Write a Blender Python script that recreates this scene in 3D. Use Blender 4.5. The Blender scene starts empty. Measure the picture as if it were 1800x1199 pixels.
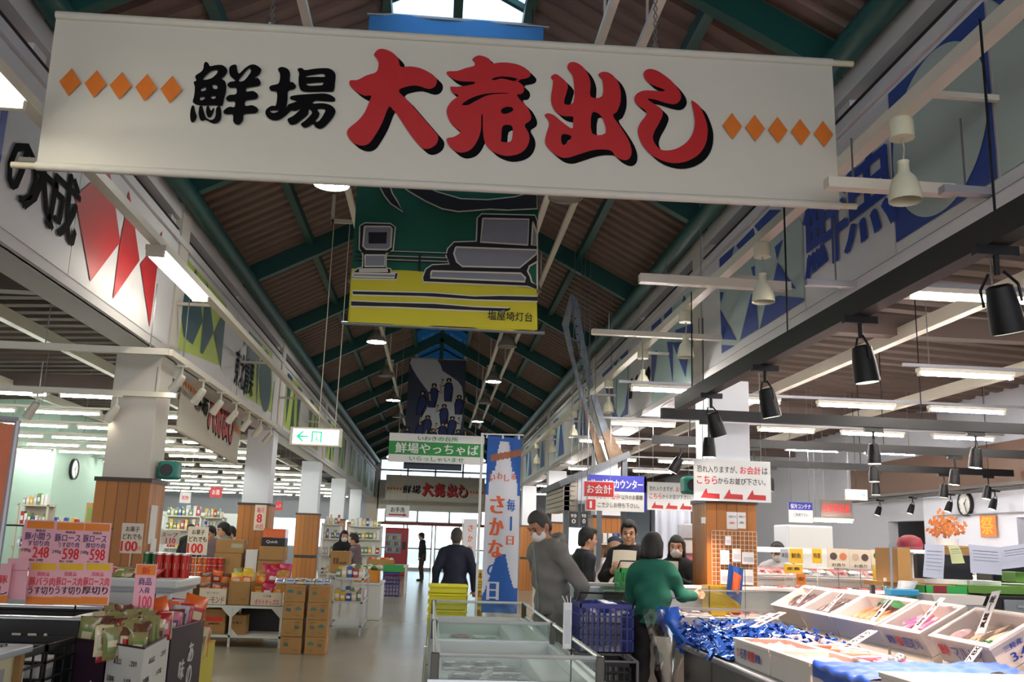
import bpy, bmesh, math, random
import numpy as np
from mathutils import Vector as V, Matrix
from mathutils.geometry import tessellate_polygon

random.seed(7)
SC = bpy.context.scene
COL = SC.collection
R = math.radians

# ------------------------------------------------------------------ camera
F_PX, CX, CY, HC = 1650.0, 900.0, 599.5, 1.5      # focal length in pixels of an 1800 x 1199 frame, eye height
def cam_axes(vp=(760.0, 945.0), roll=R(1.9)):
    d = V(((vp[0]-CX)/F_PX, (vp[1]-CY)/F_PX, 1)).normalized()
    s, c = math.sin(roll), math.cos(roll)
    u = V((s, -c, -(d.x*s - d.y*c)/d.z)).normalized()
    return d.cross(u), d, u                       # images of world X, Y, Z in (right, down, forward)
AX, AY, AZ = cam_axes()
cam = bpy.data.objects.new('camera', bpy.data.cameras.new('camera'))
cam.data.sensor_width = 36.0
cam.data.lens = 36.0*F_PX/1800.0
cam.data.clip_end = 300
cam.matrix_world = Matrix(((AX.x, -AX.y, -AX.z, 0), (AY.x, -AY.y, -AY.z, 0), (AZ.x, -AZ.y, -AZ.z, HC), (0, 0, 0, 1)))
COL.objects.link(cam)
SC.camera = cam

# ------------------------------------------------------------------ daylight and exposure
world = bpy.data.worlds.new('sky'); SC.world = world
world.use_nodes = True
bg = world.node_tree.nodes['Background']
bg.inputs[0].default_value = (0.95, 0.97, 1.0, 1)
bg.inputs[1].default_value = 2.3
SC.view_settings.view_transform = 'Standard'
SC.view_settings.look = 'None'
SC.view_settings.gamma = 1.0
SC.view_settings.use_curve_mapping = False
SC.view_settings.exposure = 0.56
SC.cycles.use_denoising = True
SC.cycles.max_bounces = 8
SC.cycles.transparent_max_bounces = 12
SC.cycles.caustics_reflective = False
SC.cycles.caustics_refractive = False
SC.cycles.sample_clamp_indirect = 6.0

def ray(px, py):
    x, y = (px-CX)/F_PX, (py-CY)/F_PX
    return V((AX.x*x+AX.y*y+AX.z, AY.x*x+AY.y*y+AY.z, AZ.x*x+AZ.y*y+AZ.z))
def at(px, py, y):
    r = ray(px, py); return V((0, 0, HC)) + r*(y/r.y)
def atx(px, py, x):
    r = ray(px, py); return V((0, 0, HC)) + r*(x/r.x)
def atz(px, py, z):
    r = ray(px, py); return V((0, 0, HC)) + r*((z-HC)/r.z)

# ------------------------------------------------------------------ materials
def lin(h):
    if isinstance(h, str):
        h = h.lstrip('#'); h = [int(h[i:i+2], 16)/255 for i in (0, 2, 4)]
    return [c/12.92 if c <= .04045 else ((c+.055)/1.055)**2.4 for c in h]
MATS = {}
def mat(name, col, rough=.55, metal=0., var=.07, scale=6., bump=0., bscale=40., emit=0., trans=0., alpha=1., spec=.5, col2=None, coat=0.):
    m = bpy.data.materials.new(name); m.use_nodes = True
    nt = m.node_tree; b = nt.nodes['Principled BSDF']
    c = lin(col)
    tc = nt.nodes.new('ShaderNodeTexCoord')
    no = nt.nodes.new('ShaderNodeTexNoise'); no.inputs['Scale'].default_value = scale; no.inputs['Detail'].default_value = 4
    nt.links.new(tc.outputs['Object'], no.inputs['Vector'])
    mx = nt.nodes.new('ShaderNodeMix'); mx.data_type = 'RGBA'
    c2 = lin(col2) if col2 else [min(1, x*(1+var)) for x in c]
    c1 = c if col2 else [x*(1-var) for x in c]
    mx.inputs['A'].default_value = (*c1, 1); mx.inputs['B'].default_value = (*c2, 1)
    nt.links.new(no.outputs['Fac'], mx.inputs['Factor'])
    nt.links.new(mx.outputs['Result'], b.inputs['Base Color'])
    b.inputs['Roughness'].default_value = rough
    b.inputs['Metallic'].default_value = metal
    b.inputs['Specular IOR Level'].default_value = spec
    b.inputs['Transmission Weight'].default_value = trans
    b.inputs['Coat Weight'].default_value = coat
    b.inputs['Alpha'].default_value = alpha
    if emit:
        b.inputs['Emission Color'].default_value = (*c, 1); b.inputs['Emission Strength'].default_value = emit
    if bump:
        n2 = nt.nodes.new('ShaderNodeTexNoise'); n2.inputs['Scale'].default_value = bscale; n2.inputs['Detail'].default_value = 3
        nt.links.new(tc.outputs['Object'], n2.inputs['Vector'])
        bp = nt.nodes.new('ShaderNodeBump'); bp.inputs['Strength'].default_value = bump; bp.inputs['Distance'].default_value = .02
        nt.links.new(n2.outputs['Fac'], bp.inputs['Height']); nt.links.new(bp.outputs['Normal'], b.inputs['Normal'])
    MATS[name] = m
    return name
def thin_glass(name, col, clear=.82):
    m = bpy.data.materials.new(name); m.use_nodes = True
    nt = m.node_tree; nt.nodes.remove(nt.nodes['Principled BSDF'])
    out = nt.nodes['Material Output']
    tr = nt.nodes.new('ShaderNodeBsdfTransparent'); tr.inputs[0].default_value = (*lin(col), 1)
    gl = nt.nodes.new('ShaderNodeBsdfGlossy'); gl.inputs['Roughness'].default_value = .05
    mix = nt.nodes.new('ShaderNodeMixShader'); mix.inputs[0].default_value = 1-clear
    nt.links.new(tr.outputs[0], mix.inputs[1]); nt.links.new(gl.outputs[0], mix.inputs[2]); nt.links.new(mix.outputs[0], out.inputs[0])
    MATS[name] = m
    return name
def stripes(name, colA, colB, axis, period, width=.5, rough=.6, bump=0., var=.25):
    """two-tone bands along one object axis (wood boards, floor tiles)"""
    mat(name, colA, rough, var=.05)
    nt = MATS[name].node_tree; b = nt.nodes['Principled BSDF']
    tc = nt.nodes.new('ShaderNodeTexCoord'); sx = nt.nodes.new('ShaderNodeSeparateXYZ')
    nt.links.new(tc.outputs['Object'], sx.inputs[0])
    add = nt.nodes.new('ShaderNodeMath'); add.operation = 'ADD'
    if axis == 'XY':
        nt.links.new(sx.outputs['X'], add.inputs[0]); nt.links.new(sx.outputs['Y'], add.inputs[1])
    else:
        nt.links.new(sx.outputs[axis], add.inputs[0]); add.inputs[1].default_value = 0
    dv = nt.nodes.new('ShaderNodeMath'); dv.operation = 'DIVIDE'; dv.inputs[1].default_value = period
    nt.links.new(add.outputs[0], dv.inputs[0])
    fl = nt.nodes.new('ShaderNodeMath'); fl.operation = 'FLOOR'; nt.links.new(dv.outputs[0], fl.inputs[0])
    wn = nt.nodes.new('ShaderNodeTexWhiteNoise'); wn.noise_dimensions = '1D'; nt.links.new(fl.outputs[0], wn.inputs['W'])
    fr = nt.nodes.new('ShaderNodeMath'); fr.operation = 'FRACT'; nt.links.new(dv.outputs[0], fr.inputs[0])
    lt = nt.nodes.new('ShaderNodeMath'); lt.operation = 'LESS_THAN'; lt.inputs[1].default_value = width; nt.links.new(fr.outputs[0], lt.inputs[0])
    mx = nt.nodes.new('ShaderNodeMix'); mx.data_type = 'RGBA'
    a, bb = lin(colA), lin(colB)
    mx.inputs['A'].default_value = (*a, 1); mx.inputs['B'].default_value = (*bb, 1); nt.links.new(lt.outputs[0], mx.inputs['Factor'])
    hs = nt.nodes.new('ShaderNodeHueSaturation'); nt.links.new(mx.outputs['Result'], hs.inputs['Color'])
    mr = nt.nodes.new('ShaderNodeMapRange'); mr.inputs['To Min'].default_value = 1-var; mr.inputs['To Max'].default_value = 1+var
    nt.links.new(wn.outputs['Value'], mr.inputs['Value']); nt.links.new(mr.outputs['Result'], hs.inputs['Value'])
    nt.links.new(hs.outputs[0], b.inputs['Base Color'])
    return name
def plain(col, rough=.55, **k):
    """material named after its colour, made once"""
    n = 'paint_%s_%d' % (col.lstrip('#'), int(rough*100))
    if n not in MATS: mat(n, col, rough, **k)
    return n

# ------------------------------------------------------------------ mesh builder
class MB:
    def __init__(s):
        s.v = []; s.f = []; s.m = []; s.names = []; s.flat = []
    def mi(s, m):
        if m not in s.names: s.names.append(m)
        return s.names.index(m)
    def add(s, vs, fs, m, X=None):
        o = len(s.v); k = s.mi(m)
        s.v += [X @ V(v) for v in vs] if X else [V(v) for v in vs]
        for f in fs: s.f.append([i+o for i in f]); s.m.append(k)
        return s
    def box(s, x0, x1, y0, y1, z0, z1, m, X=None, ch=0.):
        if ch:
            bm = bmesh.new(); bmesh.ops.create_cube(bm, size=1)
            for v in bm.verts: v.co = V(((x0+x1)/2+v.co.x*(x1-x0), (y0+y1)/2+v.co.y*(y1-y0), (z0+z1)/2+v.co.z*(z1-z0)))
            bmesh.ops.bevel(bm, geom=bm.edges[:], offset=ch, segments=2, profile=.5, affect='EDGES')
            bm.verts.index_update()
            s.add([v.co.copy() for v in bm.verts], [[v.index for v in f.verts] for f in bm.faces], m, X); bm.free(); return s
        vs = [(x, y, z) for z in (z0, z1) for y in (y0, y1) for x in (x0, x1)]
        return s.add(vs, [(0, 2, 3, 1), (4, 5, 7, 6), (0, 1, 5, 4), (2, 6, 7, 3), (0, 4, 6, 2), (1, 3, 7, 5)], m, X)
    def cyl(s, p0, p1, r0, m, r1=None, n=12, cap=True):
        p0, p1 = V(p0), V(p1); r1 = r0 if r1 is None else r1
        d = (p1-p0).normalized(); a = d.orthogonal().normalized(); b = d.cross(a)
        vs = []
        for p, r in ((p0, r0), (p1, r1)):
            vs += [p + (a*math.cos(t)+b*math.sin(t))*r for t in (2*math.pi*i/n for i in range(n))]
        fs = [(i, (i+1) % n, n+(i+1) % n, n+i) for i in range(n)]
        if cap: fs += [tuple(range(n-1, -1, -1)), tuple(range(n, 2*n))]
        return s.add(vs, fs, m)
    def tube(s, pts, r, m, n=6):
        for a, b in zip(pts, pts[1:]): s.cyl(a, b, r, m, n=n)
        return s
    def lathe(s, prof, c, m, n=20, ax=None, cap=True):
        """profile of (radius, height) turned round the axis through c"""
        c = V(c); d = V(ax or (0, 0, 1)).normalized(); a = d.orthogonal().normalized(); b = d.cross(a)
        vs = [c + d*h + (a*math.cos(2*math.pi*i/n)+b*math.sin(2*math.pi*i/n))*r for r, h in prof for i in range(n)]
        fs = [(k*n+i, k*n+(i+1) % n, (k+1)*n+(i+1) % n, (k+1)*n+i) for k in range(len(prof)-1) for i in range(n)]
        if cap: fs += [tuple(range(n-1, -1, -1)), tuple(range((len(prof)-1)*n, len(prof)*n))]
        return s.add(vs, fs, m)
    def poly(s, loops, m, fr=None, thick=0.):
        """filled outline (loops[1:] are holes) of 2D points in the frame fr=(origin, u, v), or of 3D points"""
        if not isinstance(loops[0][0], (list, tuple, V)): loops = [loops]
        if fr: loops = [[fr[0]+fr[1]*p[0]+fr[2]*p[1] for p in l] for l in loops]
        loops = [[V(p) for p in l] for l in loops]
        tris = tessellate_polygon(loops); flat = [p for l in loops for p in l]
        if thick and fr:
            n = fr[1].cross(fr[2]).normalized()*thick
            N = len(flat); fs = [tuple(t) for t in tris]+[tuple(i+N for i in reversed(t)) for t in tris]
            o = 0
            for l in loops:
                k = len(l); fs += [(o+i, o+(i+1) % k, N+o+(i+1) % k, N+o+i) for i in range(k)]; o += k
            return s.add(flat+[p-n for p in flat], fs, m)
        return s.add(flat, [tuple(t) for t in tris], m)
    def ribbon(s, pts, w, m, fr=None):
        if fr: pts = [fr[0]+fr[1]*p[0]+fr[2]*p[1] for p in pts]; n = fr[1].cross(fr[2]).normalized()
        else: n = V((0, -1, 0))
        pts = [V(p) for p in pts]; L = []; Rr = []
        for i, p in enumerate(pts):
            t = (pts[min(i+1, len(pts)-1)]-pts[max(i-1, 0)]).normalized(); q = n.cross(t)*w/2
            L.append(p+q); Rr.append(p-q)
        k = len(pts)
        return s.add(L+Rr, [(i, i+1, k+i+1, k+i) for i in range(k-1)], m)
    def grid(s, fn, nu, nv, m, closed=False):
        vs = [fn(i/nu, j/nv) for j in range(nv+1) for i in range(nu+1)]
        return s.add(vs, [(j*(nu+1)+i, j*(nu+1)+i+1, (j+1)*(nu+1)+i+1, (j+1)*(nu+1)+i) for j in range(nv) for i in range(nu)], m)
    def text(s, body, fr, x, y, w, h, m, bold=0., squeeze=True):
        """lettering fitted into the box x, y, w, h of the frame"""
        tv, tf, (a0, b0, a1, b1) = glyphs(body)
        sx = w/max(a1-a0, 1e-6); sy = h/max(b1-b0, 1e-6)
        if not squeeze: sx = sy = min(sx, sy)
        n = fr[1].cross(fr[2]).normalized()*.0008
        for k, (dx, dy) in enumerate(((-bold, 0), (bold, 0), (0, bold)) if bold > .008 else ((0, 0),)):      # heavier strokes: the glyph drawn again a hair aside
            s.add([fr[0]+n*k+fr[1]*(x+(p[0]+dx*.8-a0)*sx)+fr[2]*(y+(p[1]+dy*.5-b0)*sy) for p in tv], tf, m)
        return s
    def build(s, name, parent=None, origin=None, smooth=None, mats=None):
        me = bpy.data.meshes.new(name)
        o = V(origin) if origin is not None else (parent_origin(parent) if parent else V((0, 0, 0)))
        me.from_pydata([tuple(v-o) for v in s.v], [], s.f)
        for n in s.names: me.materials.append(MATS[n])
        if len(s.names) > 1: me.polygons.foreach_set('material_index', s.m)
        if smooth:
            me.polygons.foreach_set('use_smooth', [True]*len(me.polygons))
            me.set_sharp_from_angle(angle=R(smooth))
        me.update()
        ob = bpy.data.objects.new(name, me); COL.objects.link(ob)
        if parent: ob.parent = parent
        else: ob.location = o
        if parent and origin is not None: ob.location = o-parent_origin(parent)
        return ob
def parent_origin(p):
    return p.location.copy() if p.parent is None else p.location+parent_origin(p.parent)
GL = {}
def glyphs(body, bold=0.):
    k = (body, bold)
    if k not in GL:
        cu = bpy.data.curves.new('lettering', 'FONT'); cu.body = body; cu.size = 1; cu.offset = bold; cu.resolution_u = 2
        cu.fill_mode = 'FRONT'; cu.space_line = 1.0
        ob = bpy.data.objects.new('lettering', cu)
        me = ob.to_mesh()
        vs = [(v.co.x, v.co.y) for v in me.vertices]; fs = [tuple(p.vertices) for p in me.polygons]
        ob.to_mesh_clear(); bpy.data.objects.remove(ob); bpy.data.curves.remove(cu)
        xs = [p[0] for p in vs] or [0, 1]; ys = [p[1] for p in vs] or [0, 1]
        GL[k] = (vs, fs, (min(xs), min(ys), max(xs), max(ys)))
    return GL[k]
def smooth_loop(p, n=4):
    out = []; k = len(p)
    for i in range(k):
        a, b, c, d = (V((*p[(i+j-1) % k], 0)) for j in range(4))
        for t in (j/n for j in range(n)):
            q = .5*((2*b)+(c-a)*t+(2*a-5*b+4*c-d)*t*t+(3*b-a-3*c+d)*t**3)
            out.append((q.x, q.y))
    return out

# ------------------------------------------------------------------ things
def tag(o, label, cat, group=None, kind=None):
    if label: o['label'] = label
    if cat: o['category'] = cat
    if group: o['group'] = group
    if kind: o['kind'] = kind
    return o
def thing(name, label, cat, loc, group=None):
    o = bpy.data.objects.new(name, None); o.empty_display_size = .1; o.location = V(loc); COL.objects.link(o)
    return tag(o, label, cat, group)
KIDS = {}
def kids(o): return [c for c in COL.objects if c.parent == o]
def dup(o, loc=None, rz=None, label=None, group=None, tree=None):
    """copy of a thing with copies of its parts and sub-parts"""
    if o.name not in KIDS: KIDS[o.name] = [(c, kids(c)) for c in kids(o)]
    c = o.copy(); COL.objects.link(c)
    if loc is not None: c.location = V(loc)
    if rz is not None: c.rotation_euler = rz if isinstance(rz, (tuple, list)) else (0, 0, rz)
    if label: c['label'] = label
    if group: c['group'] = group
    for p, subs in KIDS[o.name]:
        q = p.copy(); q.parent = c; COL.objects.link(q)
        for sp in subs:
            r = sp.copy(); r.parent = q; COL.objects.link(r)
    return c
def struct(name, mb, smooth=None, parent=None, origin=None):
    o = mb.build(name, parent, origin, smooth)
    if parent is None: o['kind'] = 'structure'
    return o
X1, Y1, Z1 = V((1, 0, 0)), V((0, 1, 0)), V((0, 0, 1))
def facing(p, w=None):          # sign frame that faces the camera side (-Y): u to the right, v up
    return (V(p), X1, Z1)
def RT(loc, rz=0., rx=0., ry=0.): return Matrix.Translation(V(loc)) @ Matrix.Rotation(rz, 4, 'Z') @ Matrix.Rotation(ry, 4, 'Y') @ Matrix.Rotation(rx, 4, 'X')
# ================================================================== the hall
mat('floor_vinyl', '#979181', .22, var=.10, scale=1.3, bump=.02, bscale=3, spec=.5)
mat('white_paint', '#cbc5bb', .6, var=.03)
mat('fascia_white', '#d2d0d2', .6, var=.03)
mat('cool_white', '#e6e9f2', .5, var=.02)
mat('green_wall', '#b9d6c8', .7, var=.03)
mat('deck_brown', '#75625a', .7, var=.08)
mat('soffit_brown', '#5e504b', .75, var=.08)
mat('steel_green', '#0f4a45', .45, var=.10)
mat('dark_trim', '#3a2c22', .5)
mat('grey_steel', '#9a9aa2', .4, .3)
mat('warm_white_metal', '#d8d2c4', .45, var=.04)
mat('stainless', '#b9bcc0', .38, .85, var=.05, scale=20)
mat('black_metal', '#0c0c10', .5, var=.1, spec=.3)
mat('black_plastic', '#141416', .45)
mat('mullion', '#c3c8cc', .4)
mat('brown_board', '#5c3c28', .6, var=.15)
mat('wall_grey', '#b9bcc8', .7, var=.03)
mat('wall_pale', '#dde2f2', .7, var=.02)
mat('beige_wall', '#c9bfb2', .7, var=.05)
stripes('cladding_wood', '#b4702a', '#6e4014', 'XY', .105, .07, .5, var=.22)
thin_glass('sky_glass', '#cfe0ee', .9)
thin_glass('ridge_glass', '#33586f', .85)
thin_glass('window_glass', '#e4f0f6', .9)
thin_glass('case_glass', '#f4fbf8', .93)

fl = MB(); fl.box(-16, 16, -8, 56, -.2, 0, 'floor_vinyl'); struct('floor', fl)
# floor seams of the vinyl sheets
mat('seam', '#6d6c62', .4)
COLY = [2.64, 9.44, 16.24, 23.04, 29.84, 36.64]
XW = 2.77
# columns
for side in (-1, 1):
    for i, y in enumerate(COLY):
        a, b = (-XW-.44, -XW) if side < 0 else (XW, XW+.44)
        m = 'white_paint' if i < 2 and side < 0 else 'cool_white'
        c = MB().box(a, b, y, y+.46, 0, 3.2, m, ch=.008)
        sx = (-XW-.06, -XW+.02) if side < 0 else (XW-.02, XW+.06)
        c.box(min(sx), max(sx), y+.14, y+.46, 3.2, 5.2, 'white_paint')
        co = struct('column', c, origin=(( a+b)/2, y+.23, 0))
        w = MB().box(a-.035, b+.035, y-.035, y+.495, 0, .93, 'cladding_wood').box(a-.035, b+.035, y-.035, y+.495, 1.0, 1.93, 'cladding_wood')
        w.build('wood_cladding', co)
        w = MB().box(a-.02, b+.02, y-.02, y+.48, .93, 1.0, 'dark_trim').box(a-.05, b+.05, y-.05, y+.51, 1.93, 1.97, 'dark_trim')
        w.build('trim_band', co)
# bulkheads of the nave above the columns
for side, nm in ((-1, 'left'), (1, 'right')):
    x0, x1 = (-XW-.3, -XW) if side < 0 else (XW, XW+.3)
    b = MB().box(x0, x1, -8, 44, 3.2, 4.52, 'fascia_white')
    xe = (-XW-.02, -XW+.035) if side < 0 else (XW-.035, XW+.02)
    b.box(min(xe), max(xe), -8, 44, 3.2, 3.27, 'fascia_white').box(min(xe), max(xe), -8, 44, 4.40, 4.46, 'fascia_white')
    b.box(x0, x1, -8, 44, 4.66, 5.05, 'fascia_white')
    struct('wall_nave_'+nm, b)
    c = MB()
    for k in range(7): c.box(x0+.12, x1-.12, -7+6.8*k, -1+6.8*k, 4.52, 4.66, 'sky_glass')
    for k in range(16): c.box(x0+.05, x1-.05, -7.6+3.4*k, -7.4+3.4*k, 4.52, 4.66, 'fascia_white')
    struct('window_clerestory_'+nm, c)
    e = MB().cyl((side*(XW-.11), -8, 4.86), (side*(XW-.11), 44, 4.86), .1, 'steel_green', n=12)
    struct('beam_eave_'+nm, e, 40)
# nave roof: ribbed deck on both slopes, open at the ridge for the skylight
EZ, SL = 5.06, .53
def roof_z(x): return EZ+(XW+.1-abs(x))*SL
for side, nm in ((-1, 'left'), (1, 'right')):
    d = MB(); y = -8.0; p = .24
    prof = [(0, 0), (.09, 0), (.115, .045), (.215, .045), (.24, 0)]
    pts = []
    while y < 44:
        pts += [(y+a, h) for a, h in prof[:-1]]; y += p
    xa, xb = side*(XW+.3), side*.62
    vs = [(xa, q, roof_z(xa)-h) for q, h in pts]+[(xb, q, roof_z(xb)-h) for q, h in pts]
    n = len(pts); d.add(vs, [(i, i+1, n+i+1, n+i) for i in range(n-1)], 'deck_brown')
    d.add([(xa, -8, roof_z(xa)+.06), (xa, 44, roof_z(xa)+.06), (xb, 44, roof_z(xb)+.06), (xb, -8, roof_z(xb)+.06)], [(0, 1, 2, 3)], 'deck_brown')
    struct('ceiling_nave_'+nm, d)
    g = MB()
    for k in range(15):
        ya = -8+3.5*k
        g.box(*sorted((side*.03, side*.62)), ya+.05, ya+3.45, 0, .012, 'ridge_glass' if k != 4 else 'sky_glass', X=None)
        for v in g.v[-8:]: v.z += roof_z(v.x)+.02
    for k in range(30):
        ya = -8+1.75*k
        g.box(*sorted((side*.03, side*.62)), ya-.03, ya+.03, -.03, .03, 'steel_green')
        for v in g.v[-8:]: v.z += roof_z(v.x)
    struct('window_ridge_'+nm, g)
rf = MB()
for k in range(14):
    y = -.76+3.4*k
    for side in (-1, 1):
        ang = math.atan(SL)
        a = V((side*(XW+.05), y, roof_z(XW+.05)-.17)); b = V((0, y, roof_z(0)-.17))
        u = (b-a).normalized(); n = V((0, 1, 0)).cross(u)
        w, h = .055, .12
        q = [a+s1*Y1*w+s2*n*h for s1, s2 in ((-1, -1), (1, -1), (1, 1), (-1, 1))]+[b+s1*Y1*w+s2*n*h for s1, s2 in ((-1, -1), (1, -1), (1, 1), (-1, 1))]
        rf.add(q, [(0, 1, 2, 3), (7, 6, 5, 4), (0, 4, 5, 1), (1, 5, 6, 2), (2, 6, 7, 3), (3, 7, 4, 0)], 'steel_green')
    rf.box(-.05, .05, y-.05, y+.05, roof_z(0)-.75, roof_z(0)+.02, 'steel_green')
struct('beam_rafters', rf)
pu = MB()
for x in (-1.9, -.64, 0, .64, 1.9):
    pu.box(x-.045, x+.045, -8, 44, roof_z(x)-.13, roof_z(x)-.01, 'steel_green')
struct('beam_purlins', pu)
# aisle ceilings
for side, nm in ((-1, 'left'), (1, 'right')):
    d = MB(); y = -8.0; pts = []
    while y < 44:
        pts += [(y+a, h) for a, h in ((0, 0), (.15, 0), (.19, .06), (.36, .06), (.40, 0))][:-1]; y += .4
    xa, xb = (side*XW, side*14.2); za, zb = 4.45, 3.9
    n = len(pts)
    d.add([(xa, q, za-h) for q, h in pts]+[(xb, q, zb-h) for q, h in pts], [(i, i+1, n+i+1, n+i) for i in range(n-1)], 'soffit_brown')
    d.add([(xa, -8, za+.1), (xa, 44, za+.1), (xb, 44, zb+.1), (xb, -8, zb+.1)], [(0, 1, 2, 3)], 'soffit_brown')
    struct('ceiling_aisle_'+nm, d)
    j = MB()
    for k in range(8):
        j.box(*sorted((side*(XW+.3), side*14)), COLY[0]+6.8*k-6.8, COLY[0]+6.8*k-6.62, 3.78, 4.0, 'soffit_brown')
    for xk in (4.9, 7.2):
        j.box(side*xk-.05, side*xk+.05, -8, 44, 3.72, 3.86, 'warm_white_metal')
    struct('beam_aisle_'+nm, j)
# outer walls
w = MB().box(-14.4, -14.2, -8, 45, 0, 4.3, 'green_wall')
w.box(-14.2, -8.0, 20.6, 20.8, 0, 4.1, 'green_wall').box(-8.2, -8.0, 20.8, 27, 0, 4.1, 'green_wall').box(-14.2, -8, 26.8, 27, 0, 4.1, 'green_wall')
struct('wall_left', w)
w = MB().box(9, 9.2, 3, 12.4, 0, 1.0, 'wall_pale').box(9, 9.2, 12.4, 13.6, 0, 1.0, 'wall_pale').box(9, 9.2, 3, 16.9, 2.1, 2.62, 'wall_pale').box(9, 9.2, 14.1, 16.9, 0, 2.1, 'wall_pale')
w.box(9, 9.2, 3, 14.1, 0, 1.1, 'wall_pale').box(9, 9.2, 19.6, 44, 0, 4.2, 'wall_grey').box(9, 9.2, -8, 3, 0, 4.2, 'wall_grey').box(9, 9.2, 3, 19.6, 3.27, 4.2, 'wall_grey')
w.box(9, 9.2, 16.9, 19.6, 2.62, 3.27, 'wall_grey').box(9, 9.2, 18.3, 19.6, 0, 2.62, 'wall_grey').box(9, 9.2, 16.9, 18.3, 2.1, 2.62, 'wall_grey')
w.box(9.7, 9.8, 3, 20, 0, 3.3, 'dark_trim')
struct('wall_right', w)
w = MB().box(8.9, 9.0, 3, 19.7, 2.62, 3.27, 'brown_board').box(8.84, 9.0, 3, 19.7, 2.58, 2.63, 'dark_trim'); struct('trim_1', w)
# gable end wall with its windows and doors
YB = 44.0
w = MB()
w.box(-16, 16, YB+.3, YB+.4, 3.0, 3.3, 'beige_wall')
w.box(-3.1, -2.55, YB, YB+.3, 0, 5.2, 'beige_wall').box(2.55, 3.1, YB, YB+.3, 0, 5.2, 'beige_wall')
w.box(-2.6, 2.6, YB, YB+.3, 2.72, 4.0, 'beige_wall')
w.poly([[(-3.1, 5.0), (3.1, 5.0), (3.1, 5.1), (0, 6.75), (-3.1, 5.1)], [(-2.3, 5.02), (2.3, 5.02), (2.3, 5.2), (0, 5.2), (-2.3, 5.2)]], 'deck_brown', (V((0, YB, 0)), X1, Z1), .2)
w.box(-16, -3.1, YB, YB+.3, 0, .9, 'wall_grey').box(-16, -3.1, YB, YB+.3, 2.2, 4.4, 'wall_grey').box(3.1, 16, YB, YB+.3, 0, .9, 'wall_grey').box(3.1, 16, YB, YB+.3, 2.2, 4.4, 'wall_grey')
struct('wall_back', w)
def window(name, x0, x1, z0, z1, y, nx, nz):
    g = MB().box(x0, x1, y+.02, y+.035, z0, z1, 'window_glass'); o = struct(name, g)
    f = MB()
    for i in range(nx+1):
        x = x0+(x1-x0)*i/nx; f.box(x-.04, x+.04, y-.02, y+.08, z0, z1, 'mullion')
    for i in range(nz+1):
        z = z0+(z1-z0)*i/nz; f.box(x0, x1, y-.02, y+.08, z-.04, z+.04, 'mullion')
    f.build('window_frame', o)
window('window_1', -2.55, 2.55, 4.0, 5.0, YB+.1, 4, 2)
window('window_2', -2.2, 2.2, 2.15, 2.7, YB+.1, 3, 1)
window('window_3', -14, -3.2, .9, 2.2, YB+.1, 8, 1)
window('window_4', 3.2, 14, .9, 2.2, YB+.1, 8, 1)
mat('red_brown_frame', '#7a2f2a', .5)
d = MB().box(-2.5, 2.5, YB+.02, YB+.2, 2.02, 2.15, 'red_brown_frame'); struct('trim_2', d)
for k, (a, b) in enumerate(((-2.5, -1.3), (-1.2, 0.0), (.1, 1.25), (1.35, 2.5))):
    g = MB().box(a+.05, b-.05, YB+.12, YB+.135, .1, 2.0, 'window_glass'); o = struct('door_%d' % (k+1), g)
    f = MB().box(a, a+.06, YB+.08, YB+.18, 0, 2.02, 'mullion').box(b-.06, b, YB+.08, YB+.18, 0, 2.02, 'mullion').box(a, b, YB+.08, YB+.18, 0, .14, 'mullion').box(a, b, YB+.08, YB+.18, .95, 1.02, 'mullion')
    f.build('door_frame', o)
# pavement and a building across the road, seen through the glass doors
mat('asphalt', '#b9b8b4', .9); mat('far_wall', '#e8e6e2', .8)
g = MB().box(-40, 40, YB+12, 110, -.3, -.02, 'asphalt'); struct('ground_outside', g)
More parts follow.
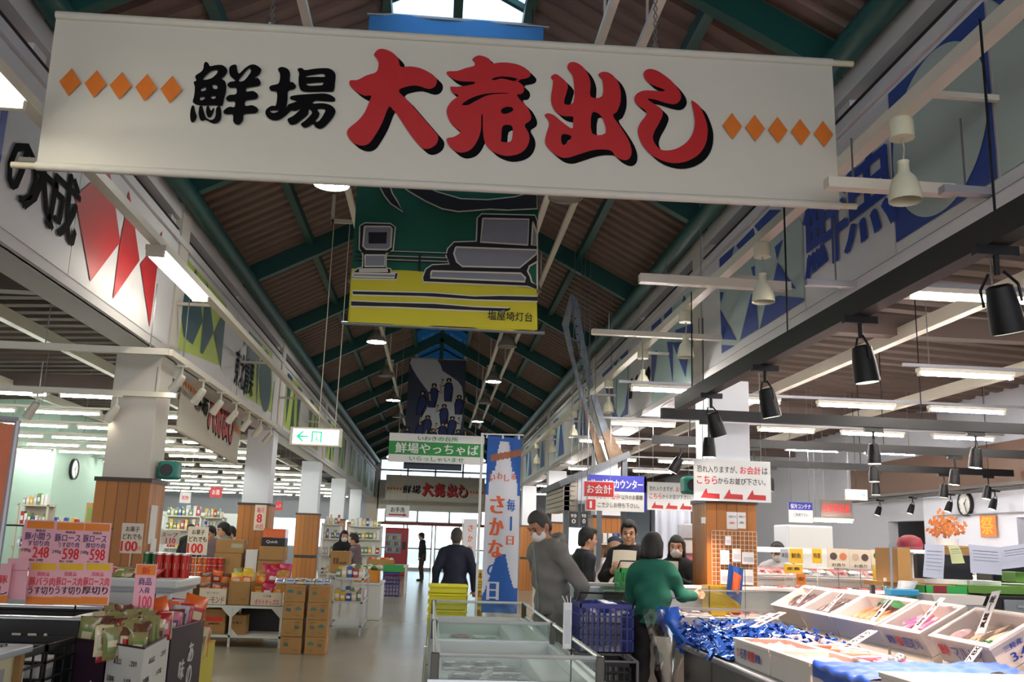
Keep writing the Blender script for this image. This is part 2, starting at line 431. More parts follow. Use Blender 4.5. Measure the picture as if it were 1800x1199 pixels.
# ================================================================== hanging banners, murals and signs
def aisle_z(x): return 4.45-(abs(x)-XW)*.0481-.03
mat('banner_cloth', '#cfcbbf', .8, var=.02, bump=.03, bscale=25)
mat('orange_paint', '#d9741c', .6, var=.12, scale=20)
mat('black_paint', '#0c0c0f', .8, spec=.1)
mat('red_paint', '#b5161c', .5, var=.08, scale=9)
mat('rod_cream', '#cfc7ae', .5)
mat('chain_steel', '#8d8d90', .35, .8)
def crop(o, s):
    return lambda pts: [(o[0]+p[0]*s, o[1]+p[1]*s) for p in pts]
GA = crop((330, 100), .10842); GB = crop((465, 110), .1126)
BLACK_GLYPHS = [
 [GA([(270,140),(300,98),(345,125),(372,170),(450,155),(560,150),(630,195),(650,250),(620,310),(560,370),(610,410),(632,480),(628,580),(600,680),(580,780),(545,815),(450,800),(300,805),(180,800),(110,765),(92,735),(115,640),(125,500),(105,430),(150,400),(130,350),(150,310),(220,265),(262,210)]),
  GA([(255,385),(370,260),(470,228),(495,250),(470,300),(380,370)]), GA([(230,540),(290,505),(305,510),(300,555),(235,575)]), GA([(412,472),(470,470),(492,528),(428,535)]), GA([(215,670),(280,665),(280,700),(218,722)]), GA([(395,655),(465,650),(445,695),(392,690)])],
 [GA([(85,805),(115,820),(130,900),(155,980),(130,1050),(90,1080),(58,1050),(48,960),(60,860)])],
 [GA([(200,820),(245,815),(265,880),(300,990),(360,1035),(420,1030),(460,970),(470,850),(520,810),(548,870),(555,970),(530,1050),(460,1095),(390,1085),(300,1035),(250,1058),(210,1030),(185,930)])],
 [GA([(320,820),(350,815),(385,890),(430,840),(440,870),(400,970),(370,1000),(330,985),(305,900)])],
 [GA([(690,180),(740,148),(795,150),(810,220),(840,290),(930,205),(1030,145),(1110,150),(1185,200),(1200,240),(1160,310),(1095,360),(1150,365),(1190,430),(1170,480),(1080,500),(965,520),(960,580),(1060,570),(1130,610),(1150,660),(1110,700),(950,725),(945,810),(1050,800),(1130,840),(1150,890),(1100,930),(925,945),(905,1040),(850,1110),(790,1110),(745,1060),(740,950),(640,950),(585,915),(620,860),(690,825),(765,830),(770,740),(670,740),(628,690),(680,635),(790,620),(795,520),(700,520),(652,475),(690,425),(780,405),(700,330),(680,240)]),
  GA([(835,400),(960,240),(1010,205),(1035,240),(1000,310),(915,405)])],
 [GB([(215,130),(240,95),(300,88),(370,120),(405,190),(400,310),(450,325),(495,380),(470,430),(375,460),(365,600),(345,720),(380,670),(460,640),(505,620),(415,590),(405,560),(440,535),(600,515),(760,505),(930,498),(1040,525),(1105,580),(1085,625),(960,620),(800,610),(760,655),(900,650),(1010,670),(1085,720),(1112,790),(1060,890),(960,1000),(880,1050),(810,1030),(765,975),(700,1010),(640,1035),(590,1010),(575,970),(640,920),(720,840),(745,790),(700,740),(680,830),(560,930),(480,980),(410,985),(365,920),(380,885),(450,850),(570,740),(480,770),(420,765),(340,840),(240,905),(150,920),(60,880),(20,810),(40,740),(120,690),(185,680),(200,480),(120,465),(80,415),(110,375),(215,350),(245,280),(245,190)]),
  GB([(100,765),(230,765),(170,800),(115,795)]), GB([(830,745),(950,745),(920,840),(850,930),(805,930),(865,820)])],
 [GB([(520,125),(545,105),(595,105),(640,135),(800,112),(980,105),(1070,140),(1112,210),(1105,330),(1090,440),(1060,470),(900,470),(620,470),(550,400),(535,280),(545,190)]),
  GB([(655,245),(680,220),(900,190),(945,215),(935,240),(800,240)]), GB([(655,345),(700,340),(910,325),(915,350),(890,370),(700,378)])],
]
GC = crop((600, 80), .16681); GD = crop((775, 90), .16682); GE = crop((950, 100), .16682); GF = crop((1105, 110), .16684)
RED_GLYPHS = [
 [GC([(345,110),(380,60),(440,48),(530,80),(600,150),(625,235),(720,232),(830,250),(950,310),(1005,370),(990,440),(920,470),(800,435),(690,445),(605,490),(700,590),(830,740),(960,890),(1020,970),(1000,1050),(930,1095),(860,1095),(790,1030),(680,880),(590,740),(545,690),(500,660),(430,830),(350,970),(290,1045),(210,1065),(120,1030),(68,960),(75,890),(180,800),(250,710),(300,590),(315,540),(240,540),(150,490),(92,430),(95,380),(170,375),(270,325),(370,290),(395,200),(370,145)])],
 [GD([(330,98),(380,60),(440,62),(510,95),(540,140),(640,130),(770,142),(870,180),(940,240),(920,290),(830,310),(790,315),(860,370),(875,420),(850,460),(800,470),(830,520),(900,590),(945,680),(940,740),(880,790),(920,870),(930,950),(890,1040),(810,1095),(690,1115),(580,1085),(500,1030),(455,950),(440,800),(440,690),(425,690),(420,840),(380,960),(310,1050),(210,1080),(130,1050),(75,990),(62,930),(130,915),(190,880),(200,850),(120,790),(70,700),(62,620),(110,540),(185,480),(120,450),(98,400),(110,385),(190,385),(340,360),(350,335),(230,330),(140,310),(70,260),(70,225),(170,220),(260,190),(350,165),(355,125)]),
  GD([(540,300),(640,278),(760,290),(830,318),(760,325),(640,300),(560,318)]), GD([(220,570),(330,500),(470,460),(640,450),(720,460),(600,462),(480,480),(350,545),(280,580)]), GD([(635,625),(690,598),(750,605),(755,640),(690,670),(640,665)]), GD([(650,800),(740,795),(755,860),(735,960),(640,965),(635,930)])],
 [GE([(105,225),(150,192),(200,215),(270,280),(285,340),(245,500),(345,490),(350,290),(330,200),(280,130),(300,75),(360,68),(430,105),(490,180),(525,290),(525,430),(645,425),(650,260),(605,200),(650,170),(720,180),(790,240),(835,340),(840,480),(800,590),(760,630),(840,750),(920,880),(955,990),(940,1070),(880,1100),(790,1060),(740,1000),(640,985),(520,1000),(380,1045),(270,1075),(170,1050),(60,950),(48,860),(85,740),(80,680),(42,630),(70,605),(140,625),(230,700),(330,765),(340,690),(335,640),(240,635),(150,580),(108,470),(125,320),(130,260)]),
  GE([(540,600),(640,640),(685,810),(540,815)]), GE([(230,825),(325,850),(245,940),(215,890)])],
 [GF([(150,130),(180,88),(240,80),(320,110),(430,190),(510,280),(545,350),(535,410),(480,450),(380,435),(260,398),(195,395),(260,445),(330,490),(355,550),(320,640),(270,730),(250,810),(290,890),(350,932),(450,930),(550,890),(630,820),(680,720),(690,600),(655,425),(670,415),(740,470),(790,570),(825,700),(810,850),(740,970),(620,1045),(480,1070),(340,1040),(220,970),(130,860),(92,740),(115,650),(180,560),(165,510),(90,460),(55,400),(80,340),(160,305),(270,308),(370,312),(355,290),(250,250),(180,200)])],
]
def sale_banner(name, label, fr, W, H, y_of, drop, group=None, rods=True, chains=()):
    """white cloth between two rods; y_of maps a photograph point on the lettering to the banner's own (u, v)"""
    o = thing(name, label, 'banner', fr[0], group)
    n = fr[1].cross(fr[2]).normalized()
    b = MB()
    def cloth(u, v):
        bow = .012*math.sin(u*9)*math.sin(v*3.1)+.02*math.exp(-((u-.93)/.06)**2)*math.sin(v*6)
        return fr[0]+fr[1]*(u*W)+fr[2]*(v*H)+n*(-bow*.3)
    b.grid(cloth, 40, 8, 'banner_cloth')
    k = len(b.v); b.add([p-n*.006 for p in b.v], [list(reversed(f)) for f in b.f], 'banner_cloth')
    b.build('cloth', o, smooth=60)
    t = MB(); lift = n*.014; F2 = (fr[0]+lift, fr[1], fr[2]); F1 = (fr[0]+lift*.75, fr[1], fr[2])
    for g in BLACK_GLYPHS: t.poly([smooth_loop([y_of(p) for p in l], 3) for l in g], 'black_paint', F2)
    for g in RED_GLYPHS:
        ls = [smooth_loop([y_of(p) for p in l], 3) for l in g]
        t.poly(ls, 'red_paint', F2)
        for i in range(1, 7):
            dx, dy = drop[0]*i/6, drop[1]*i/6
            t.poly([[(p[0]+dx, p[1]+dy) for p in l] for l in ls], 'black_paint', (fr[0]+lift*(.8-.07*i), fr[1], fr[2]))
    t.build('brush_lettering', o)
    d = MB()
    for i in range(5):
        for (a, bb) in (((125, 146), (302, 159)), ((1286, 223), (1446, 237))):
            c = y_of((a[0]+(bb[0]-a[0])*i/4, a[1]+(bb[1]-a[1])*i/4)); s = W/4.6
            d.poly([[(c[0], c[1]+.085*s), (c[0]+.06*s, c[1]), (c[0], c[1]-.085*s), (c[0]-.06*s, c[1])]], 'orange_paint', F2)
    d.build('diamond_pattern', o)
    if rods:
        r = H*.02
        for nm, z, e0, e1 in (('top_rod', H, .0, .13), ('bottom_rod', 0, .13, .10)):
            MB().cyl(fr[0]+fr[1]*-e0+fr[2]*z, fr[0]+fr[1]*(W+e1)+fr[2]*z, r, 'rod_cream', n=10).cyl(fr[0]+fr[1]*-.0+fr[2]*z, fr[0]+fr[1]*W+fr[2]*z, r*1.35, 'banner_cloth', n=10).build(nm, o, smooth=50)
        for u, l in chains:
            c = MB(); p = fr[0]+fr[1]*u+fr[2]*(H+r)
            c.lathe([(.012, 0), (.02, .01), (.02, .03), (.008, .04)], p, 'chain_steel', 8)
            for i in range(int(l/.05)):
                q = p+Z1*(.04+.05*i)
                c.tube([q, q+X1*.012+Z1*.025, q+Z1*.05, q-X1*.012+Z1*.025, q], .004, 'chain_steel', 4)
            c.build('hanging_chain', o)
    return o
# the big one: upright, square to the aisle, 5 m ahead
BO = at(64, 292, 5.0); BR = at(1482, 362, 5.0); BT = at(104, 24, 5.0)
bu = (BR-BO).normalized(); bv = V((0, 0, 1)); bv = (bv-bu*bv.dot(bu)).normalized()
BW, BH = (BR-BO).length-.02, .905
bn = bu.cross(bv)
def on_banner(p):
    r = ray(*p); t = (BO-V((0, 0, HC))).dot(bn)/r.dot(bn); q = V((0, 0, HC))+r*t-BO
    return (q.dot(bu), q.dot(bv))
sale_banner('sale_banner', 'large white banner with black and red brush writing hung across the nave, nearest of all', (BO, bu, bv), BW, BH, on_banner, (.036, -.03), 'white sale banners', True, [(1.19, 1.0), (3.43, 1.0)])
SC_ = 1/BW
def scaled(W): return lambda p: tuple(c*W/BW for c in on_banner(p))
# along the left side, hung lengthways
p0, p1 = V((-2.98, 11.0, 2.62)), V((-3.36, 16.4, 2.62)); u = (p1-p0).normalized()
sale_banner('sale_banner', 'white sale banner hung lengthways beside the first left column, seen steeply from its end', (p0, u, Z1), 5.35, 1.08, scaled(5.35), (.042, -.035), 'white sale banners', True, [(.6, .72), (4.7, .72)])
sale_banner('sale_banner', 'small far white sale banner under the green and white shop sign', (V((-2.05, 40, 3.0)), X1, Z1), 4.15, 1.0, scaled(4.15), (.034, -.028), 'white sale banners', True, [(.6, 1.7), (3.5, 1.7)])

# ---- lighthouse banner
mat('lh_blue', '#3a7fbe', .75); mat('lh_green', '#0f5c48', .75, var=.1); mat('lh_yellow', '#cfc42f', .75); mat('lh_grey', '#8c8f98', .75); mat('ink', '#14131a', .7); mat('cream_white', '#d9d5c4', .75)
LY = 7.5; LO = V((-.77, LY, 3.18)); LW, LH = 1.53, 2.78
LF = (LO, X1, Z1)
def lh(pts): return [((q:=at(600+p[0]*.23346, 310+p[1]*.23346, LY)).x-LO.x, q.z-LO.z) for p in pts]
o = thing('picture_banner', 'tall hanging banner painted with a lighthouse on green over yellow ground', 'banner', LO, 'painted picture banners')
b = MB()
def wave(u, v): return V((LO.x+u*LW, LY+.02*math.sin(u*14+v*2)*(1-v*.5)+.01, LO.z+v*LH))
b.grid(wave, 36, 24, 'lh_green')
for j in range(24):
    for i in range(36):
        b.m[j*36+i] = b.mi('lh_blue') if j >= 17 else (b.mi('lh_yellow') if j < 4 else b.mi('lh_green'))
b.build('cloth', o, smooth=60)
def layer(d): return (LO-Y1*(.012+.004*d), X1, Z1)
p = MB()
p.poly([lh([(80,730),(430,725),(620,730),(900,790),(1470,850),(1475,1160),(60,1100)])], 'lh_yellow', layer(0))
black = [[(275,45),(330,150),(375,208),(462,268),(418,195),(380,135),(352,45)],
 [(425,52),(520,120),(640,190),(760,245),(880,266),(1000,258),(1120,248),(1250,255),(1470,245),(1470,120),(1300,165),(1100,186),(900,178),(720,126),(550,55)],
 [(145,380),(180,360),(370,365),(402,388),(386,560),(335,585),(332,690),(370,705),(370,735),(425,735),(415,778),(88,770),(88,732),(128,700),(165,690),(168,590),(140,550)],
 [(1020,498),(1027,320),(1055,292),(1455,302),(1470,340),(1470,855),(1400,828),(620,795),(616,765),(640,705),(685,675),(815,668),(792,600),(803,552),(850,503)],
 [(85,870),(300,875),(700,885),(1000,910),(1200,905),(1475,912),(1475,942),(1000,930),(600,905),(90,892)],
 [(75,945),(300,955),(700,965),(1000,990),(1270,1000),(1200,1020),(900,1008),(400,985),(75,978)],
 [(583,595),(598,595),(598,722),(580,722)]]
for i, l in enumerate(black):
    q = lh(l)
    if i < 6: p.ribbon(q+[q[0]], .022, 'cream_white', layer(1))
    p.poly([q], 'ink', layer(2))
for y in (575, 612, 640):
    p.ribbon(lh([(345, y), (580, y+8), (800, y+16)]), .012, 'ink', layer(1.5)); p.ribbon(lh([(345, y-9), (580, y-1), (800, y+7)]), .006, 'cream_white', layer(1.4)); p.ribbon(lh([(100, y-2), (160, y)]), .01, 'ink', layer(1.5))
for l in ([(177,385),(370,387),(382,402),(374,540),(345,560),(187,556),(165,533)], [(180,600),(330,600),(325,685),(180,685)], [(140,706),(350,706),(352,722),(136,722)], [(92,736),(408,742),(402,770),(92,762)],
          [(1065,325),(1410,332),(1402,525),(1047,502)], [(1440,350),(1470,440),(1470,530),(1430,525)], [(862,540),(1468,562),(1468,590),(1340,695),(910,685),(868,650),(847,590)], [(680,720),(1350,737),(1383,770),(1380,800),(670,770),(675,745)]):
    q = lh(l); p.poly([q], 'lh_grey', layer(3)); p.ribbon(q+[q[0]], .014, 'cream_white', layer(4))
q = lh([(1472,650),(1415,682),(1400,720),(1420,760),(1430,800),(1472,828)]); p.poly([q], 'lh_green', layer(3)); p.ribbon(q+[q[0]], .014, 'cream_white', layer(4))
p.poly([lh([(207,430),(345,430),(340,515),(207,515)])], 'ink', layer(5))
q = lh([(1100,1085),(1438,1033)]); p.text('塩屋埼灯台', layer(3), q[0][0], q[0][1], q[1][0]-q[0][0], q[1][1]-q[0][1]+.0, 'ink', .012)
p.build('painted_picture', o)
MB().cyl(LO+V((-.05, .02, 0)), LO+V((LW+.08, .02, .0)), .015, 'chain_steel').build('bottom_rod', o)
MB().cyl(LO+V((-.02, .02, LH)), LO+V((LW+.05, .02, LH)), .018, 'chain_steel').build('top_rod', o)
c = MB()
for x in (.1, LW-.1): c.cyl(LO+V((x, .02, LH)), LO+V((x, .02, LH+.55)), .006, 'black_metal', n=5)
c.build('hanging_cord', o)
# ---- festival banner
mat('fest_navy', '#3c4256', .8, var=.1); mat('fest_pale', '#c0c3cc', .8); mat('fest_blue', '#27366f', .8); mat('fest_skin', '#c9a58a', .8)
FY = 23.5; FO = V((-.80, FY, 3.14)); FW, FH = 1.44, 2.8
o = thing('picture_banner', 'far hanging banner painted with a crowd of blue clad festival figures on navy', 'banner', FO, 'painted picture banners')
b = MB().box(FO.x, FO.x+FW, FY, FY+.012, FO.z, FO.z+FH, 'fest_navy'); b.build('cloth', o)
p = MB(); F = lambda d: (FO-Y1*(.004+.004*d), X1, Z1)
p.poly([smooth_loop([(.05, 2.78), (.7, 2.78), (.85, 2.5), (1.25, 2.25), (1.4, 1.9), (1.35, .9), (1.0, .5), (.4, .4), (.35, 1.2), (.6, 1.75), (.35, 2.15), (.1, 2.5)], 2)], 'fest_pale', F(0))
rr = random.Random(3)
FIG = [(.62, 1.55, .62), (1.02, 1.72, .6), (.32, 1.35, .62), (1.3, 1.4, .5), (.95, 1.15, .5)]+[(.1+.21*i+rr.uniform(-.04, .04), .55+.32*((i*7) % 3)/2, .48) for i in range(7)]+[(.12+.2*i, .12, .5) for i in range(7)]
for i, (x, y, h) in enumerate(FIG):
    l = rr.uniform(-.06, .06); a = rr.choice((-1, 1)); d = 1+i*.25
    p.poly([[(x-.09, y), (x+.1, y), (x+.12+l, y+.55*h), (x+.08+l, y+.8*h), (x-.08+l, y+.8*h), (x-.12+l, y+.5*h)]], 'ink', F(d))
    p.poly([[(x-.06, y+.02), (x+.02, y+.02), (x+.09+l, y+.5*h), (x+.05+l, y+.75*h), (x-.05+l, y+.75*h), (x-.09+l, y+.45*h)]], 'fest_blue', F(d+.1))
    p.ribbon([(x+.08*a+l, y+.7*h), (x+.2*a+l, y+.6*h), (x+.16*a+l, y+.95*h)], .045, 'ink', F(d+.1)); p.ribbon([(x+.2*a+l, y+.6*h), (x+.17*a+l, y+.9*h)], .03, 'fest_skin', F(d+.2))
    p.poly([smooth_loop([(x-.05+l, y+.82*h), (x+.05+l, y+.82*h), (x+.055+l, y+.98*h), (x-.055+l, y+.98*h)], 3)], 'ink', F(d+.15)); p.poly([[(x-.03+l, y+.83*h), (x+.03+l, y+.83*h), (x+.02+l, y+.93*h), (x-.02+l, y+.93*h)]], 'fest_skin', F(d+.25))
p.build('painted_picture', o)
MB().cyl(FO+V((-.05, 0, FH)), FO+V((FW+.05, 0, FH)), .02, 'chain_steel').build('top_rod', o)
c = MB()
for x in (.1, FW-.1): c.cyl(FO+V((x, 0, FH)), FO+V((x, 0, FH+.6)), .006, 'black_metal', n=5)
c.build('hanging_cord', o)

# ---- green and white shop sign
mat('sign_white', '#e4e6e6', .5, var=.02); mat('sign_green', '#1c8a3c', .5); mat('sign_green_ink', '#2c8a4a', .5)
GY = 15.5; p0 = at(682, 811, GY); p1 = at(852, 763, GY)
w, h = p1.x-p0.x, .47
o = thing('shop_sign', 'green and white rectangular hanging sign with white writing on a green band', 'sign', p0)
b = MB().box(p0.x, p0.x+w, GY, GY+.04, p0.z, p0.z+h, 'sign_white'); b.build('panel', o)
Fg = (p0-Y1*.004, X1, Z1); t = MB()
t.poly([[(0, .26*h), (w, .26*h), (w, .72*h), (0, .72*h)]], 'sign_green', Fg); Fg = (p0-Y1*.008, X1, Z1)
t.text('いわきの台所', Fg, w*.3, h*.76, w*.42, h*.17, 'sign_green_ink', .02); t.text('鮮場やっちゃば', Fg, w*.07, h*.31, w*.87, h*.36, 'sign_white', .03); t.text('いらっしゃいませ', Fg, w*.22, h*.05, w*.57, h*.16, 'sign_green_ink', .02)
t.build('lettering', o)
c = MB()
for x in (.15, w-.15): c.cyl(p0+V((x, .02, h)), V((p0.x+x, p0.y+.02, roof_z(p0.x+x)-.02)), .004, 'chain_steel', n=5)
c.build('hanging_wire', o)

# ---- murals painted on boards along the bulkheads
mat('mural_blue', '#23408c', .55, var=.05); mat('mural_pale', '#a9b8b4', .55, var=.03); mat('mural_aqua', '#a8c4c4', .55, var=.03)
mat('mural_red', '#b01822', .55); mat('mural_lime', '#a9bd4c', .55); mat('mural_dark', '#154550', .55); mat('letter_blue', '#1c3c96', .5); mat('letter_green', '#1d6a5c', .5)
def wall_pts(X): return lambda pts, c: [atx(*p, X) for p in c(pts)]
XR, XL = XW-.01, -XW+.01
def wy(side, loops, m, mb, d=0.):
    """polygon of photograph points put on the bulkhead of one side"""
    X = (XW-.012-d) if side > 0 else (-XW+.012+d)
    ls = []
    for l in loops: ls.append([(q.y, q.z) for q in (atx(p[0], p[1], X) for p in l)])
    fr = (V((X, 0, 0)), Y1, Z1) if side < 0 else (V((X, 0, 0)), Y1, Z1)
    mb.poly(ls, m, fr)
def mural(label, side, bgpts, bgm, y0, y1, shapes, texts=(), group='painted boards along the nave'):
    X = (XW-.008) if side > 0 else (-XW+.008)
    xo = sorted((X, X+.006*side))
    o = thing('mural_board', label, 'wall sign', (X, (y0+y1)/2, 3.3), group)
    b = MB().box(xo[0], xo[1], y0, y1, 3.3, 4.39, 'fascia_white'); b.build('board', o)
    p = MB()
    for l in bgpts: wy(side, [l], bgm, p, 0.)
    for m, ls, d in shapes:
        for l in ls: wy(side, [l], m, p, d)
    for body, y, z, w, h, m, bold in texts:
        xx = X-side*.012
        p.text(body, (V((xx, y, z)), Y1*(-side), Z1), 0, 0, w, h, m, bold)
    p.build('painted_pattern', o)
    return o
c1 = crop((1380, 240), .23346); c2 = crop((1540, 0), .2835); c3 = crop((1230, 320), .3003); c4 = crop((1040, 500), .2002); c6 = crop((100, 280), .267); c7 = crop((300, 430), .27534)
# right, first bay: ring in a blue block, blue fish market lettering, then blue facets
q = [atx(1557, 170, XR), atx(1724, 10, XR), atx(1763, 308, XR), atx(1583, 423, XR)]
yA, yB, zA, zB = (q[0].y+q[3].y)/2, (q[1].y+q[2].y)/2, (q[2].z+q[3].z)/2, min(4.385, (q[0].z+q[1].z)/2)
o = mural('wall board with a pale ring in a blue block, right of the big banner', 1, [], 'mural_pale', 3.15, yA+.02, [])
p = MB(); F = (V((XW-.016, 0, 0)), Y1, Z1); F2 = (V((XW-.02, 0, 0)), Y1, Z1)
p.poly([[(yB, zA), (yA, zA), (yA, zB), (yB, zB)]], 'mural_blue', F)
p.poly([[((yA+yB)/2+(yA-yB)*.48*math.cos(t), (zA+zB)/2+(zB-zA)*.49*math.sin(t)) for t in (i*math.pi/32 for i in range(64))]], 'mural_pale', F2)
p.poly([[(yB-2.5, zA), (yB-.03, zA), (yB-.03, zB), (yB-2.5, zB)]], 'mural_pale', F)
p.poly([[(yB-.5, zB), (yB-.04, zB), (yB-.95, zA)]], 'mural_blue', F2); p.poly([[(yB-1.2, zB), (yB-1.5, zA), (yB-2.2, zA), (yB-2.0, zB)]], 'mural_blue', F2)
p.build('ring_pattern', o)
qa, qb = atx(1417, 482, XR), atx(1486, 480, XR); qc, qd = atx(1487, 432, XR), atx(1570, 380, XR)
mural('wall board with two large blue fish market characters, under the big banner right end', 1, [], 'mural_pale', yA+.03, atx(1413, 430, XR).y, [],
      [('鮮', atx(1418, 470, XR).y, 3.5, .74, .72, 'letter_blue', .04), ('魚', atx(1487, 420, XR).y, 3.5, .74, .72, 'letter_blue', .03)])
mural('pale wall board with blue facets, between the first right column and blue characters', 1,
      [c3([(110,455),(530,160),(600,235),(612,690),(350,860),(128,1005)])], 'mural_pale', atx(1413, 430, XR).y+.01, 9.36,
      [('mural_blue', [c3(l) for l in ([(115,450),(203,372),(160,545),(120,575)], [(212,372),(312,268),(320,340),(262,435)], [(318,258),(410,162),(530,165),(530,205),(370,325)], [(438,380),(488,335),(452,455)], [(455,470),(565,625),(425,600)], [(300,500),(320,490),(325,610)],
        [(118,645),(140,645),(122,710)], [(120,745),(215,925),(128,920)], [(128,955),(205,958),(128,1005)], [(300,655),(330,658),(342,860),(235,925)], [(390,690),(460,665),(612,680),(612,695),(350,860)])], .004)])
mural('aqua wall board with long blue triangles, beyond the first right column', 1, [c4([(525,360),(905,20),(905,900),(525,1050)])], 'mural_aqua', 10.0, 13.3,
      [('mural_blue', [c4(l) for l in ([(525,365),(610,290),(615,380),(525,440)], [(635,270),(705,195),(708,335),(640,400)], [(808,90),(862,185),(785,220)], [(735,400),(905,340),(905,460),(735,450)], [(710,510),(860,500),(825,820)], [(660,505),(712,505),(712,870)], [(525,600),(578,580),(540,880),(525,900)])], .004)])
o = mural('wall board with black brush writing beyond the first right column', 1, [], 'mural_aqua', 13.32, 14.6, [])
p = MB(); rr = random.Random(5)
for l in ([(470,780),(500,715),(515,760),(505,860),(480,880)], [(380,830),(405,785),(412,830),(395,840)], [(330,900),(345,830),(360,820),(350,1000),(325,1010)], [(440,720),(455,700),(455,820),(430,830)]): wy(1, [c4(l)], 'black_paint', p, .004)
p.build('brush_lettering', o)
mural('blue wall board with a pale drop shape, before the second right column', 1, [c4([(90,790),(320,570),(320,1140),(190,1200)])], 'mural_blue', 14.62, 16.2, [('mural_aqua', [c4([(185,700),(215,720),(240,640),(300,690),(315,700),(318,900),(290,1090),(240,1180),(200,1080),(185,900)])], .004)])
for k, y in enumerate((17.0, 23.8, 30.6, 37.4)):
    zz = 3.4; d = []
    o = mural(['pale blue wall board just past the second right column', 'pale blue wall board past the third right column', 'pale blue wall board past the fourth right column', 'pale blue wall board past the fifth right column'][k], 1, [], 'mural_aqua', y, y+5.4, [])
    p = MB(); F = (V((XW-.014, 0, 0)), Y1, Z1); F2 = (V((XW-.02, 0, 0)), Y1, Z1)
    for a, w_ in ((.2, 1.7), (3.3, 1.9)):
        p.poly([[(y+a, 3.38), (y+a+w_, 3.38), (y+a+w_, 4.32), (y+a, 4.32)]], 'mural_aqua', F)
        p.poly([[(y+a, 3.38), (y+a+w_*.3, 4.3), (y+a+w_*.5, 3.38)]], 'mural_blue', F2); p.poly([[(y+a+w_*.55, 4.3), (y+a+w_, 4.3), (y+a+w_*.8, 3.4)]], 'mural_blue', F2)
    p.build('painted_pattern', o)
# left side: red facets with a name, then lime and green boards
mural('white wall board with red facets behind the near fluorescent lamp', -1, [], 'mural_red', atx(140, 300, XL).y+.05, 9.36,
      [('mural_red', [c6(l) for l in ([(120,245),(275,110),(345,70),(370,205),(418,545),(222,805)], [(475,205),(500,350),(545,665),(370,920),(415,560),(445,405)], [(695,470),(690,530),(655,760),(612,1105),(550,690),(640,580)])], .004)])
mural('white wall board with large blue-black brush writing at the upper left', -1, [], 'mural_red', 3.0, atx(140, 300, XL).y+.04, [],
      [('の', atx(10, 300, XL).y, 3.52, .42, .40, 'black_paint', .035), ('大', atx(42, 320, XL).y, 3.5, .5, .5, 'black_paint', .035), ('成', atx(84, 350, XL).y, 3.5, .52, .5, 'black_paint', .035), ('月', atx(10, 300, XL).y-.62, 3.5, .5, .55, 'letter_blue', .035)])
mural('lime wall board with dark green leaf shapes just past the first left column', -1, [c7([(110,95),(355,385),(320,775),(45,665)])], 'mural_lime', 10.0, 12.6,
      [('mural_dark', [c7(l) for l in ([(160,155),(180,250),(205,490),(140,640),(85,590),(68,450),(85,330),(130,220)], [(235,240),(275,560),(205,700),(190,690),(215,390)], [(355,390),(345,520),(320,790),(275,570)])], .004)])
mural('white wall board with black and green greengrocer characters, left side', -1, [], 'mural_lime', 12.62, 14.2, [],
      [('東北青果', 12.7, 3.42, 1.3, .5, 'black_paint', .03), ('内東', 13.15, 4.02, .5, .2, 'letter_green', .02)])
mural('lime wall board with a dark green oval before the second left column', -1, [c7([(500,550),(650,690),(650,1080),(465,960)])], 'mural_lime', 14.22, 16.2,
      [('mural_dark', [c7(l) for l in ([(500,550),(585,640),(570,700),(548,1045),(550,720),(490,940),(465,960),(490,690)], [(605+38*math.cos(t), 870+200*math.sin(t)) for t in (i*math.pi/12 for i in range(24))])], .004)])
for k, y in enumerate((17.0, 23.8, 30.6, 37.4)):
    o = mural(['lime wall board past the second left column', 'lime wall board past the third left column', 'lime wall board past the fourth left column', 'lime wall board past the fifth left column'][k], -1, [], 'mural_lime', y, y+5.4, [])
    p = MB(); F = (V((-XW+.014, 0, 0)), Y1, Z1); F2 = (V((-XW+.02, 0, 0)), Y1, Z1)
    for a, w_ in ((.05, 1.9), (3.3, 1.9)):
        p.poly([[(y+a, 3.38), (y+a+w_, 3.38), (y+a+w_, 4.34), (y+a, 4.34)]], 'mural_lime', F)
        p.poly([[(y+a, 4.34), (y+a+w_*.3, 4.34), (y+a+w_*.12, 3.4)]], 'mural_dark', F2); p.poly([[(y+a+w_*.4, 3.4), (y+a+w_*.5, 4.3), (y+a+w_*.62, 3.4)]], 'mural_dark', F2); p.poly([[(y+a+w_*.7, 4.3), (y+a+w_, 4.3), (y+a+w_*.85, 3.4)]], 'mural_dark', F2)
    p.build('painted_pattern', o)

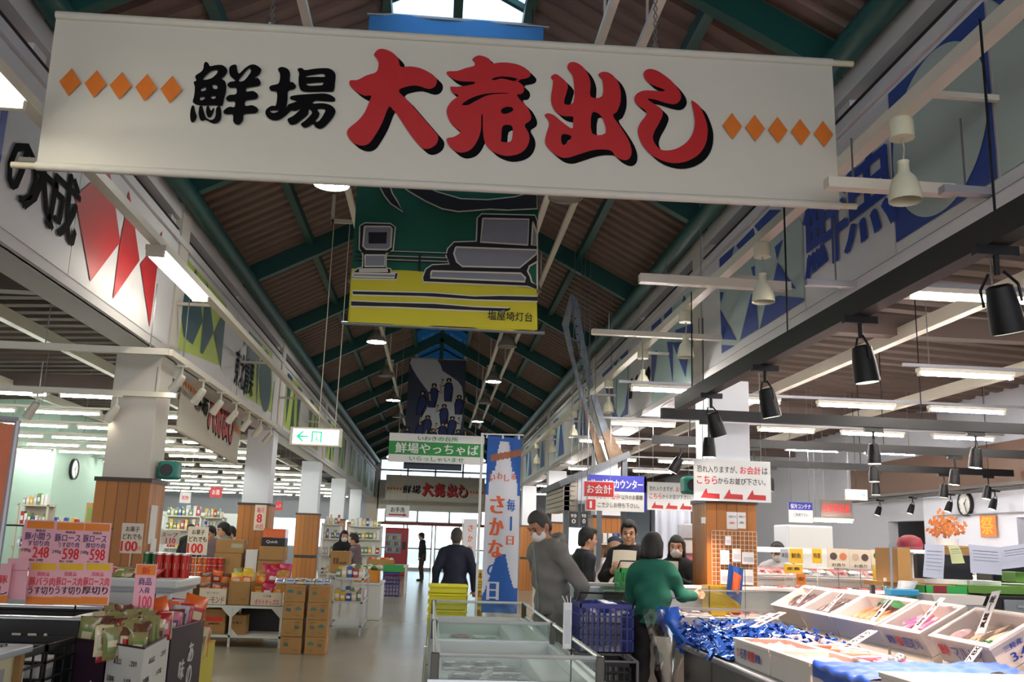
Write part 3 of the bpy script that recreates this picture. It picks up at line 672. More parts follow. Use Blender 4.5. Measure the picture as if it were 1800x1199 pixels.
# ---- lit exit sign on two cords
mat('exit_lit', '#fff6e6', .4, emit=1.3); mat('exit_green', '#19b98a', .4, emit=.8); mat('cord_white', '#cfc6b4', .6)
def exit_sign(label, c, w, h, arrow, cords, fr_u=X1):
    o = thing('exit_sign', label, 'exit sign', c, 'lit exit signs')
    b = MB().box(c.x-w/2, c.x+w/2, c.y, c.y+.08, c.z-h/2, c.z+h/2, 'warm_white_metal', ch=.006); b.build('case', o)
    F = (V((c.x-w/2, c.y-.004, c.z-h/2)), X1, Z1); F2 = (V((c.x-w/2, c.y-.008, c.z-h/2)), X1, Z1)
    p = MB().poly([[(.06*w, .1*h), (.94*w, .1*h), (.94*w, .9*h), (.06*w, .9*h)]], 'exit_lit', F); p.build('lit_panel', o)
    p = MB(); ax = .12*w if arrow < 0 else .88*w; s = -arrow
    p.poly([[(ax, .5*h), (ax+s*.12*w, .78*h), (ax+s*.16*w, .78*h), (ax+s*.08*w, .55*h), (ax+s*.24*w, .53*h), (ax+s*.24*w, .47*h), (ax+s*.08*w, .45*h), (ax+s*.16*w, .22*h), (ax+s*.12*w, .22*h)]], 'exit_green', F2)
    x0 = ax+s*.3*w; x0 = x0 if s > 0 else x0-.2*w
    p.poly([[(x0, .2*h), (x0+.2*w, .2*h), (x0+.2*w, .8*h), (x0, .8*h)], [(x0+.03*w, .2*h), (x0+.17*w, .2*h), (x0+.17*w, .72*h), (x0+.03*w, .72*h)]], 'exit_green', F2)
    p.ribbon([(x0+.06*w, .25*h), (x0+.1*w, .42*h), (x0+.09*w, .58*h), (x0+.13*w, .5*h)], .012, 'exit_green', F2); p.ribbon([(x0+.1*w, .42*h), (x0+.14*w, .26*h)], .012, 'exit_green', F2)
    p.build('arrow_and_figure', o)
    cc = MB()
    for dx, L in cords: cc.tube([c+V((dx, .04, h/2)), c+V((dx+.004, .04, h/2+L*.5)), c+V((dx, .04, h/2+L))], .006, 'cord_white')
    if cords:
        z = c.z+h/2+cords[0][1]; cc.box(c.x+cords[0][0]-.03, c.x+cords[-1][0]+.03, c.y+.02, c.y+.06, z, z+.05, 'warm_white_metal')
        cc.box(c.x-.02, c.x+.02, c.y+.02, c.y+.06, z, roof_z(c.x)-.05, 'warm_white_metal')
        cc.build('hanging_cords', o)
    return o
exit_sign('lit white exit sign with green arrow on two long cords', at(555, 768, 11.5), .62, .225, -1, [(.02, 2.62), (.22, 2.62)])
o = exit_sign('small lit exit sign with green arrow on the right beside the pendant lamps', at(1507, 870, 15.5), .36, .18, 1, [])
MB().cyl(o.location+V((0, .04, .09)), V((o.location.x, o.location.y+.04, aisle_z(o.location.x))), .006, 'black_metal', n=5).build('hanging_rod', o)
# ================================================================== lamps, tracks and rails
mat('tube_lit', '#fff7ee', .3, emit=150, var=0); mat('tube_lit_left', '#fbfff4', .3, emit=42, var=0); mat('fluor_lit', '#fbf6e8', .3, emit=13, var=0)
mat('lens_lit', '#fff2dc', .3, emit=14, var=0); mat('lens_dim', '#cfd8c0', .3, emit=1.6, var=0); mat('lamp_cream', '#d9d6bd', .45); mat('lamp_grey', '#a8a49c', .4, .4); mat('bay_lit', '#fffdf0', .3, emit=70, var=0); mat('lamp_inner', '#6b6256', .4)
ORD = ['first', 'second', 'third', 'fourth', 'fifth', 'sixth', 'seventh', 'eighth', 'ninth', 'tenth', 'eleventh', 'twelfth', 'thirteenth', 'fourteenth', 'fifteenth', 'sixteenth', 'seventeenth', 'eighteenth']
def make_tube(name, L, m):
    o = thing(name, '', 'lamp', (0, 0, 0))
    MB().box(-L/2, L/2, -.045, .045, .017, .05, 'warm_white_metal').build('housing', o)
    MB().cyl((-L/2+.02, 0, 0), (L/2-.02, 0, 0), .017, m, n=10).build('tube', o)
    MB().box(-L/2, -L/2+.025, -.02, .02, -.022, .02, 'warm_white_metal').box(L/2-.025, L/2, -.02, .02, -.022, .02, 'warm_white_metal').build('end_cap', o)
    return o
def rod_to(o, z0, z1, dx=(0,), nm='hanging_wire', m='chain_steel', r=.004):
    c = MB(); p = parent_origin(o)
    for d in dx: c.cyl(p+V((d, 0, z0)), p+V((d, 0, z1)), r, m, n=5)
    return c.build(nm, o)
RROWS = [(5.54, [(2.92, 3.9), (4.1, 4.97), (5.15, 6.0)]), (8.07, [(4.33, 5.21), (5.6, 6.5)]), (9.66, [(2.03, 2.78)]), (10.15, [(2.91, 3.8), (4.26, 5.11), (5.52, 6.45), (6.8, 7.7)]), (12.6, [(2.32, 3.26), (4.41, 5.19), (5.59, 6.48), (6.9, 7.8)]),
         (15.0, [(2.28, 3.27), (3.6, 4.5), (5.7, 6.57), (7.0, 7.9)]), (18.2, [(3.1, 3.9), (4.36, 5.11), (5.7, 6.6)]), (20.9, [(2.91, 3.46), (4.39, 5.31), (6, 6.9)]), (24.2, [(2.94, 3.56), (4.4, 5.3)]), (28, [(3.0, 3.9), (4.4, 5.3)]), (33, [(3.0, 3.9), (4.4, 5.3)])]
proto = {}
def tube_at(x0, x1, y, z, label, group, m, rz=0.):
    L = round(x1-x0, 1)
    if (L, m) not in proto: o = proto[(L, m)] = make_tube('tube_lamp', L, m); o.location = ((x0+x1)/2, y, z)
    else: o = dup(proto[(L, m)], ((x0+x1)/2, y, z))
    if rz: o.rotation_euler = (0, 0, rz)
    tag(o, label, 'lamp', group); return o
for i, (y, xs) in enumerate(RROWS):
    for j, (a, b) in enumerate(xs):
        tube_at(a, b, y, 3.1, 'white tube lamp over the right aisle, %s along row %s counted from the camera' % (ORD[j], ORD[i]), 'tube lamps over the right aisle', 'tube_lit')
    o = thing('lamp_rail', 'thin grey lamp rail carrying the %s row of tube lamps on the right' % ORD[i], 'rail', (xs[0][0], y, 3.17), 'lamp rails over the right aisle')
    MB().box(xs[0][0]-.15, xs[-1][1]+.15, y-.012, y+.012, 3.162, 3.19, 'grey_steel').build('channel', o)
    c = MB()
    for x in (xs[0][0]+.1, xs[-1][1]-.1): c.cyl((x, y, 3.19), (x, y, aisle_z(max(x, XW+.2)) if x > XW else 3.72), .005, 'chain_steel', n=5)
    c.build('hanging_wire', o)
LROWS = [11.4, 13.2, 15.1, 17.0, 18.7, 20.3, 23.0, 25.5, 28.0, 30.5, 33.0, 36.0, 39.0]
for i, y in enumerate(LROWS):
    n = 5 if y < 20.5 else 8; x = -3.45
    for j in range(n):
        if x-1.05 < -8 and y > 20.4 and y < 27.2: break
        tube_at(x-1.05, x, y, 3.0, 'white tube lamp over the left shop floor, %s from the nave in row %s' % (ORD[j], ORD[i]), 'tube lamps over the left shop floor', 'tube_lit_left'); x -= 1.12
    o = thing('lamp_rail', 'white lamp rail carrying tube lamp row %s over the left shop floor' % ORD[i], 'rail', (-3.4, y, 3.07), 'lamp rails over the left shop floor')
    MB().box(x, -3.3, y-.012, y+.012, 3.062, 3.09, 'warm_white_metal').build('channel', o)
    c = MB()
    for q in (-3.5, (x-3.3)/2, x+.2): c.cyl((q, y, 3.09), (q, y, aisle_z(q)), .005, 'chain_steel', n=5)
    c.build('hanging_wire', o)
# bright twin fluorescent lamps on the long left rail
o = thing('lamp_rail', 'long cream rail with twin fluorescent lamps running along the left bulkhead', 'rail', (-2.3, 3, 3.73))
MB().box(-2.34, -2.26, 2.6, 22, 3.705, 3.77, 'warm_white_metal').build('channel', o)
for y in (5.9, 9.7, 13, 16.4, 19.8): MB().box(-2.77, -2.3, y-.015, y+.015, 3.77, 3.8, 'warm_white_metal').build('wall_bracket', o)
for y, lb in ((4.0, 'twin fluorescent lamp at the upper left edge beside the big banner'), (8.1, 'twin fluorescent lamp in front of the first left column')):
    t = thing('fluorescent_lamp', lb, 'lamp', (-2.3, y, 3.64), 'twin fluorescent lamps')
    MB().box(-2.38, -2.22, y-.75, y+.75, 3.66, 3.704, 'warm_white_metal').build('housing', t)
    for dx in (-.05, .05): MB().cyl((-2.3+dx, y-.72, 3.63), (-2.3+dx, y+.72, 3.63), .019, 'fluor_lit', n=10).build('tube', t)
    MB().box(-2.37, -2.23, y-.76, y-.72, 3.61, 3.66, 'warm_white_metal').box(-2.37, -2.23, y+.72, y+.76, 3.61, 3.66, 'warm_white_metal').build('socket', t)
# right cream rail with bell lamps
o = thing('lamp_rail', 'long cream rail with bell lamps running along the right bulkhead', 'rail', (2.3, 3, 3.73))
MB().box(2.26, 2.34, 2.6, 34, 3.685, 3.76, 'warm_white_metal').build('channel', o)
for y in (4.2, 7.6, 11, 14.4, 17.8, 21.2): MB().box(2.3, 2.77, y-.015, y+.015, 3.76, 3.79, 'warm_white_metal').build('wall_bracket', o)
def bell_lamp(c, label, group, lit='lamp_inner'):
    t = thing('bell_lamp', label, 'lamp', c, group)
    MB().lathe([(.062, -.11), (.062, -.02), (.05, 0)], c, 'lamp_cream', 20).build('ceiling_cup', t, smooth=40)
    b = MB(); b.lathe([(.026, -.26), (.03, -.235)], c, 'lamp_cream', 16)
    b.lathe([(.082, -.45), (.08, -.42), (.072, -.37), (.055, -.325), (.03, -.295), (.026, -.25)], c, 'lamp_cream', 22, cap=False); b.build('shade', t, smooth=50)
    MB().tube([c+V((0, 0, -.1)), c+V((.008, 0, -.17)), c+V((-.004, 0, -.25))], .006, 'lamp_grey').build('cord', t)
    MB().lathe([(.02, -.42), (.045, -.40), (.03, -.33)], c, lit, 14).build('bulb', t, smooth=60)
    return t
bys = [atx(1585, 235, 2.3).y, atx(1340, 450, 2.3).y, atx(1205, 560, 2.3).y, atx(1130, 640, 2.3).y, atx(1070, 685, 2.3).y, 15.8, 18.6, 21.5]
b0 = None
for i, y in enumerate(bys):
    lb = 'cream bell shaped spot lamp hanging from the right rail, %s from the camera' % ORD[i]
    if b0 is None: b0 = bell_lamp(V((2.3, y, 3.69)), lb, 'bell lamps along the right rail')
    else: dup(b0, (2.3, y, 3.69), label=lb)
# nave high bay lamps on slim rails
for s, x in ((-1, -1.08), (1, 1.05), (1, 1.36)):
    nm = {(-1, -1.08): 'slim white rail along the nave with pendant lamps, left of the banners', (1, 1.05): 'slim white rail along the nave with pendant lamps, right of the banners', (1, 1.36): 'bare slim white rail along the nave, outermost on the right'}[(s, x)]
    o = thing('lamp_rail', nm, 'rail', (x, 2, 5.1), 'slim nave rails')
    MB().box(x-.03, x+.03, 1.5, 31, 5.08, 5.13, 'warm_white_metal').build('channel', o)
    c = MB()
    for k in range(8): y = 2.64+3.4*k; c.cyl((x, y, 5.13), (x, y, roof_z(x)-.25), .01, 'warm_white_metal', n=6)
    c.build('hanging_rod', o)
def bay(c, label, lit):
    t = thing('pendant_lamp', label, 'lamp', c, 'pendant lamps high in the nave')
    MB().lathe([(.04, 0), (.045, -.02), (.045, -.12), (.03, -.13)], c, 'lamp_grey', 14).build('cap', t, smooth=40)
    MB().lathe([(.18, -.36), (.17, -.32), (.12, -.22), (.06, -.13), (.04, -.12)], c, 'lamp_grey', 24, cap=False).build('shade', t, smooth=50)
    MB().lathe([(.168, -.345), (.17, -.34), (.1, -.3)], c, lit, 24).build('diffuser', t)
    return t
P = {}
for s, ys, lits in ((-1, (9.16, 12.9, 17.07, 20.8, 24.6, 28.2), (1, 0, 1, 0, 1, 0)), (1, (9.13, 12.9, 16.9, 20.9, 24.4, 28.4), (0, 0, 0, 1, 0, 1))):
    for k, (y, l) in enumerate(zip(ys, lits)):
        x = s*1.2; lb = '%s pendant lamp with round shade, %s from the camera on the %s nave rail' % ('lit' if l else 'dark', ORD[k], 'left' if s < 0 else 'right'); c = V((x, y, 5.34))
        if l not in P: P[l] = bay(c, lb, 'bay_lit' if l else 'lamp_inner')
        else: dup(P[l], c, label=lb)
b = MB()
for s, ys in ((-1, (9.16, 12.9, 17.07, 20.8, 24.6, 28.2)), (1, (9.13, 12.9, 16.9, 20.9, 24.4, 28.4))):
    for y in ys: b.box(*sorted((s*1.05, s*1.24)), y-.015, y+.015, 5.33, 5.36, 'warm_white_metal'); b.box(s*1.07-.012, s*1.07+.012, y-.012, y+.012, 5.13, 5.36, 'warm_white_metal')
bo = b.build('trim_lamp_brackets'); bo['kind'] = 'structure'
# black lighting tracks with can spots over the fish counters
SPOT_COL = (1.0, .70, .61)
def can_spot(c, label, group, tilt=0., pan=0., lit='lens_dim', power=0, s=1., ang=80, col=SPOT_COL):
    t = thing('track_spotlight', label, 'lamp', c, group)
    A = RT(c, pan, tilt)
    def L(prof, m): 
        b = MB(); b.lathe(prof, (0, 0, 0), m, 20); 
        for v in b.v: v.xyz = A @ (v*s)
        return b
    MB().box(c.x-.09*s, c.x+.09*s, c.y-.02*s, c.y+.02*s, c.z+.10*s, c.z+.14*s, 'black_metal').cyl(c+Z1*.1*s, c+Z1*.02*s, .012*s, 'black_metal').build('track_adapter', t)
    b = L([(.035, -.02), (.05, -.03), (.062, -.12), (.066, -.20), (.066, -.215)], 'black_metal'); b.build('can', t, smooth=40)
    b = L([(.058, -.2165), (.055, -.217)], lit); b.build('lens', t)
    y = MB()
    for sx in (-1, 1): y.tube([A @ V((sx*.03*s, 0, .03*s)), A @ V((sx*.075*s, 0, -.03*s)), A @ V((sx*.075*s, 0, -.1*s))], .006*s, 'black_metal', 5)
    y.build('yoke', t)
    if power:
        l = bpy.data.lights.new('spot_lamp', 'SPOT'); l.energy = power; l.color = col; l.spot_size = R(ang); l.spot_blend = .6; l.shadow_soft_size = .05
        lo = bpy.data.objects.new('spot_lamp', l); COL.objects.link(lo)
        lo.matrix_world = A @ Matrix.Translation((0, 0, -.225*s))
    return t
def track(label, p0, p1, m='black_metal', w=.035, h=.05, up=None, group='black lighting tracks'):
    p0, p1 = V(p0), V(p1); u = (p1-p0).normalized(); n = Z1.cross(u)
    t = thing('lighting_track', label, 'lighting track', (p0+p1)/2, group)
    q = [p+n*a*w+Z1*b for p in (p0, p1) for a, b in ((-1, 0), (1, 0), (1, h), (-1, h))]
    MB().add(q, [(0, 1, 2, 3), (7, 6, 5, 4), (0, 4, 5, 1), (1, 5, 6, 2), (2, 6, 7, 3), (3, 7, 4, 0)], m).build('channel', t)
    c = MB()
    for f in (.08, .5, .92):
        p = p0+(p1-p0)*f; c.cyl(p+Z1*h, V((p.x, p.y, (aisle_z(p.x) if p.x > XW+.3 else (up or 3.72)))), .006, 'black_metal' if m == 'black_metal' else 'chain_steel', n=5)
    c.build('hanging_rod', t)
    return t
track('heavy black lighting track running along the aisle in front of the right bulkhead', (2.2, 3.0, 2.72), (2.2, 8.4, 2.72), w=.045, h=.12)
cx = [(1512, 575, 'large black can spotlight on the near end of the aisle track'), (1345, 665, 'black can spotlight in the middle of the aisle track'), (1250, 712, 'black can spotlight tilted left near the far end of the aisle track')]
for (px, py, lb), tl, pn in zip(cx, (.12, .2, .35), (-1.57, -1.4, -1.2)):
    y = atx(px, py, 2.2).y; can_spot(V((2.2, y, 2.58)), lb, 'spotlights on the aisle track', tl, pn, power=300)
can_spot(V((2.2, 3.45, 2.58)), 'black can spotlight cut by the right picture edge', 'spotlights on the aisle track', .3, -1.0, power=300)
track('black lighting track crossing over the fish counters, nearest of the crossing tracks', (2.15, 8.9, 2.7), (7.4, 8.9, 2.7), h=.10); track('black lighting track crossing over the fish counters, second of the crossing tracks', (2.6, 11.2, 2.7), (8.4, 11.2, 2.7), h=.10); track('black lighting track crossing over the fish counters, farthest of the crossing tracks', (4.0, 13.8, 2.7), (8.8, 13.8, 2.7), h=.10)
for y, row, xs in ((8.9, 'nearest', ((2.62, 0, 'lens_lit'), (4.27, .0, 'lens_lit'), (5.32, .1, 'lens_lit'))), (11.2, 'second', ((2.95, .5, 'lens_lit'), (3.85, -.2, 'lens_dim'), (5.36, 0, 'lens_lit'), (6.4, .1, 'lens_lit'))), (13.8, 'farthest', ((5.0, .1, 'lens_dim'), (6.62, 0, 'lens_lit'), (7.7, .1, 'lens_dim'), (8.4, .2, 'lens_lit')))):
    for k, (x, tl, lt) in enumerate(xs):
        can_spot(V((x, y, 2.56)), 'black can spotlight, %s from the nave on the %s crossing track' % (ORD[k], row), 'spotlights on the crossing tracks', tl, 1.2, lt, power=190)
wt = thing('lighting_track', 'thin black lighting track fixed along the right wall above the clock', 'lighting track', (8.8, 15, 2.5), 'black lighting tracks')
MB().box(8.78, 8.82, 12, 19.4, 2.5, 2.54, 'black_metal').build('channel', wt)
for y in (12.6, 15.6, 18.8): MB().box(8.8, 8.9, y-.02, y+.02, 2.51, 2.53, 'black_metal').build('wall_bracket', wt)
for k, y in enumerate((12.9, 14.3, 15.6, 16.9, 18.2)): can_spot(V((8.8, y, 2.4)), 'small black spotlight on the right wall track, %s from the camera' % ORD[k], 'spotlights on the wall track', .35, 1.57, power=60, s=.9)
# cream and grey cross rails below the right bulkhead
track('cream rail crossing under the bulkhead in front of the first right column, upper one', (1.53, 7.05, 3.52), (4.16, 7.08, 3.52), 'warm_white_metal', .04, .07, group='cream cross rails'); track('cream rail crossing under the bulkhead by the first right column, lower one', (1.46, 8.9, 3.5), (3.6, 8.9, 3.5), 'warm_white_metal', .035, .05, group='cream cross rails')
q0, q1 = atz(1484, 333, 3.42), atz(1800, 385, 3.42); track('cream rail crossing the bulkhead behind the right end of the big banner', (q0.x-.1, q0.y, 3.42), (q1.x+.6, q0.y, 3.42), 'warm_white_metal', .035, .06, group='cream cross rails')
q0 = atz(1655, 340, 3.3); track('grey steel rail crossing the bulkhead at the right picture edge', (q0.x, q0.y, 3.3), (q0.x+1.6, q0.y, 3.3), 'grey_steel', .03, .04, group='cream cross rails')
q0 = atz(1416, 494, 3.25); track('grey steel rail carrying the nearest right tube lamp', (q0.x, q0.y, 3.22), (q0.x+2.6, q0.y, 3.22), 'grey_steel', .025, .04, group='cream cross rails')
# left: cream rail frame with small white spots
A0, A1, A2 = atz(-40, 604, 3.05), atz(297, 625, 3.05), atz(407, 700, 3.05)
track('upper cream rail crossing the first left column', (A1.x-2.2, A1.y, 3.05), (A1.x, A1.y, 3.05), 'warm_white_metal', .03, .06, group='cream rails on the left'); track('cream rail running back from the first left column with small white spots', (A1.x, A1.y, 3.05), (A1.x, A1.y+6.0, 3.05), 'warm_white_metal', .03, .06, group='cream rails on the left')
B0 = atz(310, 700, 2.75); track('lower cream rail crossing the first left column', (B0.x-2.6, B0.y, 2.75), (B0.x, B0.y, 2.75), 'warm_white_metal', .03, .05, 3.05, group='cream rails on the left')
def white_spot(c, label, group, tilt, pan):
    t = thing('track_spotlight', label, 'lamp', c, group); A = RT(c, pan, tilt)
    MB().cyl(c+Z1*.12, c, .01, 'warm_white_metal').box(c.x-.05, c.x+.05, c.y-.015, c.y+.015, c.z+.1, c.z+.13, 'warm_white_metal').build('track_adapter', t)
    b = MB().lathe([(.03, .02), (.038, 0), (.045, -.14), (.046, -.16)], (0, 0, 0), 'warm_white_metal', 16)
    for v in b.v: v.xyz = A @ v
    b.build('can', t, smooth=40)
    b = MB().lathe([(.04, -.161), (.03, -.162)], (0, 0, 0), 'lens_lit', 16)
    for v in b.v: v.xyz = A @ v
    b.build('lens', t); return t
sp = None
for k in range(7):
    y = A1.y+.5+.85*k; c = V((A1.x, y, 2.93)); lb = 'small white spotlight on the left receding rail, %s from the first column' % ORD[k]
    if sp is None: sp = white_spot(c, lb, 'small white spotlights', .7, 1.1)
    else: dup(sp, c, label=lb)
for k, x in enumerate((-3.4, -3.9, -4.4)): dup(sp, (B0.x-.55-.75*k, B0.y-.02, 2.63), label='small white spotlight on the lower left cross rail, %s from the column' % ORD[k])
# ================================================================== left side: snack displays, meat chiller, shelves
mat('card_board', '#a9814f', .75, var=.07, scale=9); mat('card_dark', '#8d6a3e', .75, var=.08); mat('tape_tan', '#b99a62', .35)
mat('card_pink', '#f6b9c6', .6, var=.02); mat('card_orange', '#f08a2c', .6); mat('card_yellow', '#f0c030', .6); mat('price_red', '#e0262c', .55); mat('ink_dark', '#2a2024', .6); mat('ink_purple', '#4a3a78', .6); mat('ink_pink', '#e8506a', .6)
mat('paper_white', '#e6e4e2', .65, var=.02); mat('paper_cream', '#e6d8c4', .65, var=.02)
mat('beige_panel', '#c7c3a0', .5); mat('table_grey', '#9aa3ad', .35); mat('chest_white', '#dcdedd', .35, var=.02); mat('shelf_white', '#dfe0dc', .45); mat('bin_print', '#d9d9d4', .5, var=.04); mat('bin_purple', '#33202f', .5); mat('bin_yellow', '#cfc24c', .55); mat('bin_edge', '#d98f2c', .55)
def carton(label, x0, x1, y0, y1, z0, z1, group=None, body='card_board', prints=(), tape=True, open_top=False, name='cardboard_box', cat='box'):
    o = thing(name, label, cat, ((x0+x1)/2, (y0+y1)/2, z0), group)
    b = MB()
    if open_top:
        t = .006
        b.box(x0, x1, y0, y0+t, z0, z1, body).box(x0, x1, y1-t, y1, z0, z1, body).box(x0, x0+t, y0, y1, z0, z1, body).box(x1-t, x1, y0, y1, z0, z1, body).box(x0, x1, y0, y1, z0, z0+t, body)
    else: b.box(x0, x1, y0, y1, z0, z1, body, ch=.006)
    F = (V((x0, y0-.002, z0)), X1, Z1); w, h = x1-x0, z1-z0
    for pr in prints:
        k = pr[0]
        if k == 't': b.text(pr[1], F, pr[2]*w, pr[3]*h, pr[4]*w, pr[5]*h, pr[6], .02)
        elif k == 'r': b.poly([[(pr[1]*w, pr[2]*h), (pr[3]*w, pr[2]*h), (pr[3]*w, pr[4]*h), (pr[1]*w, pr[4]*h)]], pr[5], F)
        elif k == 'd': b.poly([[(pr[1]*w+pr[3]*h*math.cos(a), pr[2]*h+pr[3]*h*math.sin(a)) for a in (i*math.pi/8 for i in range(17 if len(pr) < 6 else 9))]], pr[4], F)
    b.build('carton', o)
    if tape and not open_top:
        c = (y0+y1)/2; MB().box(x0-.001, x1+.001, c-.025, c+.025, z1-.001, z1+.001, 'tape_tan').box(x0-.002, x0, c-.025, c+.025, z1-.07, z1+.001, 'tape_tan').box(x1, x1+.002, c-.025, c+.025, z1-.07, z1+.001, 'tape_tan').build('tape', o)
    return o
def bag_mesh(name, w, h, t, m1, m2, m3='paper_white', seed=0):
    r = random.Random(seed); b = MB(); nu, nv = 8, 10
    ph = r.uniform(0, 6)
    for s in (-1, 1):
        def fn(u, v):
            q = (1-abs(2*u-1)**2.2)**.6*max(0, 1-abs(2*v-1)**3)**.7
            wr = .12*math.sin(9*u+ph)*math.sin(13*v+ph)*(1-q)
            return V(((u-.5)*w*(1-.05*math.sin(v*math.pi)), s*t/2*q*(1+wr), v*h))
        n0 = len(b.f); b.grid(fn, nu, nv, m1)
        for j in range(nv):
            for i in range(nu):
                mm = m1
                if 2 <= j <= 6 and 1 <= i <= 6: mm = m2
                if 4 <= j <= 5 and 2 <= i <= 5: mm = m3
                if j in (0, nv-1): mm = m1
                b.m[n0+j*nu+i] = b.mi(mm)
    return b.build(name, smooth=70)
BAGS = {}
def bag(kind, loc, rot, label, group, s=1.):
    w, h, t, m1, m2, m3 = BAGTYPES[kind]
    if kind not in BAGS:
        o = BAGS[kind] = bag_mesh('snack_bag', w, h, t, m1, m2, m3, len(BAGS)); o.location = loc; o.rotation_euler = rot; o.scale = (s,)*3
        return tag(o, label, 'snack bag', group)
    o = dup(BAGS[kind], loc, rot, label, group); o.scale = (s,)*3; return o
for n, c in (('foil_green', '#6f8a4a'), ('foil_olive', '#8f8a58'), ('foil_brown', '#6a3f2c'), ('foil_red', '#b3202a'), ('foil_orange', '#e0662a'), ('foil_pink', '#d77f96'), ('foil_purple', '#7a4a86'), ('foil_cream', '#d8c6a4'), ('foil_yellow', '#e0b82e'), ('foil_blue', '#2c4c9c'), ('foil_gold', '#b48a3c'), ('foil_magenta', '#c12a5c'), ('foil_silver', '#b9bcc4')):
    mat(n, c, .28, var=.12, scale=30, coat=.4)
BAGTYPES = {'green': (.15, .25, .06, 'foil_olive', 'foil_green', 'foil_cream'), 'brown': (.14, .25, .06, 'foil_brown', 'foil_cream', 'foil_red'), 'cream': (.15, .24, .06, 'foil_cream', 'foil_olive', 'foil_brown'), 'orange': (.16, .24, .07, 'foil_orange', 'foil_red', 'foil_cream'), 'red': (.15, .23, .06, 'foil_red', 'foil_pink', 'paper_white'), 'pink': (.15, .24, .06, 'foil_pink', 'foil_purple', 'paper_white'), 'blue': (.15, .23, .06, 'foil_silver', 'foil_blue', 'paper_white'),
            'yellow': (.2, .24, .09, 'foil_yellow', 'foil_orange', 'foil_cream'), 'chips': (.2, .22, .09, 'foil_brown', 'foil_orange', 'foil_gold'), 'magenta': (.2, .24, .09, 'foil_magenta', 'foil_red', 'paper_white'), 'potato': (.2, .22, .09, 'foil_gold', 'foil_orange', 'foil_yellow')}
def card(label, p, w, h, body, paint, group=None, tilt=0., name='price_card', u=X1, stick=0.):
    """small card standing upright, its lettering on the near face"""
    p = V(p); o = MB(); n = u.cross(Z1); k = -math.sin(tilt)
    v = (Z1*math.cos(tilt)-n*math.sin(tilt))
    o.add([p, p+u*w, p+u*w+v*h, p+v*h], [(0, 1, 2, 3)], body); o.add([p-n*.003, p+u*w-n*.003, p+u*w+v*h-n*.003, p+v*h-n*.003], [(3, 2, 1, 0)], body)
    fn = u.cross(v)
    if stick: o.cyl(p+u*w*.5-fn*.006+v*h*.6, V((p.x+u.x*w*.5, p.y+.006, stick)), .004, 'paper_white', n=6)
    for q in paint:
        F = (p+fn*.0015, u, v)
        if q[0] == 't': o.text(q[1], F, q[2]*w, q[3]*h, q[4]*w, q[5]*h, q[6], q[7] if len(q) > 7 else .02)
        else: o.poly([[(q[1]*w, q[2]*h), (q[3]*w, q[2]*h), (q[3]*w, q[4]*h), (q[1]*w, q[4]*h)]], q[5], (p+fn*.001, u, v))
    return tag(o.build(name, origin=p), label, 'price card', group)

# ---- black meat chiller with its board of pink price cards
mat('meat_pink', '#d98a8c', .4, var=.2, scale=30); mat('meat_dark', '#8a3a3c', .4, var=.2); mat('film', '#e8d4d4', .15, alpha=.5)
o = thing('meat_chiller', 'low black open meat chiller with a steel rim at the left edge', 'chiller', (-3.3, 6.3, 0))
b = MB().box(-4.6, -2.05, 5.95, 6.01, 0, .95, 'black_plastic').box(-4.6, -2.05, 6.75, 6.81, 0, .95, 'black_plastic').box(-2.11, -2.05, 6.01, 6.75, 0, .95, 'black_plastic').box(-4.6, -4.54, 6.01, 6.75, 0, .95, 'black_plastic').box(-4.54, -2.11, 6.01, 6.75, 0, .86, 'black_plastic'); b.build('body', o)
MB().box(-4.62, -2.03, 5.93, 6.02, .95, .97, 'stainless', ch=.006).box(-4.62, -2.03, 6.74, 6.83, .95, .97, 'stainless', ch=.006).box(-2.12, -2.03, 6.02, 6.74, .95, .97, 'stainless', ch=.006).build('rim', o)
MB().box(-2.42, -2.37, 5.94, 5.949, .86, .875, 'paper_cream').box(-2.33, -2.28, 5.94, 5.949, .86, .875, 'paper_cream').cyl((-2.23, 5.949, .868), (-2.23, 5.94, .868), .01, 'paper_cream', n=10).build('control_panel', o)
for k in range(16):
    x, y = -2.28-.27*(k % 8), 6.2+.32*(k//8)
    t = thing('meat_tray', 'pink tray of sliced meat in the black chiller', 'meat tray', (x, y, .862), 'meat trays in the chiller')
    MB().box(x-.11, x+.11, y-.08, y+.08, .862, .882, 'paper_white', ch=.005).build('tray', t)
    MB().grid(lambda u, v: V((x-.095+.19*u, y-.065+.13*v, 0.888+.012*math.sin(u*20+k)*math.sin(v*3.1))), 12, 4, 'meat_pink' if k % 3 else 'meat_dark').build('meat', t)
r = thing('card_rack', 'black wire rack holding pink price cards above the meat chiller', 'rack', (-2.8, 6.12, .97))
c = MB()
for z in (.99, 1.235, 1.49): c.cyl((-3.4, 6.14, z), (at(187, 996, 6.14).x+.01, 6.14, z), .005, 'black_metal', n=6)
for x in (-3.3, -2.15): c.cyl((x, 6.14, .86), (x, 6.14, 1.5), .006, 'black_metal', n=6)
c.build('wire_frame', r)
c = MB()
for px in (78, 110, 130, 165): p = at(px, 925, 6.12); c.box(p.x-.012, p.x+.012, 6.115, 6.15, 1.475, 1.52, 'paper_white')
c.build('clips', r)
def meat_card(px, py, w, top, lines, lb):
    p = at(px, py, 6.12)
    return card(lb, p, w, .252, 'card_pink', lines, 'pink price cards over the meat', -.03)
rows1 = [('豚小間うす切り肉', '100g', '248', 'pink price card reading 248 in red, upper row'), ('豚ロースうす切り肉', '240g', '598', 'pink price card reading 598, middle card of the upper row'), ('豚ロース厚切り肉', '240g', '598', 'pink price card reading 598, upper row end beside the column')]
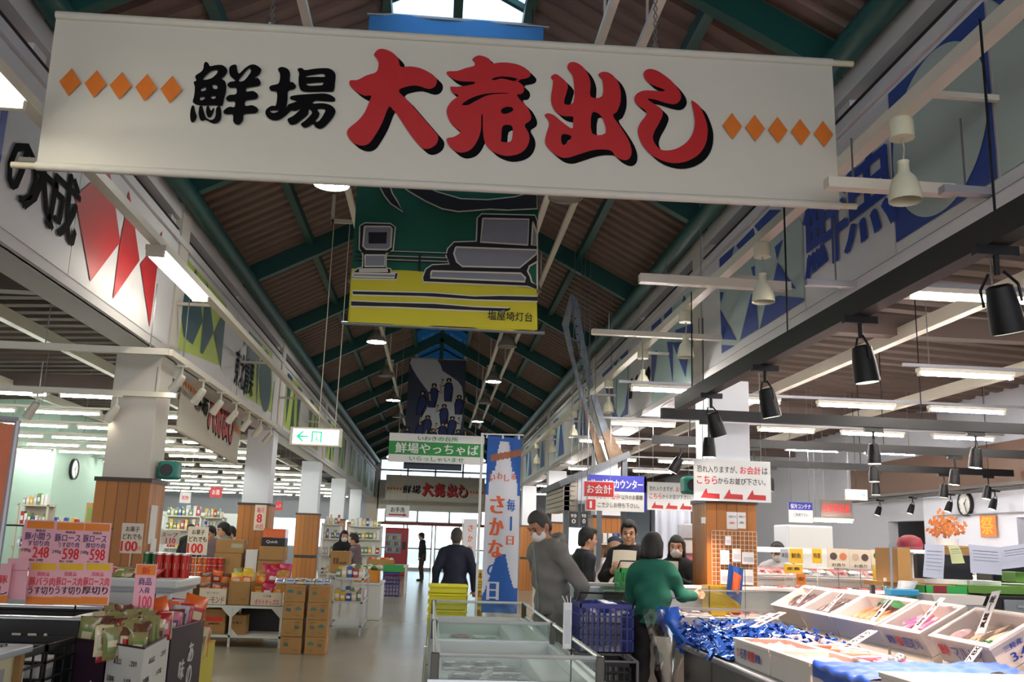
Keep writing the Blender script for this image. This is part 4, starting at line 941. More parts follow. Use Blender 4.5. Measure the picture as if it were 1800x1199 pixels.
for (a, b_, c_, lb), px, dz in zip(rows1, (34, 87, 137), (-2, 0, 1)):
    meat_card(px, 990+dz*1.5, .19 if px < 137 else .175, 0, [('r', .1, .8, .95, .97, 'card_orange'), ('t', '国産品', .4, .72, .3, .06, 'ink_dark'), ('t', a[:4], .08, .52, .8, .18, 'ink_purple', .03), ('t', a[4:], .2, .38, .66, .13, 'ink_purple', .03), ('t', b_, .04, .22, .28, .1, 'ink_dark'), ('t', c_, .38, .1, .5, .26, 'price_red', .04), ('t', '税込', .3, .02, .16, .06, 'ink_dark'), ('t', c_, .52, .02, .2, .06, 'ink_dark')], lb)
rows2 = [('豚バラ肉', 'うす切り', 'pink card for thin sliced pork belly, lower row'), ('豚ロース肉', 'うす切り', 'pink card for thin sliced pork loin, lower row'), ('豚ロース肉', '厚切り', 'pink card for thick cut pork loin, lower row')]
for (a, b_, lb), px in zip(rows2, (43, 91, 139)):
    meat_card(px, 1063, .174, 0, [('r', .1, .82, .93, .98, 'card_yellow'), ('t', '国産品', .32, .68, .4, .1, 'ink_pink', .02), ('t', a, .06, .45, .88, .2, 'price_red', .03), ('t', b_, .06, .25, .86, .18, 'ink_dark', .04), ('r', .03, .02, .95, .19, 'card_orange')], lb)
p = at(8, 1053, 6.05); card('blank pink card hanging crooked left of the lower row', p, .12, .24, 'card_pink', [('r', .0, .7, 1, .72, 'foil_pink')], 'pink price cards over the meat', -.12)
p = at(-30, 1060, 6.0); card('pink card cut by the left picture edge', p, .135, .23, 'card_pink', [('t', '豚', .5, .5, .4, .2, 'price_red', .03), ('t', 'し', .6, .22, .35, .2, 'ink_dark', .03), ('r', .0, .02, 1, .2, 'card_orange')], 'pink price cards over the meat', 0)
# ---- poster panel at the extreme left
mat('poster_rust', '#c9714f', .5, var=.2, scale=5)
o = thing('poster_stand', 'tall framed orange and red poster board seen nearly edge on at the far left', 'poster', (-2.3, 4.3, 0))
u = (V((-1.94, 4.62, 0))-V((-2.67, 4.1, 0))).normalized(); p = V((-2.70, 4.1, 1.22)); n = u.cross(Z1)
b = MB(); b.add([p, p+u*.87, p+u*.87+Z1*.74, p+Z1*.74], [(0, 1, 2, 3)], 'poster_rust')
for k, (z, h, m) in enumerate(((.52, .16, 'price_red'), (.34, .14, 'card_orange'), (.18, .12, 'price_red'), (.03, .1, 'ink_dark'))): b.text(['大特価', 'お買得', '本日限り', 'どうぞ'][k], (p+n*.004, u, Z1), .06, z, .75, h, m, .03)
b.build('poster', o)
b = MB(); b.tube([p-u*.0, p+u*.88, p+u*.88+Z1*.76, p+Z1*.76, p], .014, 'grey_steel', 8); b.build('frame', o)
MB().cyl((-2.32, 4.345, .94), (-2.32, 4.345, 1.25), .015, 'grey_steel').cyl((-2.32, 4.345, .94), (-2.32, 4.345, .96), .14, 'black_metal', n=20).build('pole', o)
# ---- beige table with label and dark packs
o = thing('sales_table', 'beige sided sales table with a grey top at the lower left corner', 'table', (-2.5, 4.1, 0))
MB().box(-3.1, -1.87, 3.6, 4.86, .905, .94, 'table_grey', ch=.008).build('table_top', o)
MB().box(-3.05, -1.92, 3.65, 4.78, .0, .905, 'beige_panel').build('body', o)
MB().box(-1.9205, -1.916, 4.45, 4.68, .77, .85, 'grey_steel').build('label_plate', o)
MB().box(-1.92, -1.89, 4.78, 4.82, 0, .905, 'card_dark').build('corner_strip', o)
for k in range(4):
    x, y = -2.06-.17*k, 4.72-.1*(k % 2)
    t = MB(); t.grid(lambda u, v: V((x-.1+.2*u, y-.07+.14*v, .944+.035*math.sin(u*3.14)*math.sin(v*3.14)+.008*math.sin(u*21)*math.sin(v*17))), 10, 8, 'black_plastic'); tag(t.build('plastic_pack', origin=(x, y, .942), smooth=80), 'shiny black plastic pack on the grey table top at the lower left', 'pack', 'black packs on the grey table')
# ---- black slatted baskets between table and bins
def basket(label, x0, x1, y0, y1, z0, z1, m, group, nx=7, nz=3, name='basket', cat='basket', handle=None):
    o = thing(name, label, cat, ((x0+x1)/2, (y0+y1)/2, z0), group); b = MB(); t = .012
    b.box(x0, x1, y0, y1, z0, z0+.01, m)
    h = z1-z0
    for k in range(nz+1):
        z = z0+h*k/nz-(.0 if k else 0); hh = .035 if k == nz else .012
        b.box(x0, x1, y0, y0+t, z-hh+.012, z+.012, m).box(x0, x1, y1-t, y1, z-hh+.012, z+.012, m).box(x0, x0+t, y0, y1, z-hh+.012, z+.012, m).box(x1-t, x1, y0, y1, z-hh+.012, z+.012, m)
    ny = max(3, int(nx*(y1-y0)/(x1-x0)))
    for i in range(nx+1):
        x = x0+(x1-x0-t)*i/nx; b.box(x, x+t, y0+.002, y0+t-.002, z0, z1, m).box(x, x+t, y1-t+.002, y1-.002, z0, z1, m)
    for i in range(ny+1):
        y = y0+(y1-y0-t)*i/ny; b.box(x0+.002, x0+t-.002, y, y+t, z0, z1, m).box(x1-t+.002, x1-.002, y, y+t, z0, z1, m)
    b.build('lattice', o)
    if handle:
        xm = (x0+x1)/2; MB().tube([(x0, (y0+y1)/2, z1), (x0+.03, (y0+y1)/2, z1+.08), (x1-.03, (y0+y1)/2, z1+.08), (x1, (y0+y1)/2, z1)], .008, handle).build('handle', o)
    return o
def display_stand(label, x0, x1, y0, y1, z, m, group=None):
    o = thing('display_stand', label, 'display stand', ((x0+x1)/2, (y0+y1)/2, 0), group)
    MB().box(x0, x1, y0, y1, z-.03, z, m).build('top', o)
    for x in (x0, x1-.04):
        for y in (y0, y1-.04): MB().box(x, x+.04, y, y+.04, 0, z-.03, m).build('leg', o)
    MB().box(x0+.01, x1-.01, y1-.03, y1-.01, .05, z-.03, m).build('back_panel', o)
    return o
display_stand('black stand under the slatted baskets beside the meat chiller', -2.85, -1.97, 4.92, 5.78, .6, 'black_plastic')
basket('black slatted basket with white packs, beside the beige table', -2.8, -1.99, 4.94, 5.33, .61, .87, 'black_plastic', 'black slatted baskets'); basket('black slatted basket with white packs, beside the printed snack bin', -2.8, -1.99, 5.36, 5.76, .61, .87, 'black_plastic', 'black slatted baskets')
for k in range(10):
    x, y, z = -2.1-.14*(k % 5), 5.13+.42*(k//5), .625
    t = MB().box(x-.05, x+.05, y-.12, y+.12, z, z+.17, 'paper_white', ch=.01).box(x-.052, x+.052, y-.08, y+.08, z+.05, z+.11, 'foil_silver'); tag(t.build('packet', origin=(x, y, z)), 'white packet standing in a black slatted basket', 'packet', 'white packets in the baskets')
# ---- printed snack bins
def bin_thing(label, pts, z, m, print_rows, group, edge=None):
    c = V((sum(p[0] for p in pts)/4, sum(p[1] for p in pts)/4, 0))
    o = thing('snack_bin', label, 'snack bin', c, group); b = MB()
    P = [V((p[0], p[1], 0)) for p in pts]; inner = [p+(c-p).normalized()*.02 for p in P]
    for i in range(4):
        a, d = P[i], P[(i+1) % 4]; ai, di = inner[i], inner[(i+1) % 4]
        b.add([a, d, d+Z1*z, a+Z1*z, ai, di, di+Z1*z, ai+Z1*z], [(0, 1, 2, 3), (5, 4, 7, 6), (3, 2, 6, 7)], m)
    b.add([p+Z1*(z-.10) for p in inner], [(0, 1, 2, 3)], 'card_dark')
    b.build('bin_body', o)
    t = MB()
    for i, rows in print_rows:
        a, d = P[i], P[(i+1) % 4]; u = (d-a).normalized(); L = (d-a).length; F = (a+u.cross(Z1)*.002, u, Z1)
        for body, fx, fz, fw, fh, mm, bd in rows: t.text(body, F, fx*L, fz*z, fw*L, fh*z, mm, bd)
    t.build('print', o)
    if edge:
        e = MB()
        for i in range(4): e.cyl(P[i]+Z1*z, P[(i+1) % 4]+Z1*z, .006, edge, n=6)
        e.build('edge_strip', o)
    return o
B1 = [(-1.79, 5.70), (-1.53, 5.48), (-1.59, 6.22), (-1.87, 6.26)]
rows = [(w, x, .88-.11*j, .2, .035, 'ink_dark', .03) for j in range(6) for w, x in ((('旨塩味', .08), ('うす塩', .55)) if j % 2 else (('あま口', .22), ('こだわり', .66)))]
bin_thing('white printed snack bin full of upright snack bags, lower left', B1, .86, 'bin_print', [(0, rows), (1, rows)], 'snack bins', 'bin_purple')
B2 = [(-2.02, 5.84), (-1.81, 5.73), (-1.89, 6.3), (-2.02, 6.3)]
bin_thing('dark purple snack bin with white brush writing, behind the black baskets', B2, .86, 'bin_purple', [(0, [('今', .5, .62, .3, .13, 'bin_print', .05), ('た', .5, .48, .3, .12, 'bin_print', .05), ('け', .5, .34, .3, .12, 'bin_print', .05), ('い', .1, .5, .28, .12, 'bin_print', .05), ('い', .1, .36, .28, .12, 'bin_print', .05)])], 'snack bins', 'bin_purple')
B3 = [(-1.98, 6.33), (-1.59, 6.26), (-1.545, 6.92), (-1.98, 6.92)]
bin_thing('dark purple snack bin with vertical white writing, beside the white printed bin', B3, .89, 'bin_purple', [(1, [('あ', .55, .72, .16, .14, 'bin_print', .05), ('の', .55, .56, .16, .14, 'bin_print', .05), ('味', .3, .62, .16, .14, 'bin_print', .05), ('の', .3, .46, .16, .14, 'bin_print', .05)])], 'snack bins', 'bin_purple')
B4 = [(-1.80, 7.0), (-1.61, 6.96), (-1.565, 7.42), (-1.80, 7.45)]
bin_thing('yellow snack bin with an orange edge, farthest of the snack bins', B4, .70, 'bin_yellow', [], 'snack bins', 'bin_edge')
rr = random.Random(11)
NAMES = {'green': 'olive green', 'brown': 'brown', 'cream': 'cream', 'orange': 'orange', 'red': 'red', 'pink': 'pink and purple', 'blue': 'silver and blue', 'yellow': 'yellow', 'chips': 'brown and orange', 'magenta': 'magenta', 'potato': 'gold potato'}
def fill(x0, x1, y0, y1, z, kinds, nx, ny, where, group, lean=.25, s=1., rz0=0.):
    for j in range(ny):
        for i in range(nx):
            k = kinds[(i+j*nx) % len(kinds)] if isinstance(kinds, (list, tuple)) else kinds
            bag(k, (x0+(x1-x0)*(i+.5)/nx+rr.uniform(-.01, .01), y0+(y1-y0)*(j+.5)/ny+rr.uniform(-.01, .01), z+rr.uniform(-.01, .015)*(1 if ny < 6 else 2)+(.008*j if ny > 6 else 0)), (rr.uniform(-lean, lean*.3), rr.uniform(-.12, .12), rz0+rr.uniform(-.35, .35)), '%s snack bag standing in %s' % (NAMES[k], where), group, s)
fill(-1.83, -1.59, 5.62, 6.2, .765, ['cream', 'green', 'brown', 'green', 'red', 'cream', 'green', 'brown', 'cream'], 4, 9, 'the white printed bin', 'snack bags in the white bin', rz0=.6, s=.7)
fill(-2.0, -1.86, 5.84, 6.26, .765, ['green', 'cream', 'green', 'brown', 'red'], 2, 7, 'the purple bin behind the baskets', 'snack bags in the rear purple bin', s=.8)
fill(-1.95, -1.61, 6.36, 6.88, .79, ['orange', 'red', 'pink', 'blue', 'pink', 'brown', 'red'], 5, 9, 'the purple bin with vertical writing', 'snack bags in the side purple bin', s=.72, rz0=.5)
for k, (x, y, z, kd) in enumerate(((-1.84, 6.42, .79, 'orange'), (-1.7, 6.42, .79, 'orange'), (-1.62, 6.8, .79, 'orange'))): bag(kd, (x, y, z), (-.1, .25*(-1)**k, .2+.3*k), 'orange snack bag sticking up above the purple bin, %s from the camera' % ORD[k], 'snack bags in the side purple bin', 1.15)
fill(-1.78, -1.60, 7.0, 7.4, .60, ['cream', 'green', 'orange'], 2, 4, 'the yellow bin', 'snack bags in the yellow bin', s=.9)
p = at(231, 1080, 6.3); card('tall lilac price card with an orange head above the snack bins', p, .13, .31, 'card_pink', [('r', .05, .78, .95, .98, 'card_orange'), ('t', '新', .3, .8, .4, .14, 'price_red', .03), ('t', '商品', .2, .58, .6, .15, 'ink_purple', .03), ('t', '入荷', .25, .42, .5, .12, 'ink_purple', .03), ('t', '100', .3, .12, .6, .25, 'ink_pink', .04)], None, -.05, stick=.69)

# ---- white chest counter with sweets in front of the first left column
o = thing('chest_counter', 'long white chest counter topped with sweets in front of the first left column', 'counter', (-3.4, 8.3, 0))
MB().box(-5.4, -2.06, 7.98, 8.68, .0, 1.0, 'chest_white', ch=.01).build('body', o)
MB().box(-5.45, -2.01, 7.94, 8.72, 1.03, 1.1, 'chest_white', ch=.015).build('lid', o)
MB().box(-5.42, -2.04, 7.96, 8.7, 1.0, 1.03, 'grey_steel').box(-5.3, -2.3, 7.965, 7.978, .82, .84, 'grey_steel').build('seal', o)
for k, (px, lb) in enumerate(((212, 'cream card reading any sweet 100, beside the wooden column'),)):
    p = at(210, 972, 8.4); card(lb, p, .18, .25, 'paper_cream', [('t', 'お菓子', .2, .72, .62, .17, 'ink_dark', .03), ('t', 'どれでも', .08, .46, .86, .19, 'ink_dark', .03), ('t', '100', .04, .06, .74, .34, 'price_red', .05), ('t', '円', .82, .1, .12, .12, 'price_red')], 'cream sweet price cards', -.05, stick=1.1)
p = at(281, 957, 8.5); card('small cream card reading 110 above the red cans', p, .16, .12, 'paper_cream', [('t', 'スープ', .05, .55, .85, .3, 'ink_dark', .02), ('t', '110', .3, .08, .5, .4, 'price_red', .04)], 'cream sweet price cards', -.05, stick=1.1)
for k in range(14):
    x = -2.75+.085*(k % 7)-.0; y = 8.12+.16*(k//7)
    bag(['cream', 'brown', 'red', 'green'][k % 4], (x-.05, y, 1.105), (-1.2, rr.uniform(-.2, .2), rr.uniform(-.5, .5)), '%s snack bag lying on the white chest counter' % NAMES[['cream', 'brown', 'red', 'green'][k % 4]], 'snack bags on the chest counter', .75)
mat('can_red', '#c8281e', .35); mat('can_green', '#2f6a3c', .35); mat('can_orange', '#d8661c', .35); mat('can_blue', '#1e2c66', .35); mat('can_lid', '#c9c9c4', .3, .5)
def cup(x, y, z, r, h, m, label, group, name='snack_can'):
    k = (m, r, h)
    if k not in CUPS:
        o = CUPS[k] = MB().lathe([(r*.86, 0), (r, h*.96)], (x, y, z), m, 14).lathe([(r*1.03, h*.93), (r*1.03, h)], (x, y, z), 'can_lid', 14).lathe([(r*.94, h*.35), (r*.975, h*.6)], V((x, y, z+.0)), 'paper_cream', 5).build(name, origin=(x, y, z), smooth=40)
        return tag(o, label, 'snack can', group)
    return dup(CUPS[k], (x, y, z), label=label, group=group)
CUPS = {}
for k in range(6): cup(at(258, 985, 8.5).x+.07*(k % 3), 8.5+.07*(k//3), 1.10, .032, .2, 'can_green', 'tall green snack can on the white chest counter', 'green cans on the chest counter')
for k in range(8): cup(at(276, 985, 8.3).x+.07*(k % 4)+.02, 8.3+.07*(k//4), 1.10, .032, .2, 'can_red', 'tall red snack can on the white chest counter', 'red cans on the chest counter')
# ---- snack shelf with cartons behind it
SYa, SYb = 13.2, 13.85
sx0, sx1 = at(345, 1060, SYa).x, at(498, 1060, SYa).x
o = thing('snack_shelf', 'low white steel snack shelf with two tiers in the left aisle', 'shelf', ((sx0+sx1)/2, 13.5, 0))
MB().box(sx0, sx1, SYa, SYb, .50, .53, 'shelf_white').build('upper_shelf', o); MB().box(sx0, sx1, SYa, SYb, .12, .15, 'shelf_white').build('lower_shelf', o)
for x in (sx0, (sx0+sx1)/2-.12, sx1-.03):
    for y in (SYa, SYb-.03): MB().box(x, x+.03, y, y+.03, 0, .5, 'shelf_white').poly([[(0, 0), (.12, 0), (0, -.12)]], 'shelf_white', (V((x+.03, y+.01, .5)), X1, Z1), .004).poly([[(0, 0), (.09, 0), (0, .09)]], 'shelf_white', (V((x+.03, y+.01, .15)), X1, Z1), .004).poly([[(0, 0), (-.12, 0), (0, -.12)]], 'shelf_white', (V((x, y+.01, .5)), X1, Z1), .004).build('leg', o)
MB().box(sx0, sx1, SYb-.02, SYb-.01, .05, .5, 'black_plastic').build('back_panel', o)
def px_box(label, pxa, pxb, y, d, z0, z1, **k):
    a, b = at(pxa, 1040, y).x, at(pxb, 1040, y).x
    return carton(label, a, b, y, y+d, z0, z1, **k)
px_box('white carton with black almond lettering, holding brown snack bags', 350, 399, 13.22, .3, .532, .74, group='cartons on the snack shelf', body='paper_cream', open_top=True, prints=[('t', 'アーモンド', .12, .1, .8, .4, 'foil_brown', .04), ('t', 'ピーナツ', .3, .65, .4, .15, 'ink_dark', .02)])
px_box('plain brown carton on the snack shelf holding yellow bags', 401, 440, 13.25, .3, .532, .84, group='cartons on the snack shelf', open_top=True, prints=[('t', '菓子', .6, .2, .25, .08, 'card_dark', .02)])
px_box('white carton with red lettering, holding gold and magenta bags', 441, 497, 13.2, .32, .532, .71, group='cartons on the snack shelf', body='paper_cream', open_top=True, prints=[('t', 'ポテトチップス', .15, .1, .75, .4, 'price_red', .04), ('t', 'うす味', .4, .65, .25, .16, 'ink_dark', .02)])
def px_fill(pxa, pxb, y0, y1, z, kinds, nx, ny, where, group, s=1., lean=.5):
    fill(at(pxa, 1040, y0).x, at(pxb, 1040, y0).x, y0, y1, z, kinds, nx, ny, where, group, lean, s)
px_fill(352, 398, 13.26, 13.46, .62, ['chips'], 3, 1, 'the white almond carton', 'bags in the almond carton', .9); px_fill(352, 398, 13.42, 13.6, .74, ['chips', 'orange'], 3, 1, 'the back of the white almond carton', 'bags in the almond carton', .9)
px_fill(404, 438, 13.3, 13.5, .74, ['yellow'], 2, 1, 'the plain brown carton', 'bags in the brown carton', .9); px_fill(408, 436, 13.55, 13.7, .8, ['green', 'yellow'], 2, 1, 'the row behind the brown carton', 'bags in the brown carton', .8)
px_fill(443, 496, 13.24, 13.44, .60, ['potato', 'magenta', 'potato'], 3, 1, 'the front of the red lettered carton', 'bags in the red lettered carton', .95); px_fill(446, 500, 13.5, 13.7, .75, ['potato', 'magenta', 'potato'], 3, 1, 'the back of the red lettered carton', 'bags in the red lettered carton', 1.0); px_box('plain brown carton behind the gold and magenta bags', 458, 506, 13.68, .17, .532, .84, group='cartons on the snack shelf'); px_fill(462, 503, 13.68, 13.84, .845, ['magenta', 'red'], 3, 1, 'the heap behind the red lettered carton', 'bags in the red lettered carton', 1.0)
px_box('brown box with a red printed bar on the lower shelf tier', 359, 401, 13.3, .35, .152, .47, prints=[('r', .18, .52, .88, .68, 'price_red'), ('t', '製菓株式会社', .3, .38, .45, .08, 'ink_dark', .02), ('t', '天地', .1, .85, .2, .07, 'price_red', .02)], group='boxes on the lower shelf tier')
px_box('small brown box on the lower shelf tier beside the steel leg', 408, 437, 13.3, .25, .152, .40, prints=[('t', 'お菓子', .2, .55, .6, .12, 'ink_dark', .02)], group='boxes on the lower shelf tier')
# ---- two stacks of noodle cartons at the shelf end
mat('print_teal', '#4f7a78', .7); mat('print_orange', '#c86a2a', .7)
for s, (a, b, tag_) in enumerate(((500, 537, 'left'), (543, 579, 'right'))):
    y = 12.6
    for k in range(4):
        z0 = k*.212; dot = .28 if (k+s) % 2 else .72
        pr = [('d', dot, .55, .2, 'print_orange' if (s == 1 and k == 3) else 'print_teal', 1) if not (s == 0 and k < 2) else ('r', .5, .35, .7, .38, 'card_dark'), ('t', '麺', 1-dot-.12, .45, .22, .22, 'print_teal', .01), ('t', '食品', dot-.12, .2, .2, .1, 'card_dark', .01), ('t', '天地無用', 1-dot-.15, .8, .3, .09, 'card_dark', .01)]
        px_box('brown noodle carton in the %s stack by the aisle, %s from the floor' % (tag_, ORD[k]), a+rr.uniform(-.6, .6), b+rr.uniform(-.6, .6), y+rr.uniform(0, .02), .38, z0, z0+.21, group='noodle cartons stacked by the aisle', prints=pr)
for k in range(10):
    bag(['blue', 'cream', 'blue'][k % 3], (-1.95+.065*k, 12.75+.1*(k % 2), .855), (-1.25, 0, rr.uniform(-.4, .4)), '%s snack bag lying on the carton stacks' % NAMES[['blue', 'cream', 'blue'][k % 3]], 'snack bags on the carton stacks', .8)
# ---- brown boxes and packs piled behind the snack shelf
disp = display_stand('low wooden display stand behind the snack shelf carrying boxes', -4.6, -2.0, 14.2, 15.0, .80, 'card_dark', 'low display stands')
def pxb(label, a, b, ya, yb, y, d, **k):
    """box whose near face covers photograph rows ya..yb at depth y"""
    p, q = at(a, yb, y), at(b, ya, y); return carton(label, p.x, q.x, y, y+d, p.z, max(q.z, p.z+.05), **k)
def stackz(label, a, b, z0, z1, y, d, **k):
    return carton(label, at(a, 960, y).x, at(b, 960, y).x, y, y+d, z0, z1, **k)
Yb = 14.3
stackz('large orange brown box on the display stand behind the sweets', 378, 426, .802, 1.18, Yb, .4, group='boxes on the display stand', body='card_board', prints=[('t', '食品', .3, .6, .3, .2, 'card_dark', .01)])
stackz('brown box with a green stripe, stacked on the large orange brown box', 379, 429, 1.182, 1.38, Yb+.02, .38, group='boxes on the display stand', prints=[('r', .55, .4, .95, .7, 'foil_olive')])
stackz('brown box under the black and orange boxes behind the snack shelf', 455, 497, .802, 1.10, Yb, .35, group='boxes on the display stand')
stackz('brown box lying in the middle of the tall pile behind the snack shelf', 456, 500, 1.102, 1.30, Yb-.02, .38, group='boxes on the display stand')
stackz('black box with white lettering in the tall pile behind the snack shelf', 459, 500, 1.302, 1.42, Yb, .3, group='boxes on the display stand', body='black_plastic', prints=[('t', 'Quick', .2, .3, .5, .4, 'paper_white', .02)], tape=False)
stackz('flat orange box on top of the tall pile behind the snack shelf', 461, 500, 1.422, 1.55, Yb, .3, group='boxes on the display stand', body='foil_orange', tape=False)
stackz('white box standing between the two box piles behind the snack shelf', 433, 454, .802, 1.24, Yb+.05, .3, group='boxes on the display stand', body='paper_white', tape=False)
p = at(327, 975, 14.2); card('cream card reading any sweet 100, behind the stacked cups', p, .29, .40, 'paper_cream', [('t', 'お菓子', .2, .72, .62, .17, 'ink_dark', .03), ('t', 'どれでも', .08, .46, .86, .19, 'ink_dark', .03), ('t', '100', .04, .06, .74, .34, 'price_red', .05)], 'cream sweet price cards', -.05, stick=.8)
for c_, m, nm in ((0, 'can_red', 'red'), (1, 'can_blue', 'dark blue'), (2, 'can_orange', 'orange'), (3, 'can_red', 'red')):
    for i in range(3):
        for j in range(3):
            cup(at(287+c_*27, 985, 14.25).x+.083*i, 14.25, .802+.105*j, .04, .1, m, '%s cup noodle stacked behind the chest counter' % nm, '%s cups stacked behind the chest counter' % nm, 'noodle_cup')
# ---- produce rack and white bins further up the left aisle
def shelf_unit(label, x0, x1, y0, y1, zs, m='shelf_white', group=None, back=True, name='shelf_unit'):
    o = thing(name, label, 'shelf', ((x0+x1)/2, (y0+y1)/2, 0), group)
    for z in zs: MB().box(x0, x1, y0, y1, z-.025, z, m).build('shelf_board', o)
    top = zs[-1]+.02
    for x in (x0, x1-.03):
        for y in (y0, y1-.03): MB().box(x, x+.03, y, y+.03, 0, top, m).build('upright', o)
    if back: MB().box(x0, x1, y1-.012, y1, .05, top, m).build('back_panel', o)
    return o
shelf_unit('light produce rack with hanging packs just past the carton stacks', at(582, 1060, 15.0).x, at(637, 1060, 15.0).x, 15.0, 16.4, (.15, .5, .85), 'mullion', back=False)
prod = [('foil_green', 'green'), ('foil_cream', 'pale'), ('foil_red', 'red'), ('foil_silver', 'silver')]
def packs(x0, x1, y0, y1, z, n, rows, label, group, h=(.1, .18), ms=None):
    for j in range(rows):
        for i in range(n):
            w = (x1-x0)/n; x = x0+w*(i+.5); y = y0+(y1-y0)*(j+.5)/rows; hh = rr.uniform(*h)
            m = (ms or ['foil_green', 'foil_cream', 'foil_red', 'foil_silver', 'foil_yellow', 'paper_white', 'foil_blue'])[rr.randrange(len(ms) if ms else 7)]
            k = ('pk', m, round(w, 2), round(hh, 1))
            if k not in CUPS:
                b = MB().box(x-w*.42, x+w*.42, y-.06, y+.06, z, z+hh, m, ch=min(.012, w*.1)).box(x-w*.34, x+w*.34, y-.062, y+.062, z+hh*.3, z+hh*.65, 'paper_white')
                o = CUPS[k] = b.build('packet', origin=(x, y, z)); tag(o, label, 'packet', group)
            else: dup(CUPS[k], (x, y, z), label=label, group=group)
rx0, rx1 = at(584, 1060, 15.0).x, at(635, 1060, 15.0).x
packs(rx0, rx1, 15.1, 16.3, .852, 5, 4, 'small packet on the top board of the light produce rack', 'packets on the produce rack'); packs(rx0, rx1, 15.1, 16.3, .502, 5, 4, 'small packet on the middle board of the light produce rack', 'packets on the middle rack board')
o = thing('produce_bin', 'tall white produce bin topped with vegetables beside the far end of the left aisle', 'bin', (at(637, 1060, 18.).x, 18.4, 0))
bx0, bx1 = at(606, 1060, 17.8).x, at(668, 1060, 17.8).x
MB().box(bx0, bx1, 17.8, 19.0, 0, .62, 'chest_white', ch=.01).build('body', o); MB().box(bx0-.02, bx1+.02, 17.78, 19.02, .62, .66, 'chest_white').build('rim', o)
carton('yellow orange crate on the white produce bin', bx0+.02, bx1-.05, 17.85, 18.4, .662, .88, body='bin_edge', open_top=True, name='produce_crate', cat='crate')
mat('veg_green', '#3f7a34', .5, var=.3, scale=20); mat('veg_white', '#dcd8c8', .5, var=.1); mat('veg_red', '#c0442c', .45); mat('veg_orange', '#d98a3c', .5)
def veg(x, y, z, r, m, label, group):
    k = ('veg', m)
    if k not in CUPS:
        b = MB().lathe([(.02, -.95), (.6, -.75), (.95, -.2), (.95, .25), (.6, .75), (.15, .95)], (0, 0, 0), m, 10); 
        o = CUPS[k] = b.build('vegetable', smooth=80); o.location = (x, y, z); o.scale = (r, r, r*.9); return tag(o, label, 'vegetable', group)
    o = dup(CUPS[k], (x, y, z), (rr.uniform(-.6, .6), rr.uniform(-.6, .6), rr.uniform(0, 3)), label, group); o.scale = (r, r, r*.9); return o
for i in range(6):
    for j in range(4): veg(bx0+.08+.1*i, 17.95+.13*j, .9+.03*rr.random(), .055, ['veg_white', 'veg_green', 'veg_white'][(i+j) % 3], 'vegetable heaped in the yellow orange crate', 'vegetables in the yellow orange crate')
px = stackz('big plain brown box with a small print standing behind the produce rack', 582, 616, .86, 1.22, 16.6, .4, prints=[('t', '青果', .15, .4, .3, .3, 'ink_dark', .03), ('t', '直送便', .5, .4, .35, .12, 'ink_dark', .02)])
display_stand('low stand under the big brown box behind the produce rack', at(578, 960, 16.5).x, at(620, 960, 16.5).x, 16.5, 17.2, .855, 'shelf_white', 'low display stands')
# ---- farther left floor: tables, shelves of goods, coolers
mat('crate_green', '#2a9a4a', .5); mat('crate_blue', '#20308c', .45); mat('crate_yellow', '#e6dc1e', .5, var=.03)
o = thing('produce_table', 'white table with a green cloth carrying boxes of vegetables, far up the left aisle', 'table', (-2.1, 26, 0)); tx0, tx1 = at(655, 980, 25).x, at(717, 980, 25).x
MB().box(tx0, tx1, 25, 26.4, .72, .76, 'shelf_white').build('table_top', o)
for x in (tx0+.02, tx1-.06):
    for y in (25.02, 26.3): MB().box(x, x+.04, y, y+.04, 0, .72, 'shelf_white').build('leg', o)
MB().box(tx0+.28, tx1-.1, 24.985, 25.7, .60, .765, 'crate_green').build('green_cloth', o)
basket('blue shopping basket standing under the far produce table', tx0+.3, tx0+.72, 24.9, 25.3, .0, .3, 'crate_blue', 'blue baskets', 5, 3, 'shopping_basket', handle='black_plastic'); basket('blue shopping basket stacked on another under the far produce table', tx0+.3, tx0+.72, 24.9, 25.3, .31, .58, 'crate_blue', 'blue baskets', 5, 3, 'shopping_basket')
carton('brown tray of peaches and tomatoes on the far produce table', tx0-.15, tx0+.55, 25.1, 25.6, .762, .9, open_top=True, name='produce_tray', cat='tray')
for i in range(6):
    for j in range(3): veg(tx0-.08+.11*i, 25.18+.15*j, .9, .06, ['veg_red', 'veg_orange', 'veg_white'][(i+j) % 3], 'round fruit in the brown tray on the far produce table', 'fruit on the far produce table')
def rows_of(x0, x1, y, zs, label_unit, group_unit, lbl, grp, n=12, d=.35, m='shelf_white'):
    u = shelf_unit(label_unit, x0, x1, y, y+d, zs, m, group_unit)
    for z in zs[1:]: packs(x0+.05, x1-.05, y+.02, y+.2, z+.002, n, 1, lbl, grp, (.12, .24))
rows_of(at(612, 930, 27).x, at(672, 930, 27).x, 27, (.1, .55, 1.0, 1.4, 1.75), 'white grocery shelf full of packets behind the two talking women', 'grocery shelves', 'packet on the grocery shelf behind the two women', 'packets behind the two women', 8)
rows_of(at(565, 930, 24).x, at(600, 930, 24).x, 24, (.1, .55, 1.0, 1.4, 1.75), 'white grocery shelf between the second and third left columns', 'grocery shelves', 'packet on the grocery shelf between the columns', 'packets between the columns', 6)
rows_of(at(285, 930, 22).x, at(352, 930, 22).x, 22, (.1, .6, 1.1, 1.5, 1.8), 'white grocery shelf just right of the first left column', 'grocery shelves', 'packet on the grocery shelf right of the first column', 'packets right of the first column', 9)
rows_of(at(352, 930, 23).x, at(392, 930, 23).x, 23, (.1, .6, 1.1, 1.5, 1.8), 'white grocery shelf in front of the white coolers', 'grocery shelves', 'packet on the grocery shelf in front of the coolers', 'packets in front of the coolers', 6)
